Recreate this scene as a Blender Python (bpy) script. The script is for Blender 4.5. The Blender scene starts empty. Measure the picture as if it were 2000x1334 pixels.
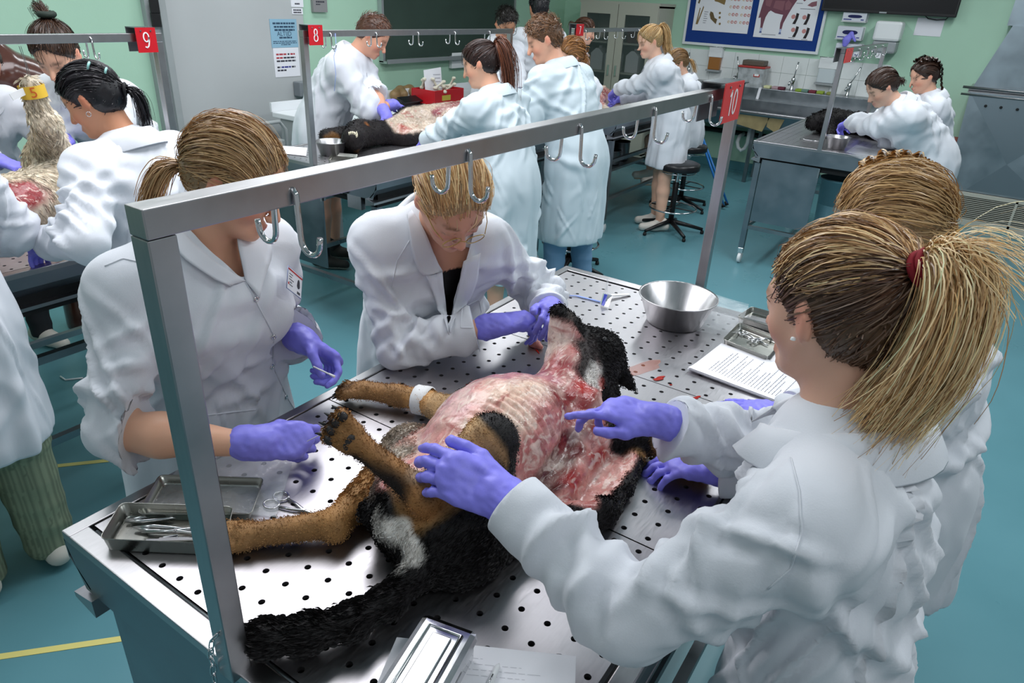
import bpy, bmesh, math, random
import numpy as np
from mathutils import Vector, Matrix
random.seed(7); RNG = np.random.default_rng(11)
scene = bpy.context.scene
COL = scene.collection
PI = math.pi

# ------------------------------------------------------------------ camera
F_PX = 1354.467
YAW, PITCH, ROLL = 0.5698, 0.4604, 0.0536
CAM = Vector((-0.355, -1.123, 1.815))
_f = Vector((math.cos(YAW)*math.cos(PITCH), math.sin(YAW)*math.cos(PITCH), -math.sin(PITCH)))
_r = Vector((math.sin(YAW), -math.cos(YAW), 0)); _u = _r.cross(_f)
_r, _u = _r*math.cos(ROLL)+_u*math.sin(ROLL), -_r*math.sin(ROLL)+_u*math.cos(ROLL)
cd = bpy.data.cameras.new('camera'); cam = bpy.data.objects.new('camera', cd); COL.objects.link(cam)
cd.sensor_fit = 'HORIZONTAL'; cd.sensor_width = 36.0; cd.lens = F_PX/2000*36; cd.clip_start = 0.02
M3 = Matrix((_r, _u, -_f)).transposed(); cam.matrix_world = Matrix.Translation(CAM) @ M3.to_4x4()
scene.camera = cam

# ------------------------------------------------------------------ world, exposure, room lamps
w = bpy.data.worlds.new('World'); scene.world = w; w.use_nodes = True
w.node_tree.nodes['Background'].inputs[0].default_value = (0.80, 0.88, 0.92, 1)
w.node_tree.nodes['Background'].inputs[1].default_value = 0.24
vs = scene.view_settings
vs.view_transform = 'Standard'; vs.look = 'None'; vs.gamma = 1.0; vs.use_curve_mapping = False
vs.exposure = 0.45
def area(name, loc, sx, sy, power, target=None, color=(1, 1, 1), spread=PI):
    l = bpy.data.lights.new(name, 'AREA'); l.shape = 'RECTANGLE'; l.size = sx; l.size_y = sy
    l.energy = power; l.color = color; l.spread = spread
    o = bpy.data.objects.new(name, l); COL.objects.link(o); o.location = loc
    d = Vector(target if target else (loc[0], loc[1], 0)) - Vector(loc)
    o.rotation_euler = d.to_track_quat('-Z', 'Y').to_euler()
    return o
COOL = (0.93, 0.97, 1.0)
# fluorescent ceiling lamps of the room, in rows
area('ceiling_lamp_main', (1.45, 1.05, 2.95), 2.2, 1.5, 54, None, (0.96, 0.96, 1.0))
area('ceiling_lamp_near', (-0.1, -1.9, 2.95), 1.5, 0.3, 11, None, COOL)
area('ceiling_lamp_left', (-0.9, 1.6, 2.95), 1.2, 0.3, 8, None, COOL)
area('ceiling_lamp_right', (2.4, -1.7, 2.95), 1.5, 0.3, 20, None, COOL)
area('ceiling_lamp_mid', (3.4, 1.5, 2.95), 1.5, 0.3, 15, None, COOL)
area('ceiling_lamp_aisle', (4.3, -0.6, 2.95), 1.5, 0.3, 24, None, COOL)
area('ceiling_lamp_back', (6.0, 1.4, 2.95), 1.5, 0.3, 18, None, COOL)
area('ceiling_lamp_back_right', (6.6, -0.9, 2.95), 1.5, 0.3, 20, None, COOL)
area('ceiling_lamp_wall', (3.6, 3.2, 2.95), 1.5, 0.3, 13, None, COOL)
area('ceiling_lamp_corner', (0.9, 3.1, 2.95), 1.5, 0.3, 11, None, COOL)

# ------------------------------------------------------------------ measuring helpers: where a sight line meets a plane of the room
def sight(px, py): return _f + _r*((px-1000)/F_PX) - _u*((py-667)/F_PX)
def at_x(px, py, x): d = sight(px, py); return CAM + d*((x-CAM.x)/d.x)
def at_y(px, py, y): d = sight(px, py); return CAM + d*((y-CAM.y)/d.y)
def at_z(px, py, z): d = sight(px, py); return CAM + d*((z-CAM.z)/d.z)

# ------------------------------------------------------------------ materials
def lin(c):
    if isinstance(c, str):
        c = [int(c[i:i+2], 16)/255 for i in (1, 3, 5)]
    return tuple((v/12.92 if v <= .04045 else ((v+.055)/1.055)**2.4) for v in c[:3])
MATS = {}
def mat(name, col='#ffffff', rough=.5, metal=0, noise=0, nscale=8, bump=0, bscale=60, vcol=False, spec=.5, sss=0, sheen=0, trans=0, alpha=1, ior=1.45, stretch=None, rvar=0, coat=0, detail=4, bdist=.01):
    if name in MATS: return MATS[name]
    m = bpy.data.materials.new(name); m.use_nodes = True; MATS[name] = m
    nt = m.node_tree; b = nt.nodes['Principled BSDF']; N = nt.nodes.new; L = nt.links.new
    c = lin(col); I = b.inputs
    I['Base Color'].default_value = (*c, 1); I['Roughness'].default_value = rough; I['Metallic'].default_value = metal
    I['Specular IOR Level'].default_value = spec; I['IOR'].default_value = ior
    if sss:
        I['Subsurface Weight'].default_value = sss; I['Subsurface Radius'].default_value = (.012, .005, .003); I['Subsurface Scale'].default_value = 1
    if sheen: I['Sheen Weight'].default_value = sheen
    if coat: I['Coat Weight'].default_value = coat; I['Coat Roughness'].default_value = .15
    if trans: I['Transmission Weight'].default_value = trans
    I['Alpha'].default_value = alpha
    tc = N('ShaderNodeTexCoord'); vec = tc.outputs['Object']
    if stretch:
        mp = N('ShaderNodeMapping'); mp.inputs['Scale'].default_value = stretch; L(vec, mp.inputs['Vector']); vec = mp.outputs['Vector']
    base = None
    if vcol:
        a = N('ShaderNodeVertexColor'); a.layer_name = 'Col'; base = a.outputs['Color']; L(base, I['Base Color'])
    if noise or rvar:
        n = N('ShaderNodeTexNoise'); n.inputs['Scale'].default_value = nscale; n.inputs['Detail'].default_value = detail; L(vec, n.inputs['Vector'])
        if noise:
            mr = N('ShaderNodeMapRange'); mr.inputs['From Min'].default_value = .3; mr.inputs['From Max'].default_value = .7
            mr.inputs['To Min'].default_value = 1-noise; mr.inputs['To Max'].default_value = 1+noise*.6
            L(n.outputs['Fac'], mr.inputs['Value'])
            mx = N('ShaderNodeMix'); mx.data_type = 'RGBA'; mx.blend_type = 'MULTIPLY'; mx.inputs[0].default_value = 1
            if base: L(base, mx.inputs[6])
            else: mx.inputs[6].default_value = (*c, 1)
            L(mr.outputs[0], mx.inputs[7]); L(mx.outputs[2], I['Base Color'])
        if rvar:
            m2 = N('ShaderNodeMapRange'); m2.inputs['From Min'].default_value = .3; m2.inputs['From Max'].default_value = .7
            m2.inputs['To Min'].default_value = max(.03, rough-rvar); m2.inputs['To Max'].default_value = rough+rvar
            L(n.outputs['Fac'], m2.inputs['Value']); L(m2.outputs[0], I['Roughness'])
    if bump:
        n2 = N('ShaderNodeTexNoise'); n2.inputs['Scale'].default_value = bscale; n2.inputs['Detail'].default_value = 3; L(vec, n2.inputs['Vector'])
        bp = N('ShaderNodeBump'); bp.inputs['Strength'].default_value = bump; bp.inputs['Distance'].default_value = bdist
        L(n2.outputs['Fac'], bp.inputs['Height']); L(bp.outputs['Normal'], I['Normal'])
    return m
mat('steel', '#b0aeb0', .30, 1, noise=.05, nscale=30, rvar=.02, bump=0, bscale=160, stretch=(1, 6, 1))
mat('steel_dark', '#8f9498', .34, 1, noise=.12, nscale=9, rvar=.08)
mat('steel_plate', '#8a9299', .38, 1, noise=.10, nscale=6, rvar=.08)
mat('chrome', '#d8d8da', .12, 1)
mat('galvanised', '#93a0a8', .45, .85, noise=.14, nscale=5, rvar=.12)
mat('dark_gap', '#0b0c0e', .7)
mat('black_plastic', '#141416', .38)
mat('black_vinyl', '#1d1c1f', .32, bump=.05, bscale=120)
mat('black_rubber', '#121212', .6)
mat('white_plastic', '#e9ebec', .35)
mat('grey_plastic', '#9a9fa2', .4)
mat('grey_box', '#7d8388', .4, noise=.06)
mat('sign_red', '#c41221', .42)
mat('sign_red_pale', '#d23a3a', .42)
mat('white_paint', '#f2f2f2', .45)
mat('paper', '#f1f0f5', .7)
mat('ink', '#3a3a44', .7)
mat('floor_vinyl', '#5b8d97', .32, noise=.05, nscale=2.2, rvar=.07, detail=6, bump=.015, bscale=25, spec=.45)
mat('floor_line', '#d9cf7c', .5)
mat('wall_green', '#aed3bb', .6, noise=.03, nscale=2, bump=.03, bscale=90)
mat('wall_tile', '#e3e7e6', .3)
mat('baseboard', '#4a7f88', .4)
mat('ceiling_white', '#e8eae8', .8)
mat('door_grey', '#b7babb', .5, noise=.04, nscale=2)
mat('frame_grey', '#9ea3a4', .45, noise=.05)
mat('coat', '#dcdfe6', .78, bump=.10, bscale=420, sheen=.15, spec=.25, bdist=.003)
mat('coat_old', '#cddae1', .78, bump=.12, bscale=380, sheen=.15, spec=.25, bdist=.003)
mat('skin', '#e8b69c', .45, vcol=True, sss=.12, bump=.05, bscale=300, spec=.4, bdist=.002)
mat('hair', '#8a6a48', .38, vcol=True, spec=.55)
mat('glove', '#8985ec', .45, noise=.07, nscale=40, bump=.10, bscale=110, spec=.45, bdist=.004)
mat('cloth', '#5d7894', .8, vcol=True, bump=.15, bscale=300, bdist=.003)
mat('shoe', '#e6e0d8', .6, vcol=True, bump=.05, bscale=200)
mat('black_top', '#17171a', .8)
mat('glass', '#e8f2ee', .04, trans=1.0, ior=1.45)
mat('clear_film', '#f2f6fa', .08, alpha=.22, spec=.9, bump=.8, bscale=28, bdist=.02)

def cloth_bump(m, scale=9, dist=.018, st=.7):
    nt = MATS[m].node_tree; b = nt.nodes['Principled BSDF']; n = nt.nodes.new('ShaderNodeTexNoise'); n.noise_type = 'RIDGED_MULTIFRACTAL'; n.inputs['Scale'].default_value = scale; n.inputs['Detail'].default_value = 2.0; n.inputs['Distortion'].default_value = .6
    tc = nt.nodes.new('ShaderNodeTexCoord'); mp = nt.nodes.new('ShaderNodeMapping'); mp.inputs['Scale'].default_value = (1, 1, .55); nt.links.new(tc.outputs['Object'], mp.inputs['Vector']); nt.links.new(mp.outputs['Vector'], n.inputs['Vector'])
    bp = nt.nodes.new('ShaderNodeBump'); bp.inputs['Strength'].default_value = st; bp.inputs['Distance'].default_value = dist; nt.links.new(n.outputs['Fac'], bp.inputs['Height'])
    old = b.inputs['Normal'].links[0].from_socket if b.inputs['Normal'].links else None
    if old: nt.links.new(old, bp.inputs['Normal'])
    nt.links.new(bp.outputs['Normal'], b.inputs['Normal'])
cloth_bump('coat'); cloth_bump('coat_old')
# ------------------------------------------------------------------ mesh building
class MB:
    def __init__(s): s.v = []; s.f = []; s.sm = []
    def add(s, vs, fs, smooth=False):
        o = len(s.v); s.v += [tuple(v) for v in vs]; s.f += [tuple(i+o for i in f) for f in fs]; s.sm += [smooth]*len(fs); return s
    def box(s, lo, hi, b=0.0):
        (x0, y0, z0), (x1, y1, z1) = lo, hi
        x0, x1 = min(x0, x1), max(x0, x1); y0, y1 = min(y0, y1), max(y0, y1); z0, z1 = min(z0, z1), max(z0, z1)
        if b <= 0:
            v = [(x0,y0,z0),(x1,y0,z0),(x1,y1,z0),(x0,y1,z0),(x0,y0,z1),(x1,y0,z1),(x1,y1,z1),(x0,y1,z1)]
            return s.add(v, [(0,3,2,1),(4,5,6,7),(0,1,5,4),(1,2,6,5),(2,3,7,6),(3,0,4,7)])
        bm = bmesh.new(); bmesh.ops.create_cube(bm, size=1)
        for q in bm.verts: q.co = Vector(((x0+x1)/2+q.co.x*(x1-x0), (y0+y1)/2+q.co.y*(y1-y0), (z0+z1)/2+q.co.z*(z1-z0)))
        b = min(b, .49*min(x1-x0, y1-y0, z1-z0))
        bmesh.ops.bevel(bm, geom=bm.edges[:], offset=b, segments=2, affect='EDGES', profile=.5)
        return s.bm(bm)
    def bm(s, bm, smooth=False):
        bm.verts.index_update()
        s.add([v.co[:] for v in bm.verts], [[v.index for v in f.verts] for f in bm.faces], smooth); bm.free(); return s
    def obox(s, a, b_, up, wd, ht):
        """bar from a to b_: width wd sideways, height ht along up"""
        a = Vector(a); b_ = Vector(b_); d = (b_-a).normalized(); up = Vector(up); sd = d.cross(up).normalized(); up = sd.cross(d).normalized()
        v = []
        for p in (a, b_):
            for i, j in ((-1,-1),(1,-1),(1,1),(-1,1)): v.append(p+sd*(wd/2*i)+up*(ht/2*j))
        return s.add(v, [(3,2,1,0),(4,5,6,7),(0,1,5,4),(1,2,6,5),(2,3,7,6),(3,0,4,7)])
    def tube(s, pts, r, n=8, caps=True, closed=False):
        pts = [Vector(p) for p in pts]; m = len(pts)
        rs = r if isinstance(r, (list, tuple)) else [r]*m
        rings = []; nrm = None
        for i, p in enumerate(pts):
            if closed: t = (pts[(i+1) % m]-pts[i-1])
            else: t = (pts[min(i+1, m-1)]-pts[max(i-1, 0)])
            t.normalize()
            if nrm is None:
                nrm = t.orthogonal().normalized()
            nrm = (nrm-t*nrm.dot(t)).normalized(); bn = t.cross(nrm)
            rings.append([p+(nrm*math.cos(2*PI*k/n)+bn*math.sin(2*PI*k/n))*rs[i] for k in range(n)])
        v = [q for ring in rings for q in ring]; f = []
        for i in range(m if closed else m-1):
            j = (i+1) % m
            for k in range(n): f.append((i*n+k, i*n+(k+1) % n, j*n+(k+1) % n, j*n+k))
        s.add(v, f, True)
        if caps and not closed:
            o = len(s.v)-len(v); s.f.append(tuple(o+k for k in reversed(range(n)))); s.sm.append(False)
            s.f.append(tuple(o+(m-1)*n+k for k in range(n))); s.sm.append(False)
        return s
    def lathe(s, prof, c=(0, 0, 0), n=24, caps=False):
        """prof: (r, z) pairs"""
        c = Vector(c); v = []; f = []; m = len(prof)
        for r, z in prof:
            for k in range(n): v.append(c+Vector((r*math.cos(2*PI*k/n), r*math.sin(2*PI*k/n), z)))
        for i in range(m-1):
            for k in range(n): f.append((i*n+k, i*n+(k+1) % n, (i+1)*n+(k+1) % n, (i+1)*n+k))
        s.add(v, f, True)
        if caps:
            o = len(s.v)-len(v)
            s.f.append(tuple(o+k for k in reversed(range(n)))); s.sm.append(False)
            s.f.append(tuple(o+(m-1)*n+k for k in range(n))); s.sm.append(False)
        return s
    def prism(s, poly, axis, a, b):
        """extrude a 2-D polygon; axis = 0,1,2 is the extrusion axis"""
        n = len(poly); v = []
        for w_ in (a, b):
            for p in poly:
                q = list(p); q.insert(axis, w_); v.append(tuple(q))
        f = [tuple(range(n)), tuple(range(2*n-1, n-1, -1))]
        for k in range(n): f.append((k, k+n, (k+1) % n+n, (k+1) % n))
        return s.add(v, f)
    def frame(s, o, ex, ey, ez):
        """map the points collected so far from local axes to a frame"""
        o, ex, ey, ez = map(Vector, (o, ex, ey, ez))
        s.v = [tuple(o+ex*v[0]+ey*v[1]+ez*v[2]) for v in s.v]; return s
    def build(s, name, m, parent=None, **kw):
        return mesh_obj(name, s.v, s.f, m, parent, smooth=s.sm, **kw)
def mesh_obj(name, v, f, m, parent=None, smooth=None, cols=None, world=True, fix=True):
    me = bpy.data.meshes.new(name)
    off = parent_world(parent) if (parent and world) else None
    if isinstance(v, np.ndarray):
        if off is not None: v = v - np.array(off.translation)
        nv = len(v); f = np.asarray(f, dtype=np.int32); nf, k = f.shape
        me.vertices.add(nv); me.vertices.foreach_set('co', np.ascontiguousarray(v, dtype=np.float32).ravel())
        me.loops.add(nf*k); me.loops.foreach_set('vertex_index', f.ravel())
        me.polygons.add(nf); me.polygons.foreach_set('loop_start', np.arange(0, nf*k, k, dtype=np.int32))
        me.polygons.foreach_set('loop_total', np.full(nf, k, dtype=np.int32)); me.update(calc_edges=True)
        me.polygons.foreach_set('use_smooth', np.ones(nf, dtype=bool) if smooth is None else np.asarray(smooth, dtype=bool))
    else:
        if off is not None:
            t = off.translation; v = [(a-t.x, b-t.y, c-t.z) for a, b, c in v]
        me.from_pydata(v, [], f)
        if smooth is not None: me.polygons.foreach_set('use_smooth', np.asarray(smooth, dtype=bool))
        if fix:
            bm = bmesh.new(); bm.from_mesh(me); bmesh.ops.recalc_face_normals(bm, faces=bm.faces[:]); bm.to_mesh(me); bm.free()
    if cols is not None:
        a = me.color_attributes.new('Col', 'FLOAT_COLOR', 'POINT')
        c4 = np.ones((len(v), 4), dtype=np.float32); c4[:, :3] = cols; a.data.foreach_set('color', c4.ravel())
    if m: me.materials.append(MATS[m] if isinstance(m, str) else m)
    o = bpy.data.objects.new(name, me); COL.objects.link(o)
    if parent: o.parent = parent
    return o
def parent_world(p):
    M = Matrix.Translation(p.location) if p.type == 'EMPTY' or True else p.matrix_world
    q = p.parent
    while q: M = Matrix.Translation(q.location) @ M; q = q.parent
    return M
def tag(o, label=None, cat=None, group=None, kind=None):
    if label: o['label'] = label
    if cat: o['category'] = cat
    if group: o['group'] = group
    if kind: o['kind'] = kind
    return o
def thing(name, label, cat, loc=(0, 0, 0), group=None):
    o = bpy.data.objects.new(name, None); COL.objects.link(o); o.location = loc; o.empty_display_size = .1
    return tag(o, label, cat, group)
def struct(name, mb, m, parent=None):
    o = mb.build(name, m, parent)
    if not parent: o['kind'] = 'structure'
    return o
def copy_tree(o, parent=None, delta=None):
    c = o.copy(); COL.objects.link(c); c.parent = parent
    if delta: c.location = Vector(o.location)+Vector(delta)
    for ch in o.children: copy_tree(ch, c)
    return c
_txt = {}
def text_mesh(s, size):
    cu = bpy.data.curves.new('t', 'FONT'); cu.body = s; cu.size = size; cu.align_x = 'CENTER'; cu.align_y = 'CENTER'; cu.resolution_u = 3
    o = bpy.data.objects.new('t', cu); COL.objects.link(o); dg = bpy.context.evaluated_depsgraph_get()
    me = o.evaluated_get(dg).to_mesh(); v = [q.co[:] for q in me.vertices]; f = [tuple(p.vertices) for p in me.polygons]
    o.evaluated_get(dg).to_mesh_clear(); bpy.data.objects.remove(o); bpy.data.curves.remove(cu); return v, f
def text(s, size, o, ex, ey, m, parent, name='lettering', lift=.0008, sx=1.0):
    """flat lettering centred at o in the plane ex, ey"""
    key = (s, size)
    if key not in _txt: _txt[key] = text_mesh(s, size)
    v, f = _txt[key]; ex = Vector(ex).normalized(); ey = Vector(ey).normalized(); n = ex.cross(ey); o = Vector(o)+n*lift
    return mesh_obj(name, [tuple(o+ex*(p[0]*sx)+ey*p[1]) for p in v], f, m, parent, fix=False)

# ------------------------------------------------------------------ implicit surfaces (smooth unions, one continuous mesh)
def V3(p): return np.array(p, dtype=np.float64)
def nrm(v): v = V3(v); return v/np.linalg.norm(v)
class Field:
    def __init__(s, h): s.ops = []; s.h = h
    def _op(s, fn, lo, hi, k, mode='u'): s.ops.append((fn, V3(lo), V3(hi), k, mode)); return s
    def cone(s, a, b, ra, rb, k=.02, flat=None, fs=1.0, mode='u'):
        """tapered round limb a-b; flat = axis along which the section is scaled by fs"""
        a, b = V3(a), V3(b); ab = b-a; L2 = max(ab@ab, 1e-12); R = max(ra, rb)*max(1, fs)
        if flat is not None: flat = nrm(flat)
        def fn(P):
            d = P-a; t = np.clip((d@ab)/L2, 0, 1); q = d-t[..., None]*ab
            if flat is not None:
                c = q@flat; l2 = (q*q).sum(-1)-c*c+(c/fs)**2; l = np.sqrt(np.maximum(l2, 0))
                return (l-(ra+(rb-ra)*t))*(min(fs, 1.0) if fs < 1 else 1.0)
            return np.sqrt((q*q).sum(-1))-(ra+(rb-ra)*t)
        return s._op(fn, np.minimum(a, b)-R, np.maximum(a, b)+R, k, mode)
    def chain(s, pts, rs, k=.02, **kw):
        for i in range(len(pts)-1): s.cone(pts[i], pts[i+1], rs[i], rs[i+1], k, **kw)
        return s
    def ell(s, c, r, axes=None, k=.02, mode='u'):
        c = V3(c); r = V3(r); A = np.eye(3) if axes is None else np.array([nrm(a) for a in axes])
        ext = np.sqrt(((A*r[:, None])**2).sum(0))
        def fn(P):
            q = (P-c)@A.T; k0 = np.sqrt(((q/r)**2).sum(-1)); k1 = np.sqrt(((q/(r*r))**2).sum(-1))
            return np.where(k1 > 1e-9, k0*(k0-1)/np.maximum(k1, 1e-9), -r.min())
        return s._op(fn, c-ext, c+ext, k, mode)
    def box(s, c, half, axes=None, rd=.01, k=.01, mode='u'):
        c = V3(c); hf = V3(half); A = np.eye(3) if axes is None else np.array([nrm(a) for a in axes]); ext = (np.abs(A)*hf[:, None]).sum(0)
        def fn(P):
            q = np.abs((P-c)@A.T)-(hf-rd); return np.sqrt((np.maximum(q, 0)**2).sum(-1))+np.minimum(q.max(-1), 0)-rd
        return s._op(fn, c-ext, c+ext, k, mode)
    def cut(s, p, n, k=.004):
        """remove what lies on the side n of the plane through p"""
        p = V3(p); n = nrm(n)
        return s._op(lambda P: -((P-p)@n), None, None, k, 's') if False else s._op(lambda P: (P-p)@n, [-99]*3, [99]*3, k, 'i')
    def mesh(s, lo=None, hi=None):
        h = s.h
        U = [o for o in s.ops if o[4] == 'u']
        if lo is None: lo = np.min([o[1] for o in U], 0); hi = np.max([o[2] for o in U], 0)
        lo = V3(lo)-3*h; n = np.ceil((V3(hi)+3*h-lo)/h).astype(int)+1
        D = np.full(n, 9.0, dtype=np.float32)
        ax = [lo[i]+h*np.arange(n[i]) for i in range(3)]
        for fn, a, b, k, mode in s.ops:
            pad = k+2.5*h
            i0 = np.clip(np.floor((a-pad-lo)/h).astype(int), 0, n); i1 = np.clip(np.ceil((b+pad-lo)/h).astype(int)+1, 0, n)
            if (i1 <= i0).any(): continue
            sl = tuple(slice(i0[j], i1[j]) for j in range(3))
            P = np.stack(np.meshgrid(*[ax[j][sl[j]] for j in range(3)], indexing='ij'), -1)
            d = fn(P); c = D[sl]
            if mode == 'u':
                m = np.maximum(k-np.abs(c-d), 0)/k; D[sl] = np.minimum(c, d)-m*m*k*.25
            elif mode == 's':
                d = -d; m = np.maximum(k-np.abs(c-d), 0)/k; D[sl] = np.maximum(c, d)+m*m*k*.25
            else:
                m = np.maximum(k-np.abs(c-d), 0)/k; D[sl] = np.maximum(c, d)+m*m*k*.25
        return surface_net(D, lo, h)
def surface_net(D, lo, h):
    S = D < 0; nx, ny, nz = D.shape
    c = S[:-1, :-1, :-1].astype(np.int8)
    tot = np.zeros((nx-1, ny-1, nz-1), np.int8)
    for i in (0, 1):
        for j in (0, 1):
            for k in (0, 1): tot += S[i:nx-1+i, j:ny-1+j, k:nz-1+k]
    act = (tot > 0) & (tot < 8); I = np.argwhere(act); ids = np.full(act.shape, -1, np.int32); ids[act] = np.arange(len(I))
    corner = {}
    for i in (0, 1):
        for j in (0, 1):
            for k in (0, 1): corner[i, j, k] = D[I[:, 0]+i, I[:, 1]+j, I[:, 2]+k].astype(np.float64)
    acc = np.zeros((len(I), 3)); cnt = np.zeros(len(I))
    for a in range(3):
        o = [x for x in range(3) if x != a]
        for u in (0, 1):
            for v_ in (0, 1):
                c0 = [0, 0, 0]; c0[o[0]] = u; c0[o[1]] = v_; c1 = list(c0); c1[a] = 1
                d0 = corner[tuple(c0)]; d1 = corner[tuple(c1)]; m = (d0 < 0) != (d1 < 0)
                t = np.where(m, d0/np.where(m, d0-d1, 1), 0)
                p = np.zeros((len(I), 3)); p[:, o[0]] = u; p[:, o[1]] = v_; p[:, a] = t
                acc += p*m[:, None]; cnt += m
    vert = lo+h*(I+acc/np.maximum(cnt, 1)[:, None])
    quads = []
    for a in range(3):
        o = [x for x in range(3) if x != a]
        sl0 = [slice(None)]*3; sl1 = [slice(None)]*3; sl0[a] = slice(0, -1); sl1[a] = slice(1, None)
        s0 = S[tuple(sl0)]; s1 = S[tuple(sl1)]; E = np.argwhere(s0 != s1)
        E = E[(E[:, o[0]] > 0) & (E[:, o[1]] > 0) & (E[:, o[0]] < D.shape[o[0]]-1) & (E[:, o[1]] < D.shape[o[1]]-1)]
        if not len(E): continue
        def cid(du, dv):
            q = E.copy(); q[:, o[0]] += du; q[:, o[1]] += dv; return ids[q[:, 0], q[:, 1], q[:, 2]]
        q = np.stack([cid(-1, -1), cid(0, -1), cid(0, 0), cid(-1, 0)], 1)
        fl = s0[E[:, 0], E[:, 1], E[:, 2]]
        if a == 1: fl = ~fl
        q[~fl] = q[~fl][:, ::-1]; quads.append(q)
    Q = np.concatenate(quads)
    return vert, Q
def vnormals(v, q):
    n = np.zeros_like(v); fn = np.cross(v[q[:, 2]]-v[q[:, 0]], v[q[:, 3]]-v[q[:, 1]])
    for k in range(4): np.add.at(n, q[:, k], fn)
    return n/np.maximum(np.linalg.norm(n, axis=1), 1e-12)[:, None]
def relax(v, q, it=1, lam=.5):
    for _ in range(it):
        s = np.zeros_like(v); c = np.zeros(len(v))
        for k in range(4):
            a, b = q[:, k], q[:, (k+1) % 4]
            np.add.at(s, a, v[b]); np.add.at(s, b, v[a]); np.add.at(c, a, 1); np.add.at(c, b, 1)
        v = v+lam*(s/np.maximum(c, 1)[:, None]-v)
    return v
_ph = np.random.default_rng(5).uniform(0, 6.28, (64, 3)); _dr = np.random.default_rng(6).normal(size=(64, 3)); _dr /= np.linalg.norm(_dr, axis=1)[:, None]
def wob(P, f, seed=0, n=7):
    """smooth pseudo noise in about -1..1"""
    o = np.zeros(P.shape[:-1])
    for i in range(n):
        j = (i+seed*7) % 64; o += np.sin((P@_dr[j])*f*(.7+.09*i)+_ph[j, 0]+1.3*np.sin((P@_dr[(j+11) % 64])*f*.45+_ph[j, 1]))
    return o/n*1.6

# ================================================================== the room
XW, YW = 8.5, 4.0           # far wall, chalkboard wall
struct('floor', MB().box((-3.2, -4.2, -.1), (XW+.2, YW+.2, 0)), 'floor_vinyl')
struct('wall_left', MB().box((-3.2, YW, 0), (XW+.2, YW+.15, 3.2)), 'wall_green')
struct('wall_back', MB().box((XW, -4.2, 0), (XW+.15, YW, 3.2)), 'wall_green')
struct('ceiling', MB().box((-3.2, -4.2, 3.2), (XW+.2, YW+.2, 3.3)), 'ceiling_white')
struct('baseboard_back', MB().box((XW-.015, -4.2, 0), (XW, YW, .12)).box((XW-.04, -4.2, 0), (XW-.015, YW, .02)), 'baseboard')
struct('baseboard_left', MB().box((-3.2, YW-.015, 0), (2.7, YW, .12)).box((4.1, YW-.015, 0), (XW-.015, YW, .12)), 'baseboard')
# yellow floor lines
for n, (a, b) in enumerate((((0, 922), (255, 895)), ((0, 1283), (190, 1255)))):
    p, q = at_z(*a, 0), at_z(*b, 0); d = (q-p).normalized(); p = p-d*1.2; q = q+d*(.22 if n else .9)
    o = MB().obox((p.x, p.y, .0008), (q.x, q.y, .0008), (0, 0, 1), .022, .0016).build('trim_%d' % (n+1), 'floor_line'); o['kind'] = 'structure'
mat('floor_speck', '#3a2b22', .7)
# tile splash back behind the sink, with the joints between the tiles cut
tl, tr = 2.46, -.06
ts = tag(bpy.data.objects.new('trim_3', None), kind='structure'); COL.objects.link(ts); ts.location = (XW, 0, 0)
ny, nz = 9, 2; ty = (tl-tr)/ny; z0, z1 = 1.0, 1.36; tz = (z1-z0)/nz; g = .0012
tile = MB().box((-.012, g, g), (0, ty-g, tz-g)).build('tile', 'wall_tile', ts, world=False)
for i in range(ny):
    for j in range(nz):
        o = tile if (i == 0 and j == 0) else tile.copy()
        if o is not tile: COL.objects.link(o)
        o.parent = ts; o.location = (0, tr+i*ty, z0+j*tz)

# ---- door in the left wall
d0, d1 = 2.76, 4.03
dr = tag(bpy.data.objects.new('door_1', None), kind='structure'); COL.objects.link(dr); dr.location = (d0, YW, 0)
MB().box((d0+.02, YW-.03, .01), (d1+.01, YW+.02, 2.6)).build('door_leaf', 'door_grey', dr)
MB().box((d0-.12, YW-.05, 0), (d0+.02, YW, 2.7)).box((d0-.12, YW-.05, 2.6), (d1+.14, YW, 2.72)).box((d0-.03, YW-.075, 0), (d0+.02, YW-.05, 2.62)).build('door_frame', 'frame_grey', dr)
for px, py in ((301, 12), (304, 39)):
    p = at_y(px, py, YW-.08); MB().box((p.x-.03, YW-.085, p.z-.045), (p.x+.035, YW-.073, p.z+.045)).build('hinge_pad', 'black_plastic', dr)
p = at_y(588, 173, YW-.06)
hb = MB().box((p.x-.06, YW-.12, p.z-.06), (p.x+.10, YW-.03, p.z+.06), .008).build('door_latch', 'grey_box', dr)
MB().box((p.x-.02, YW-.126, p.z-.05), (p.x+.09, YW-.119, p.z+.05)).build('latch_recess', 'black_plastic', hb)
# railing of a trolley standing in front of the door
h1 = thing('trolley', 'grey steel trolley push handle in front of the grey door', 'trolley', (2.45, 3.3, 0))
hp = at_y(556, 236, 3.3); hx = hp.x
MB().tube([(hx-.45, 3.3, 0.1), (hx-.45, 3.3, hp.z-.06), (hx-.40, 3.3, hp.z), (hx-.05, 3.3, hp.z), (hx, 3.3, hp.z-.06), (hx, 3.3, .1)], .014, 8).build('push_handle', 'frame_grey', h1)
MB().box((hx-.47, 3.3, .72), (hx+.02, 3.75, .75)).build('tray_shelf', 'frame_grey', h1); MB().box((hx-.47, 3.3, .14), (hx+.02, 3.75, .17)).build('tray_shelf', 'frame_grey', h1)
for x in (hx-.45, hx):
    for y in (3.32, 3.73): MB().box((x-.012, y-.02, 0), (x+.012, y+.02, .1)).build('caster', 'black_rubber', h1)

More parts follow.
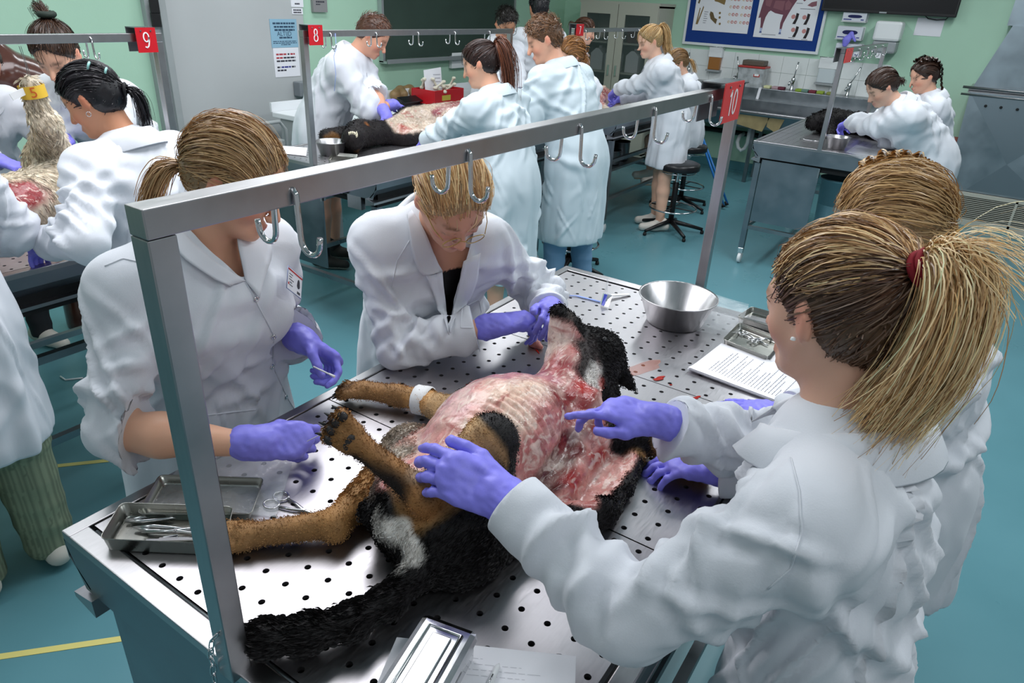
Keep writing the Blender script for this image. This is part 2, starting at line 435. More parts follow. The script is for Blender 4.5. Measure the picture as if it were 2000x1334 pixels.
# ---- notices
mat('notice_blue', '#8fb6cc', .7); mat('notice_white', '#e9e9ef', .7); mat('ink_red', '#b03a44', .7); mat('ink_blue', '#3a3f8a', .7); mat('ink_blue_dark', '#2e4860', .7); mat('plaque', '#8b8a8b', .5)
def wall_sheet(name, label, cat, q, y, m, lines=(), th=.003):
    """q: pixel corners tl, br of a sheet on the chalkboard wall; lines: (rel height, rel x0, rel x1, thickness, ink)"""
    a = at_y(*q[0], y); b = at_y(*q[1], y); x0, x1, zt, zb = a.x, b.x, a.z, b.z
    t = thing(name, label, cat, ((x0+x1)/2, y, zb))
    MB().box((x0, y, zb), (x1, y+th, zt)).build('sheet', m, t)
    for r, u0, u1, h, ink in lines:
        z = zt-(zt-zb)*r; mb = MB(); u = u0
        rr = random.Random(int(r*1000)+len(name))
        while u < u1-.005:                      # words
            wd = min(rr.uniform(.05, .16), u1-u); mb.box((x0+(x1-x0)*u, y-.0006, z-h/2), (x0+(x1-x0)*(u+wd), y, z+h/2)); u += wd+.02
        mb.build('text_line', ink, t)
    return t, x0, x1, zt, zb
yd = YW-.034
t, x0, x1, zt, zb = wall_sheet('notice', 'blue printed notice taped to the grey door', 'notice', ((526, 37), (583, 92)), yd, 'notice_blue',
    [(.15, .1, .92, .014, 'ink_blue_dark'), (.27, .14, .9, .014, 'ink_blue_dark'), (.38, .15, .9, .014, 'ink_blue_dark'), (.65, .3, .78, .012, 'ink_blue_dark'), (.78, .06, .95, .006, 'ink_blue_dark'), (.84, .06, .95, .006, 'ink_blue_dark'), (.9, .35, .7, .006, 'ink_blue_dark')])
text('ALTIJD', .05, ((x0+x1)/2, yd, zt-(zt-zb)*.52), (1, 0, 0), (0, 0, 1), 'ink_blue_dark', t)
wall_sheet('notice', 'white notice with red and black lines under the blue notice on the door', 'notice', ((533, 94), (587, 148)), yd, 'notice_white',
    [(.22, .1, .5, .013, 'ink_red'), (.22, .55, .62, .013, 'ink'), (.22, .66, .84, .013, 'ink_red'), (.34, .1, .36, .013, 'ink_red'), (.34, .38, .85, .013, 'ink'), (.45, .1, .86, .013, 'ink'), (.66, .1, .24, .013, 'ink'), (.66, .27, .64, .013, 'ink_blue'), (.66, .67, .82, .013, 'ink'), (.77, .1, .45, .013, 'ink')])
wall_sheet('notice', 'small white card cut by the top of the picture above the blue notice', 'notice', ((566, -22), (593, 14)), yd, 'notice_white', [(.82, .3, .7, .012, 'ink')])
wall_sheet('notice', 'narrow white label below the small card on the grey door', 'notice', ((570, 16), (592, 28)), yd, 'notice_white', [(.3, .12, .85, .011, 'ink'), (.7, .12, .85, .011, 'ink')])
wall_sheet('wall_plaque', 'grey plaque on the green wall right of the grey door', 'plaque', ((609, -28), (640, 24)), YW-.03, 'plaque', [(.60, .2, .8, .012, 'ink'), (.7, .2, .5, .009, 'ink')], th=.03)

# ---- chalkboard
a = at_y(748, 122, YW-.05); cbx0, cbx1, cbz = a.x, 7.25, a.z
cb = thing('chalkboard', 'large dark green chalkboard with aluminium frame on the left wall', 'chalkboard', ((cbx0+cbx1)/2, YW-.05, cbz))
mat('chalk_green', '#33453d', .55, noise=.12, nscale=3)
mat('aluminium', '#b9bdc0', .4, .8)
MB().box((cbx0+.03, YW-.045, cbz+.03), (cbx1-.03, YW-.005, cbz+1.25)).build('writing_surface', 'chalk_green', cb)
MB().box((cbx0, YW-.055, cbz), (cbx0+.03, YW-.003, cbz+1.28)).box((cbx1-.03, YW-.055, cbz), (cbx1, YW-.003, cbz+1.28)).box((cbx0, YW-.055, cbz+1.25), (cbx1, YW-.003, cbz+1.28)).build('frame', 'aluminium', cb)
MB().box((cbx0, YW-.11, cbz-.01), (cbx1, YW-.003, cbz+.012)).box((cbx0, YW-.112, cbz-.01), (cbx1, YW-.105, cbz+.03)).build('chalk_tray', 'aluminium', cb)

# ---- white counter under the chalkboard
ct = thing('counter', 'white laminate counter standing under the chalkboard', 'counter', (4.6, 3.3, 0))
mat('counter_white', '#e4e7ea', .35)
MB().box((3.35, 2.92, .87), (6.3, 3.62, .91), .006).build('worktop', 'counter_white', ct)
for x in (3.4, 4.7, 6.2): MB().box((x-.03, 2.98, 0), (x+.03, 3.55, .87)).build('support', 'frame_grey', ct)
MB().box((3.4, 2.93, .74), (6.2, 2.95, .87)).build('front_rail', 'counter_white', ct)
MB().box((3.35, 3.62, .91), (6.3, 3.64, .98)).build('back_edge', 'counter_white', ct)

# ---- blue pin board with two charts on the far wall
bx = XW-.03
bb = thing('pin_board', 'royal blue pin board in a white frame above the sink', 'pin board', (bx, 1.5, 1.42))
mat('board_blue', '#123b86', .85, bump=.1, bscale=300); mat('frame_white', '#dfe3e4', .4)
by1, by0, bz0, bz1 = 2.29, .70, 1.405, 2.45
MB().box((bx, by0+.02, bz0+.02), (XW-.002, by1-.02, bz1)).build('felt_panel', 'board_blue', bb)
MB().box((bx-.012, by0, bz0), (XW-.002, by0+.028, bz1)).box((bx-.012, by1-.028, bz0), (XW-.002, by1, bz1)).box((bx-.012, by0+.028, bz0), (XW-.002, by1-.028, bz0+.028)).box((bx-.012, by0+.028, bz1), (XW-.002, by1-.028, bz1+.028)).build('frame', 'frame_white', bb)
px_ = bx-.004
for k, v in dict(c_bone='#8d7347', c_bone2='#6e5a3a', c_viol='#5b4a86', c_pink='#d08f8c', c_tan='#d6b791', c_horse='#7a4a58', c_horse2='#915e68', c_black='#2a2226', c_hoof='#5d6a9c', c_sock='#b9c4e8', c_grey='#a5a5ad').items(): mat(k, v, .7)
def flat(poly, m, parent, name, o, sc, lift=.0012):
    """print: outline given in metres right/up of o, in the plane of the far wall"""
    v = [(px_-.004-lift, o[0]-u*sc, o[1]+w_*sc) for u, w_ in poly]
    return mesh_obj(name, v, [tuple(range(len(v)))], m, parent, fix=False)
def disc(c, r, n=10, sx=1, a=0): return [(c[0]+r*sx*math.cos(2*PI*k/n)*math.cos(a)-r*math.sin(2*PI*k/n)*math.sin(a), c[1]+r*sx*math.cos(2*PI*k/n)*math.sin(a)+r*math.sin(2*PI*k/n)*math.cos(a)) for k in range(n)]
# chart of bones and teeth
a = at_x(1352, 57, px_); b = at_x(1459, 68, px_); L_, R_, zb = a.y, b.y, (a.z+b.z)/2; W_ = L_-R_
ch = thing('wall_chart', 'chart of bones, skulls and rows of tooth drawings on the blue board', 'poster', (px_, (L_+R_)/2, zb))
MB().box((px_-.004, R_, zb), (px_, L_, 2.4)).build('sheet', 'paper', ch)
o = (L_, zb)
s_ = W_/1.0
flat([(.05, .10), (.09, .10), (.16, .38), (.145, .40), (.08, .16), (.10, .36), (.085, .37)], 'c_bone', ch, 'bone_drawing', o, s_)
flat([(.035, .44), (.065, .43), (.10, .60), (.15, .72), (.06, .74), (.075, .62)], 'c_bone2', ch, 'bone_drawing', o, s_)
flat([(.28, .63), (.36, .70), (.48, .58), (.53, .50), (.52, .43), (.40, .47), (.34, .48), (.29, .55)], 'c_bone', ch, 'skull_drawing', o, s_)
flat([(.345, .62), (.375, .63), (.39, .55), (.37, .53)], 'c_viol', ch, 'skull_patch', o, s_, .0018)
flat([(.28, .27), (.31, .20), (.42, .12), (.43, .20), (.38, .22), (.34, .30), (.29, .32)], 'c_bone2', ch, 'jaw_drawing', o, s_)
for u, w_ in ((.46, .30), (.47, .23), (.49, .13)): flat(disc((u, w_), .02), 'c_bone', ch, 'bone_drawing', o, s_)
for j in range(7):
    for g_ in range(2):
        for i in range(3):
            c = (.64+g_*.21+i*.062-.003*j, .17+j*.118)
            flat(disc(c, .027 if i else .022, 8), 'c_tan' if i == 0 else 'c_pink', ch, 'tooth_drawing', o, s_)
            flat(disc((c[0]+.004, c[1]-.002), .011, 6), 'paper', ch, 'tooth_centre', o, s_, .0018)
for j in range(6): flat([(.18, .30-j*.035), (.25-.01*(j % 3), .30-j*.035), (.25-.01*(j % 3), .312-j*.035), (.18, .312-j*.035)], 'c_grey', ch, 'text_line', o, s_)
# chart of the horse
a = at_x(1471, 70, px_); b = at_x(1586, 82, px_); L_, R_, zb = a.y, b.y, (a.z+b.z)/2; W_ = L_-R_; s_ = W_
ch = thing('wall_chart', 'chart of a standing horse with exposed muscles on the blue board', 'poster', (px_, (L_+R_)/2, zb))
MB().box((px_-.004, R_, zb), (px_, L_, 2.4)).build('sheet', 'paper', ch); o = (L_, zb)
horse = [(.10, .10), (.13, .10), (.14, .22), (.155, .32), (.19, .40), (.22, .425), (.30, .39), (.40, .375), (.44, .37), (.42, .24), (.43, .12), (.46, .12), (.47, .24), (.52, .38), (.57, .50), (.62, .60), (.66, .635), (.70, .62), (.74, .585), (.765, .61), (.74, .70), (.68, .80), (.66, .79), (.58, .74), (.50, .68), (.42, .665), (.34, .665), (.24, .70), (.14, .685), (.08, .62), (.06, .50), (.04, .34), (.035, .30), (.075, .31), (.09, .22)]
flat(horse, 'c_horse', ch, 'horse_drawing', o, s_)
flat([(.12, .50), (.20, .48), (.22, .60), (.15, .66), (.10, .60)], 'c_horse2', ch, 'muscle_patch', o, s_, .0018)
flat([(.46, .44), (.53, .46), (.55, .54), (.48, .60), (.44, .54)], 'c_horse2', ch, 'muscle_patch', o, s_, .0018)
flat([(.25, .47), (.42, .43), (.43, .58), (.27, .58)], 'c_horse2', ch, 'muscle_patch', o, s_, .0018)
for u in (.115, .445):
    flat([(u-.022, .07), (u+.022, .07), (u+.015, .10), (u-.015, .10)], 'c_hoof', ch, 'hoof_drawing', o, s_, .0018); flat([(u-.014, .10), (u+.014, .10), (u+.014, .15), (u-.014, .15)], 'c_sock', ch, 'sock_patch', o, s_, .0018)
for u, w_ in ((.66, .30), (.84, .30), (.70, .10), (.88, .09)):
    flat(disc((u-.045, w_+.05), .035), 'c_pink', ch, 'head_patch', o, s_)
    flat([(u-.04, w_-.06), (u+.01, w_-.06), (u+.035, w_+.03), (u+.04, w_+.10), (u-.005, w_+.11), (u-.01, w_+.02)], 'c_black', ch, 'head_drawing', o, s_, .0018)
flat([(.80, .53), (.88, .51), (.95, .53), (.94, .60), (.86, .58)], 'c_horse2', ch, 'head_drawing', o, s_)
for j, (u0, u1, w_) in enumerate(((.70, .85, .47), (.14, .38, .045), (.60, .70, .02), (.82, .92, .005), (.62, .72, .55), (.84, .94, .47))): flat([(u0, w_), (u1, w_), (u1, w_+.012), (u0, w_+.012)], 'c_grey', ch, 'text_line', o, s_)

# ---- television
p0 = at_x(1604, 16, XW-.12); p1 = at_x(1866, 38, XW-.12); zb = (p0.z+p1.z)/2-.005
tv = thing('television', 'large black flat television cut by the top of the picture', 'television', (XW-.12, (p0.y+p1.y)/2, zb))
mat('screen', '#0b0c10', .18, spec=.6)
MB().box((XW-.12, p1.y, zb), (XW-.07, p0.y, zb+.82), .008).build('housing', 'black_plastic', tv)
MB().box((XW-.123, p1.y+.02, zb+.03), (XW-.119, p0.y-.02, zb+.80)).build('screen', 'screen', tv)
MB().box((XW-.07, (p0.y+p1.y)/2-.2, zb+.2), (XW-.002, (p0.y+p1.y)/2+.2, zb+.6)).build('wall_mount', 'black_plastic', tv)
yc = at_x(1724, 26, XW-.123).y; MB().box((XW-.1245, yc-.035, zb+.006), (XW-.1225, yc+.035, zb+.02)).build('badge', 'grey_plastic', tv)
q = at_x(1830, 36, XW-.05); MB().tube([(XW-.05, q.y+.12, zb+.01), (XW-.04, q.y+.08, zb-.02), (XW-.04, q.y, zb-.028), (XW-.04, q.y-.08, zb-.02), (XW-.05, q.y-.1, zb+.01)], .005, 6).build('cable', 'black_rubber', tv)

# ---- glove boxes on the far wall
def wbox(px, py, px2, py2, x): a = at_x(px, py, x); b = at_x(px2, py2, x); return max(a.y, b.y), min(a.y, b.y), max(a.z, b.z), min(a.z, b.z)
mat('carton', '#d9dce4', .6); mat('carton_hole', '#1f2456', .8)
gl = [((1648, 23), (1690, 43), 'upper white glove carton under the television'), ((1637, 51), (1681, 78), 'middle white glove carton with a blue glove hanging out'), ((1634, 84), (1678, 111), 'lower white glove carton beside the paper towel dispenser')]
for k, (a, b, lab) in enumerate(gl):
    y1, y0, zt, zb = wbox(*a, *b, XW-.1); t = thing('glove_carton', lab, 'carton', (XW-.05, (y0+y1)/2, zb), 'glove cartons on the far wall')
    MB().box((XW-.10, y0, zb), (XW-.012, y1, zt), .003).build('carton', 'carton', t)
    cy, cz = (y0+y1)/2-.005, zb+(zt-zb)*.55
    v = [(XW-.1015, cy+(y1-y0)*.30*math.copysign(abs(math.cos(2*PI*i/20))**.6, math.cos(2*PI*i/20)), cz+(zt-zb)*.18*math.sin(2*PI*i/20)) for i in range(20)]
    mesh_obj('slot', v, [tuple(range(20))], 'carton_hole', t, fix=False)
    MB().box((XW-.1015, y1-(y1-y0)*.4, zb+.012), (XW-.100, y1-.015, zb+.022)).box((XW-.1015, y0+.02, zb+.012), (XW-.100, y0+.05, zb+.022)).build('print', 'ink_blue', t)
    MB().box((XW-.012, y0-.006, zb-.006), (XW, y1+.006, zt+.006)).box((XW-.105, y0-.006, zb-.008), (XW, y1+.006, zb-.002)).build('wall_holder', 'white_plastic', t)
    if k == 1:
        f = Field(.006); p = (XW-.115, cy-.02, cz-.01); q = at_x(1652, 84, XW-.125); q2 = at_x(1670, 80, XW-.12)
        f.cone(p, (q.x, q.y, q.z+.03), .022, .03, .02, flat=(1, 0, 0), fs=.5).cone((q.x, q.y, q.z+.03), (q.x, q.y+.006, q.z-.015), .032, .026, .02, flat=(1, 0, 0), fs=.5).cone(p, (q2.x, q2.y, q2.z), .018, .012, .01)
        v, fq = f.mesh(); gv = mesh_obj('blue_glove', v, fq, 'glove', None); tag(gv, 'blue disposable glove hanging from the middle glove carton', 'glove')

# ---- paper towel dispenser
y1, y0, zt, zb = wbox(1712, 40, 1748, 106, XW-.22)
t = thing('towel_dispenser', 'white paper towel dispenser with grey lower half below the television', 'dispenser', (XW-.1, (y0+y1)/2, zb))
zc = zb+(zt-zb)*.38
MB().box((XW-.23, y0, zc), (XW, y1, zt), .025).build('cover', 'white_plastic', t); MB().box((XW-.215, y0+.012, zb), (XW, y1-.012, zc), .02).build('lower_tray', 'grey_plastic', t)
MB().box((XW-.2, (y0+y1)/2-.02, zb-.05), (XW-.19, (y0+y1)/2+.05, zb+.01)).build('paper_end', 'paper', t)
y1, y0, zt, zb = wbox(1793, 34, 1836, 72, XW-.006)
t = tag(MB().box((XW-.004, y0, zb), (XW, y1, zt)).build('wall_paper_sheet', 'notice_white'), 'blank white sheet on the green wall under the television', 'paper')

# ---- soap dispensers
for k, (a, b, lab, liq) in enumerate((((1386, 92), (1404, 141), 'wall soap dispenser filled with amber soap', '#a06a35'), ((1602, 112), (1626, 168), 'wall soap dispenser with a clear bottle near the glove cartons', '#c9d2d6'))):
    y1, y0, zt, zb = wbox(*a, *b, XW-.09); t = thing('soap_dispenser', lab, 'dispenser', (XW-.05, (y0+y1)/2, zb), 'soap dispensers above the sink')
    MB().box((XW-.09, y0, zt-(zt-zb)*.4), (XW-.012, y1, zt), .006).box((XW-.02, y0, zb), (XW-.012, y1, zt)).build('housing', 'white_plastic', t)
    mat('soap%d' % k, liq, .25); MB().box((XW-.085, y0+.01, zb+.02), (XW-.02, y1-.01, zt-(zt-zb)*.38), .01).build('bottle', 'soap%d' % k, t)
    MB().tube([(XW-.02, y1, zt-.02), (XW-.10, y1+.002, zt+.01), (XW-.16, y1-.01, zt+.01), (XW-.16, y0+.01, zt+.01), (XW-.10, y0-.002, zt+.01), (XW-.02, y0, zt-.02)], .004, 6).build('elbow_lever', 'chrome', t)
    MB().box((XW-.10, y0-.004, zb), (XW-.012, y1+.004, zb+.02)).build('drip_tray', 'grey_plastic', t)

# ---- long steel sink along the far wall
sk = thing('trough_sink', 'long stainless steel trough sink along the far wall', 'sink', (8.1, 1.1, 0))
sy1, sy0 = 2.40, -.12
MB().box((8.22, sy0, .86), (XW-.014, sy1, 1.02), .004).build('tap_ledge', 'steel_dark', sk)
MB().box((8.05, sy0, .62), (8.22, sy1, .90)).build('back_panel', 'steel_dark', sk)
MB().prism([(7.86, .80), (7.90, .80), (7.95, .66), (8.12, .62), (8.12, .58), (7.93, .62), (7.86, .78)], 1, sy0, sy1).build('basin', 'steel_plate', sk)
MB().box((7.83, sy0, .775), (7.90, sy1, .805), .006).build('front_lip', 'steel', sk)
mat('apron_stain', '#9a8a63', .7, noise=.25, nscale=9)
for a, b in (((1434, 222), (1499, 262)), ((1505, 232), (1530, 256))):
    p = at_x(*a, 7.90); q = at_x(*b, 7.90)
    MB().prism([(p.y+.02, .775), (q.y, .775), (q.y+.06, .60), (p.y+.02, .66)], 0, 7.87, 7.885).build('splash_apron', 'apron_stain', sk)
for y in (2.2, 1.1, 0.0): MB().box((7.95, y-.02, 0), (7.99, y+.02, .64)).box((8.3, y-.02, 0), (8.34, y+.02, .86)).build('leg', 'steel_dark', sk)
MB().tube([(8.42, 2.3, .47), (8.42, .2, .47)], .03, 10).build('waste_pipe', 'black_plastic', sk)
p = at_x(1461, 290, 8.2)
MB().tube([(8.2, p.y+.02, .62), (8.2, p.y+.02, .40), (8.2, p.y+.04, .34), (8.2, p.y+.08, .31), (8.2, p.y+.12, .34), (8.2, p.y+.14, .40), (8.25, p.y+.14, .46), (8.4, p.y+.14, .47)], .022, 10).build('trap_pipe', 'white_plastic', sk)
# taps with long elbow levers
for k, (a, b) in enumerate((((1344, 145), (1346, 108)), ((1441, 155), (1439, 120)), ((1547, 168), (1557, 135)), ((1656, 180), (1677, 150)))):
    p = at_x(*a, 8.40); q = at_x(*b, 8.38)
    t = thing('tap', ['chrome lever tap at the left end of the trough sink', 'chrome lever tap beside the sharps bin', 'chrome lever tap among the coloured sponges', 'chrome lever tap at the right end of the trough sink'][k], 'tap', (8.40, p.y, 1.02), 'lever taps on the trough sink')
    MB().lathe([(.026, 1.02), (.026, 1.03), (.018, 1.04), (.018, 1.10), (.024, 1.11), (.024, 1.14), (.012, 1.155)], (8.40, p.y, 0), 12).build('body', 'chrome', t)
    MB().tube([(8.40, p.y, 1.09), (8.32, p.y, 1.11), (8.25, p.y, 1.11), (8.235, p.y, 1.08)], .012, 8).build('spout', 'chrome', t)
    MB().tube([(8.40, p.y, 1.145), (8.39, p.y+(q.y-p.y)*.4, 1.20), (8.38, q.y, 1.32)], [.007, .006, .009], 6).build('lever', 'chrome', t)
# sharps bin with red lid
y1, y0, zt, zb = wbox(1448, 118, 1492, 164, 8.30); zb = 1.02
t = thing('sharps_bin', 'clear plastic sharps bin with red lid and brown top on the sink ledge', 'bin', (8.33, (y0+y1)/2, zb))
mat('cloudy', '#b4b8ba', .3, noise=.35, nscale=18); mat('lid_red', '#b2342f', .4); mat('lid_brown', '#5d5247', .5)
MB().prism([(8.25, zb), (8.42, zb), (8.44, zb+.2), (8.23, zb+.2)], 1, y0+.01, y1-.01).build('body', 'cloudy', t)
MB().box((8.22, y0, zb+.20), (8.45, y1, zb+.222), .006).build('lid', 'lid_red', t); MB().box((8.25, y0+.03, zb+.222), (8.43, y1-.03, zb+.28), .01).build('hatch', 'lid_brown', t)
lb = MB().box((8.236, y0+.05, zb+.11), (8.240, y0+.12, zb+.18)).build('warning_label', 'lid_red', t); MB().box((8.2345, y0+.06, zb+.12), (8.236, y0+.11, zb+.14)).box((8.2345, y0+.06, zb+.155), (8.236, y0+.11, zb+.165)).build('label_mark', 'white_paint', lb)
# sponges in a row
cols = [('pale yellow', '#d8d7a8'), ('faded pink', '#b79aa0'), ('dark red', '#6e3240'), ('bright green', '#8aa63c'), ('grey green', '#6c8a80'), ('maroon', '#7a3440'), ('lime green', '#93a83f'), ('olive green', '#8a8f4a')]
for k, ((nm, c), px) in enumerate(zip(cols, (1500, 1516, 1528, 1563, 1575, 1590, 1606, 1626))):
    p = at_x(px, 165, 8.29); mat('sponge%d' % k, c, .9, bump=.4, bscale=120)
    tag(MB().box((8.245, p.y-.038, 1.021), (8.335, p.y+.034, 1.05), .006).build('sponge', 'sponge%d' % k), nm+' sponge in the row on the sink ledge', 'sponge', 'sponges on the sink ledge')
p = at_x(1483, 182, 8.215)
cl = MB().obox((8.212, p.y, 1.022), (8.212, p.y+.012, .90), (1, 0, 0), .03, .004).box((8.21, p.y-.014, 1.02), (8.28, p.y+.014, 1.026)).build('cloth_strip', 'paper'); tag(cl, 'narrow white strip hanging over the front of the sink ledge', 'cloth')

# ---- galvanised duct, hood and floor grille at the right
hd = thing('ventilation_duct', 'galvanised steel ventilation duct widening towards the floor grille', 'duct', (7.85, -1.7, 0))
MB().prism([(-.92, .32), (-.87, 1.22), (-2.6, 1.22), (-2.75, .32)], 0, 7.80, 7.86).build('lower_hood', 'galvanised', hd)
MB().add([(7.86, -.87, 1.24), (7.86, -2.6, 1.24), (7.86, -2.2, 1.80), (7.86, -1.03, 1.80), (8.48, -.87, 1.24), (8.48, -2.6, 1.24), (8.48, -2.2, 1.80), (8.48, -1.03, 1.80)], [(0,1,2,3),(4,7,6,5),(0,3,7,4),(1,5,6,2),(3,2,6,7),(0,4,5,1)]).build('tapered_hood', 'galvanised', hd)
MB().box((7.82, -2.62, 1.215), (8.48, -.85, 1.232)).box((7.82, -2.62, 1.238), (8.48, -.85, 1.255)).build('flange', 'steel', hd)
MB().tube([(7.80, -.80, 1.262), (7.80, -2.7, 1.262)], .012, 8).tube([(7.80, -.80, 1.20), (7.80, -2.7, 1.20)], .010, 8).build('clamp_bar', 'steel', hd)
MB().box((7.9, -2.2, 1.80), (8.48, -.985, 3.2)).build('riser', 'galvanised', hd)
MB().box((7.86, -2.75, .0), (8.48, -.98, 1.22)).build('plenum', 'galvanised', hd)
mat('crease', '#86939b', .45, .85)
MB().add([(7.7985, -.89, 1.20), (7.7985, -1.35, .62), (7.7985, -1.9, 1.20)], [(0, 1, 2)]).add([(7.7985, -1.35, .62), (7.7985, -1.1, .34), (7.7985, -1.75, .34)], [(0, 1, 2)]).build('pressed_crease', 'crease', hd)
for px, py in ((1925, 207), (1955, 210), (1987, 214)):
    p = at_x(px, py, 7.79); MB().lathe([(.013, 0), (.011, .004)], (0, 0, 0), 10, True).frame((7.79, p.y, p.z), (0, 1, 0), (0, 0, 1), (-1, 0, 0)).build('bolt', 'black_plastic', hd)
vg = thing('floor_grille', 'cream metal air grille with horizontal slats near the floor', 'grille', (7.8, -1.7, 0))
mat('grille_cream', '#c9c6b9', .5)
MB().box((7.77, -2.7, .03), (7.80, -.95, .06)).box((7.77, -2.7, .28), (7.80, -.95, .315)).box((7.77, -.975, .03), (7.80, -.95, .3)).box((7.77, -1.55, .03), (7.80, -1.53, .3)).box((7.77, -2.7, .03), (7.80, -2.67, .3)).build('frame', 'grille_cream', vg)
MB().box((7.83, -2.7, .0), (7.85, -.95, .31)).build('back_plate', 'dark_gap', vg)
MB().box((7.77, -2.7, 0), (7.86, -.95, .03)).build('plinth', 'grille_cream', vg)
for k in range(12):
    z = .066+k*.018; MB().box((7.775, -2.67, z), (7.80, -.975, z+.007)).build('slat', 'grille_cream', vg)
cr = MB().box((8.05, -2.9, 0), (8.5, -1.02, 3.2)); struct('trim_4', cr, 'frame_grey')
# bin with red lid
p = at_x(1852, 290, 8.15)
t = thing('waste_bin', 'dark waste bin with red lid and black bag beside the steel duct', 'bin', (8.2, p.y, 0))
mat('bin_green', '#24302c', .5); mat('bag_black', '#17181b', .35, bump=.5, bscale=25)
yc = -.70
MB().prism([(yc-.17, .02), (yc+.17, .02), (yc+.2, .55), (yc-.2, .55)], 0, 7.98, 8.38).build('body', 'bin_green', t)
MB().prism([(yc-.20, .48), (yc+.205, .48), (yc+.21, .64), (yc-.21, .64)], 0, 7.965, 8.395).build('liner', 'bag_black', t)
MB().box((7.96, yc-.21, .64), (8.40, yc+.21, .74), .03).build('lid', 'lid_red', t)

# ---- tall glass cabinet against the far wall
kb = thing('glass_cabinet', 'tall beige metal cabinet with glazed double doors in the far corner', 'cabinet', (8.27, 3.0, 0))
mat('cabinet_beige', '#b7b6a8', .5); mat('cabinet_in', '#6f716a', .6); mat('pane_dark', '#5c6b68', .06, alpha=.30)
c1, c0, cx, cz = 3.50, 2.46, 8.02, 1.80
MB().box((cx+.02, c0, .08), (XW-.003, c0+.02, cz)).box((cx+.02, c1-.02, .08), (XW-.003, c1, cz)).box((cx+.02, c0, cz-.02), (XW-.003, c1, cz)).box((XW-.02, c0+.02, .08), (XW-.003, c1-.02, cz-.02)).box((cx+.02, c0, .06), (XW-.003, c1, .1)).box((cx, c0-.01, cz), (XW-.003, c1+.01, cz+.03)).build('body', 'cabinet_beige', kb)
for z in (.65, 1.02, 1.36): MB().box((cx+.04, c0+.02, z), (XW-.02, c1-.02, z+.02)).build('shelf', 'cabinet_beige', kb)
ym = (c0+c1)/2
for a, b in ((c0, ym), (ym, c1)):
    dd = MB().box((cx, a+.004, .1), (cx+.02, a+.10, cz)).box((cx, b-.10, .1), (cx+.02, b-.004, cz)).box((cx, a+.1, cz-.11), (cx+.02, b-.1, cz)).box((cx, a+.1, .1), (cx+.02, b-.1, .5)).build('door', 'cabinet_beige', kb)
    MB().box((cx+.008, a+.1, .5), (cx+.011, b-.1, cz-.11)).build('pane', 'pane_dark', dd)
    MB().box((cx-.02, (a if b == c1 else b)-.06 if b != c1 else a+.04, 1.0), (cx, (b-.04) if b != c1 else a+.06, 1.12)).build('handle', 'chrome', dd)
mat('canister', '#e6e8ea', .4)
def canister(y, z, lab):
    t = thing('canister', lab, 'canister', (8.25, y, z), 'white canisters in the glass cabinet')
    MB().prism([(y-.085, z), (y+.085, z), (y+.085, z+.19), (y+.02, z+.25), (y-.02, z+.25), (y-.085, z+.19)], 0, 8.13, 8.32).build('body', 'canister', t); MB().lathe([(.022, 0), (.022, .03)], (8.22, y, z+.25), 10, True).build('cap', 'canister', t)
canister(3.27, 1.042, 'white canister at the left on the middle shelf of the cabinet'); canister(3.07, 1.042, 'white canister second from the left on the middle cabinet shelf'); canister(2.78, 1.042, 'white canister behind the right cabinet door')
for y, lab in ((3.28, 'left pale animal skull on the upper cabinet shelf'), (3.06, 'right pale animal skull on the upper cabinet shelf')):
    f = Field(.012); f.ell((8.2, y, 1.45), (.07, .06, .055)).cone((8.14, y, 1.43), (8.08, y, 1.41), .04, .03, .02); f.ell((8.12, y+.035, 1.455), (.02, .018, .018), k=.01, mode='s').ell((8.12, y-.035, 1.455), (.02, .018, .018), k=.01, mode='s')
    v, q = f.mesh(); mat('bone', '#d9d2bf', .6); tag(mesh_obj('animal_skull', v, q, 'bone'), lab, 'skull', 'skulls in the glass cabinet')
mat('drawer_blue', '#27466e', .5); tag(MB().box((8.1, 2.95, .675), (8.4, 3.35, .86), .01).build('storage_box', 'drawer_blue'), 'dark blue storage box low in the glass cabinet', 'box')
mat('box_brown', '#5a2f2c', .6); tag(MB().box((8.12, 2.62, 1.382), (8.4, 2.88, 1.56), .006).build('storage_box', 'box_brown'), 'dark red box on the upper shelf behind the right cabinet door', 'box')

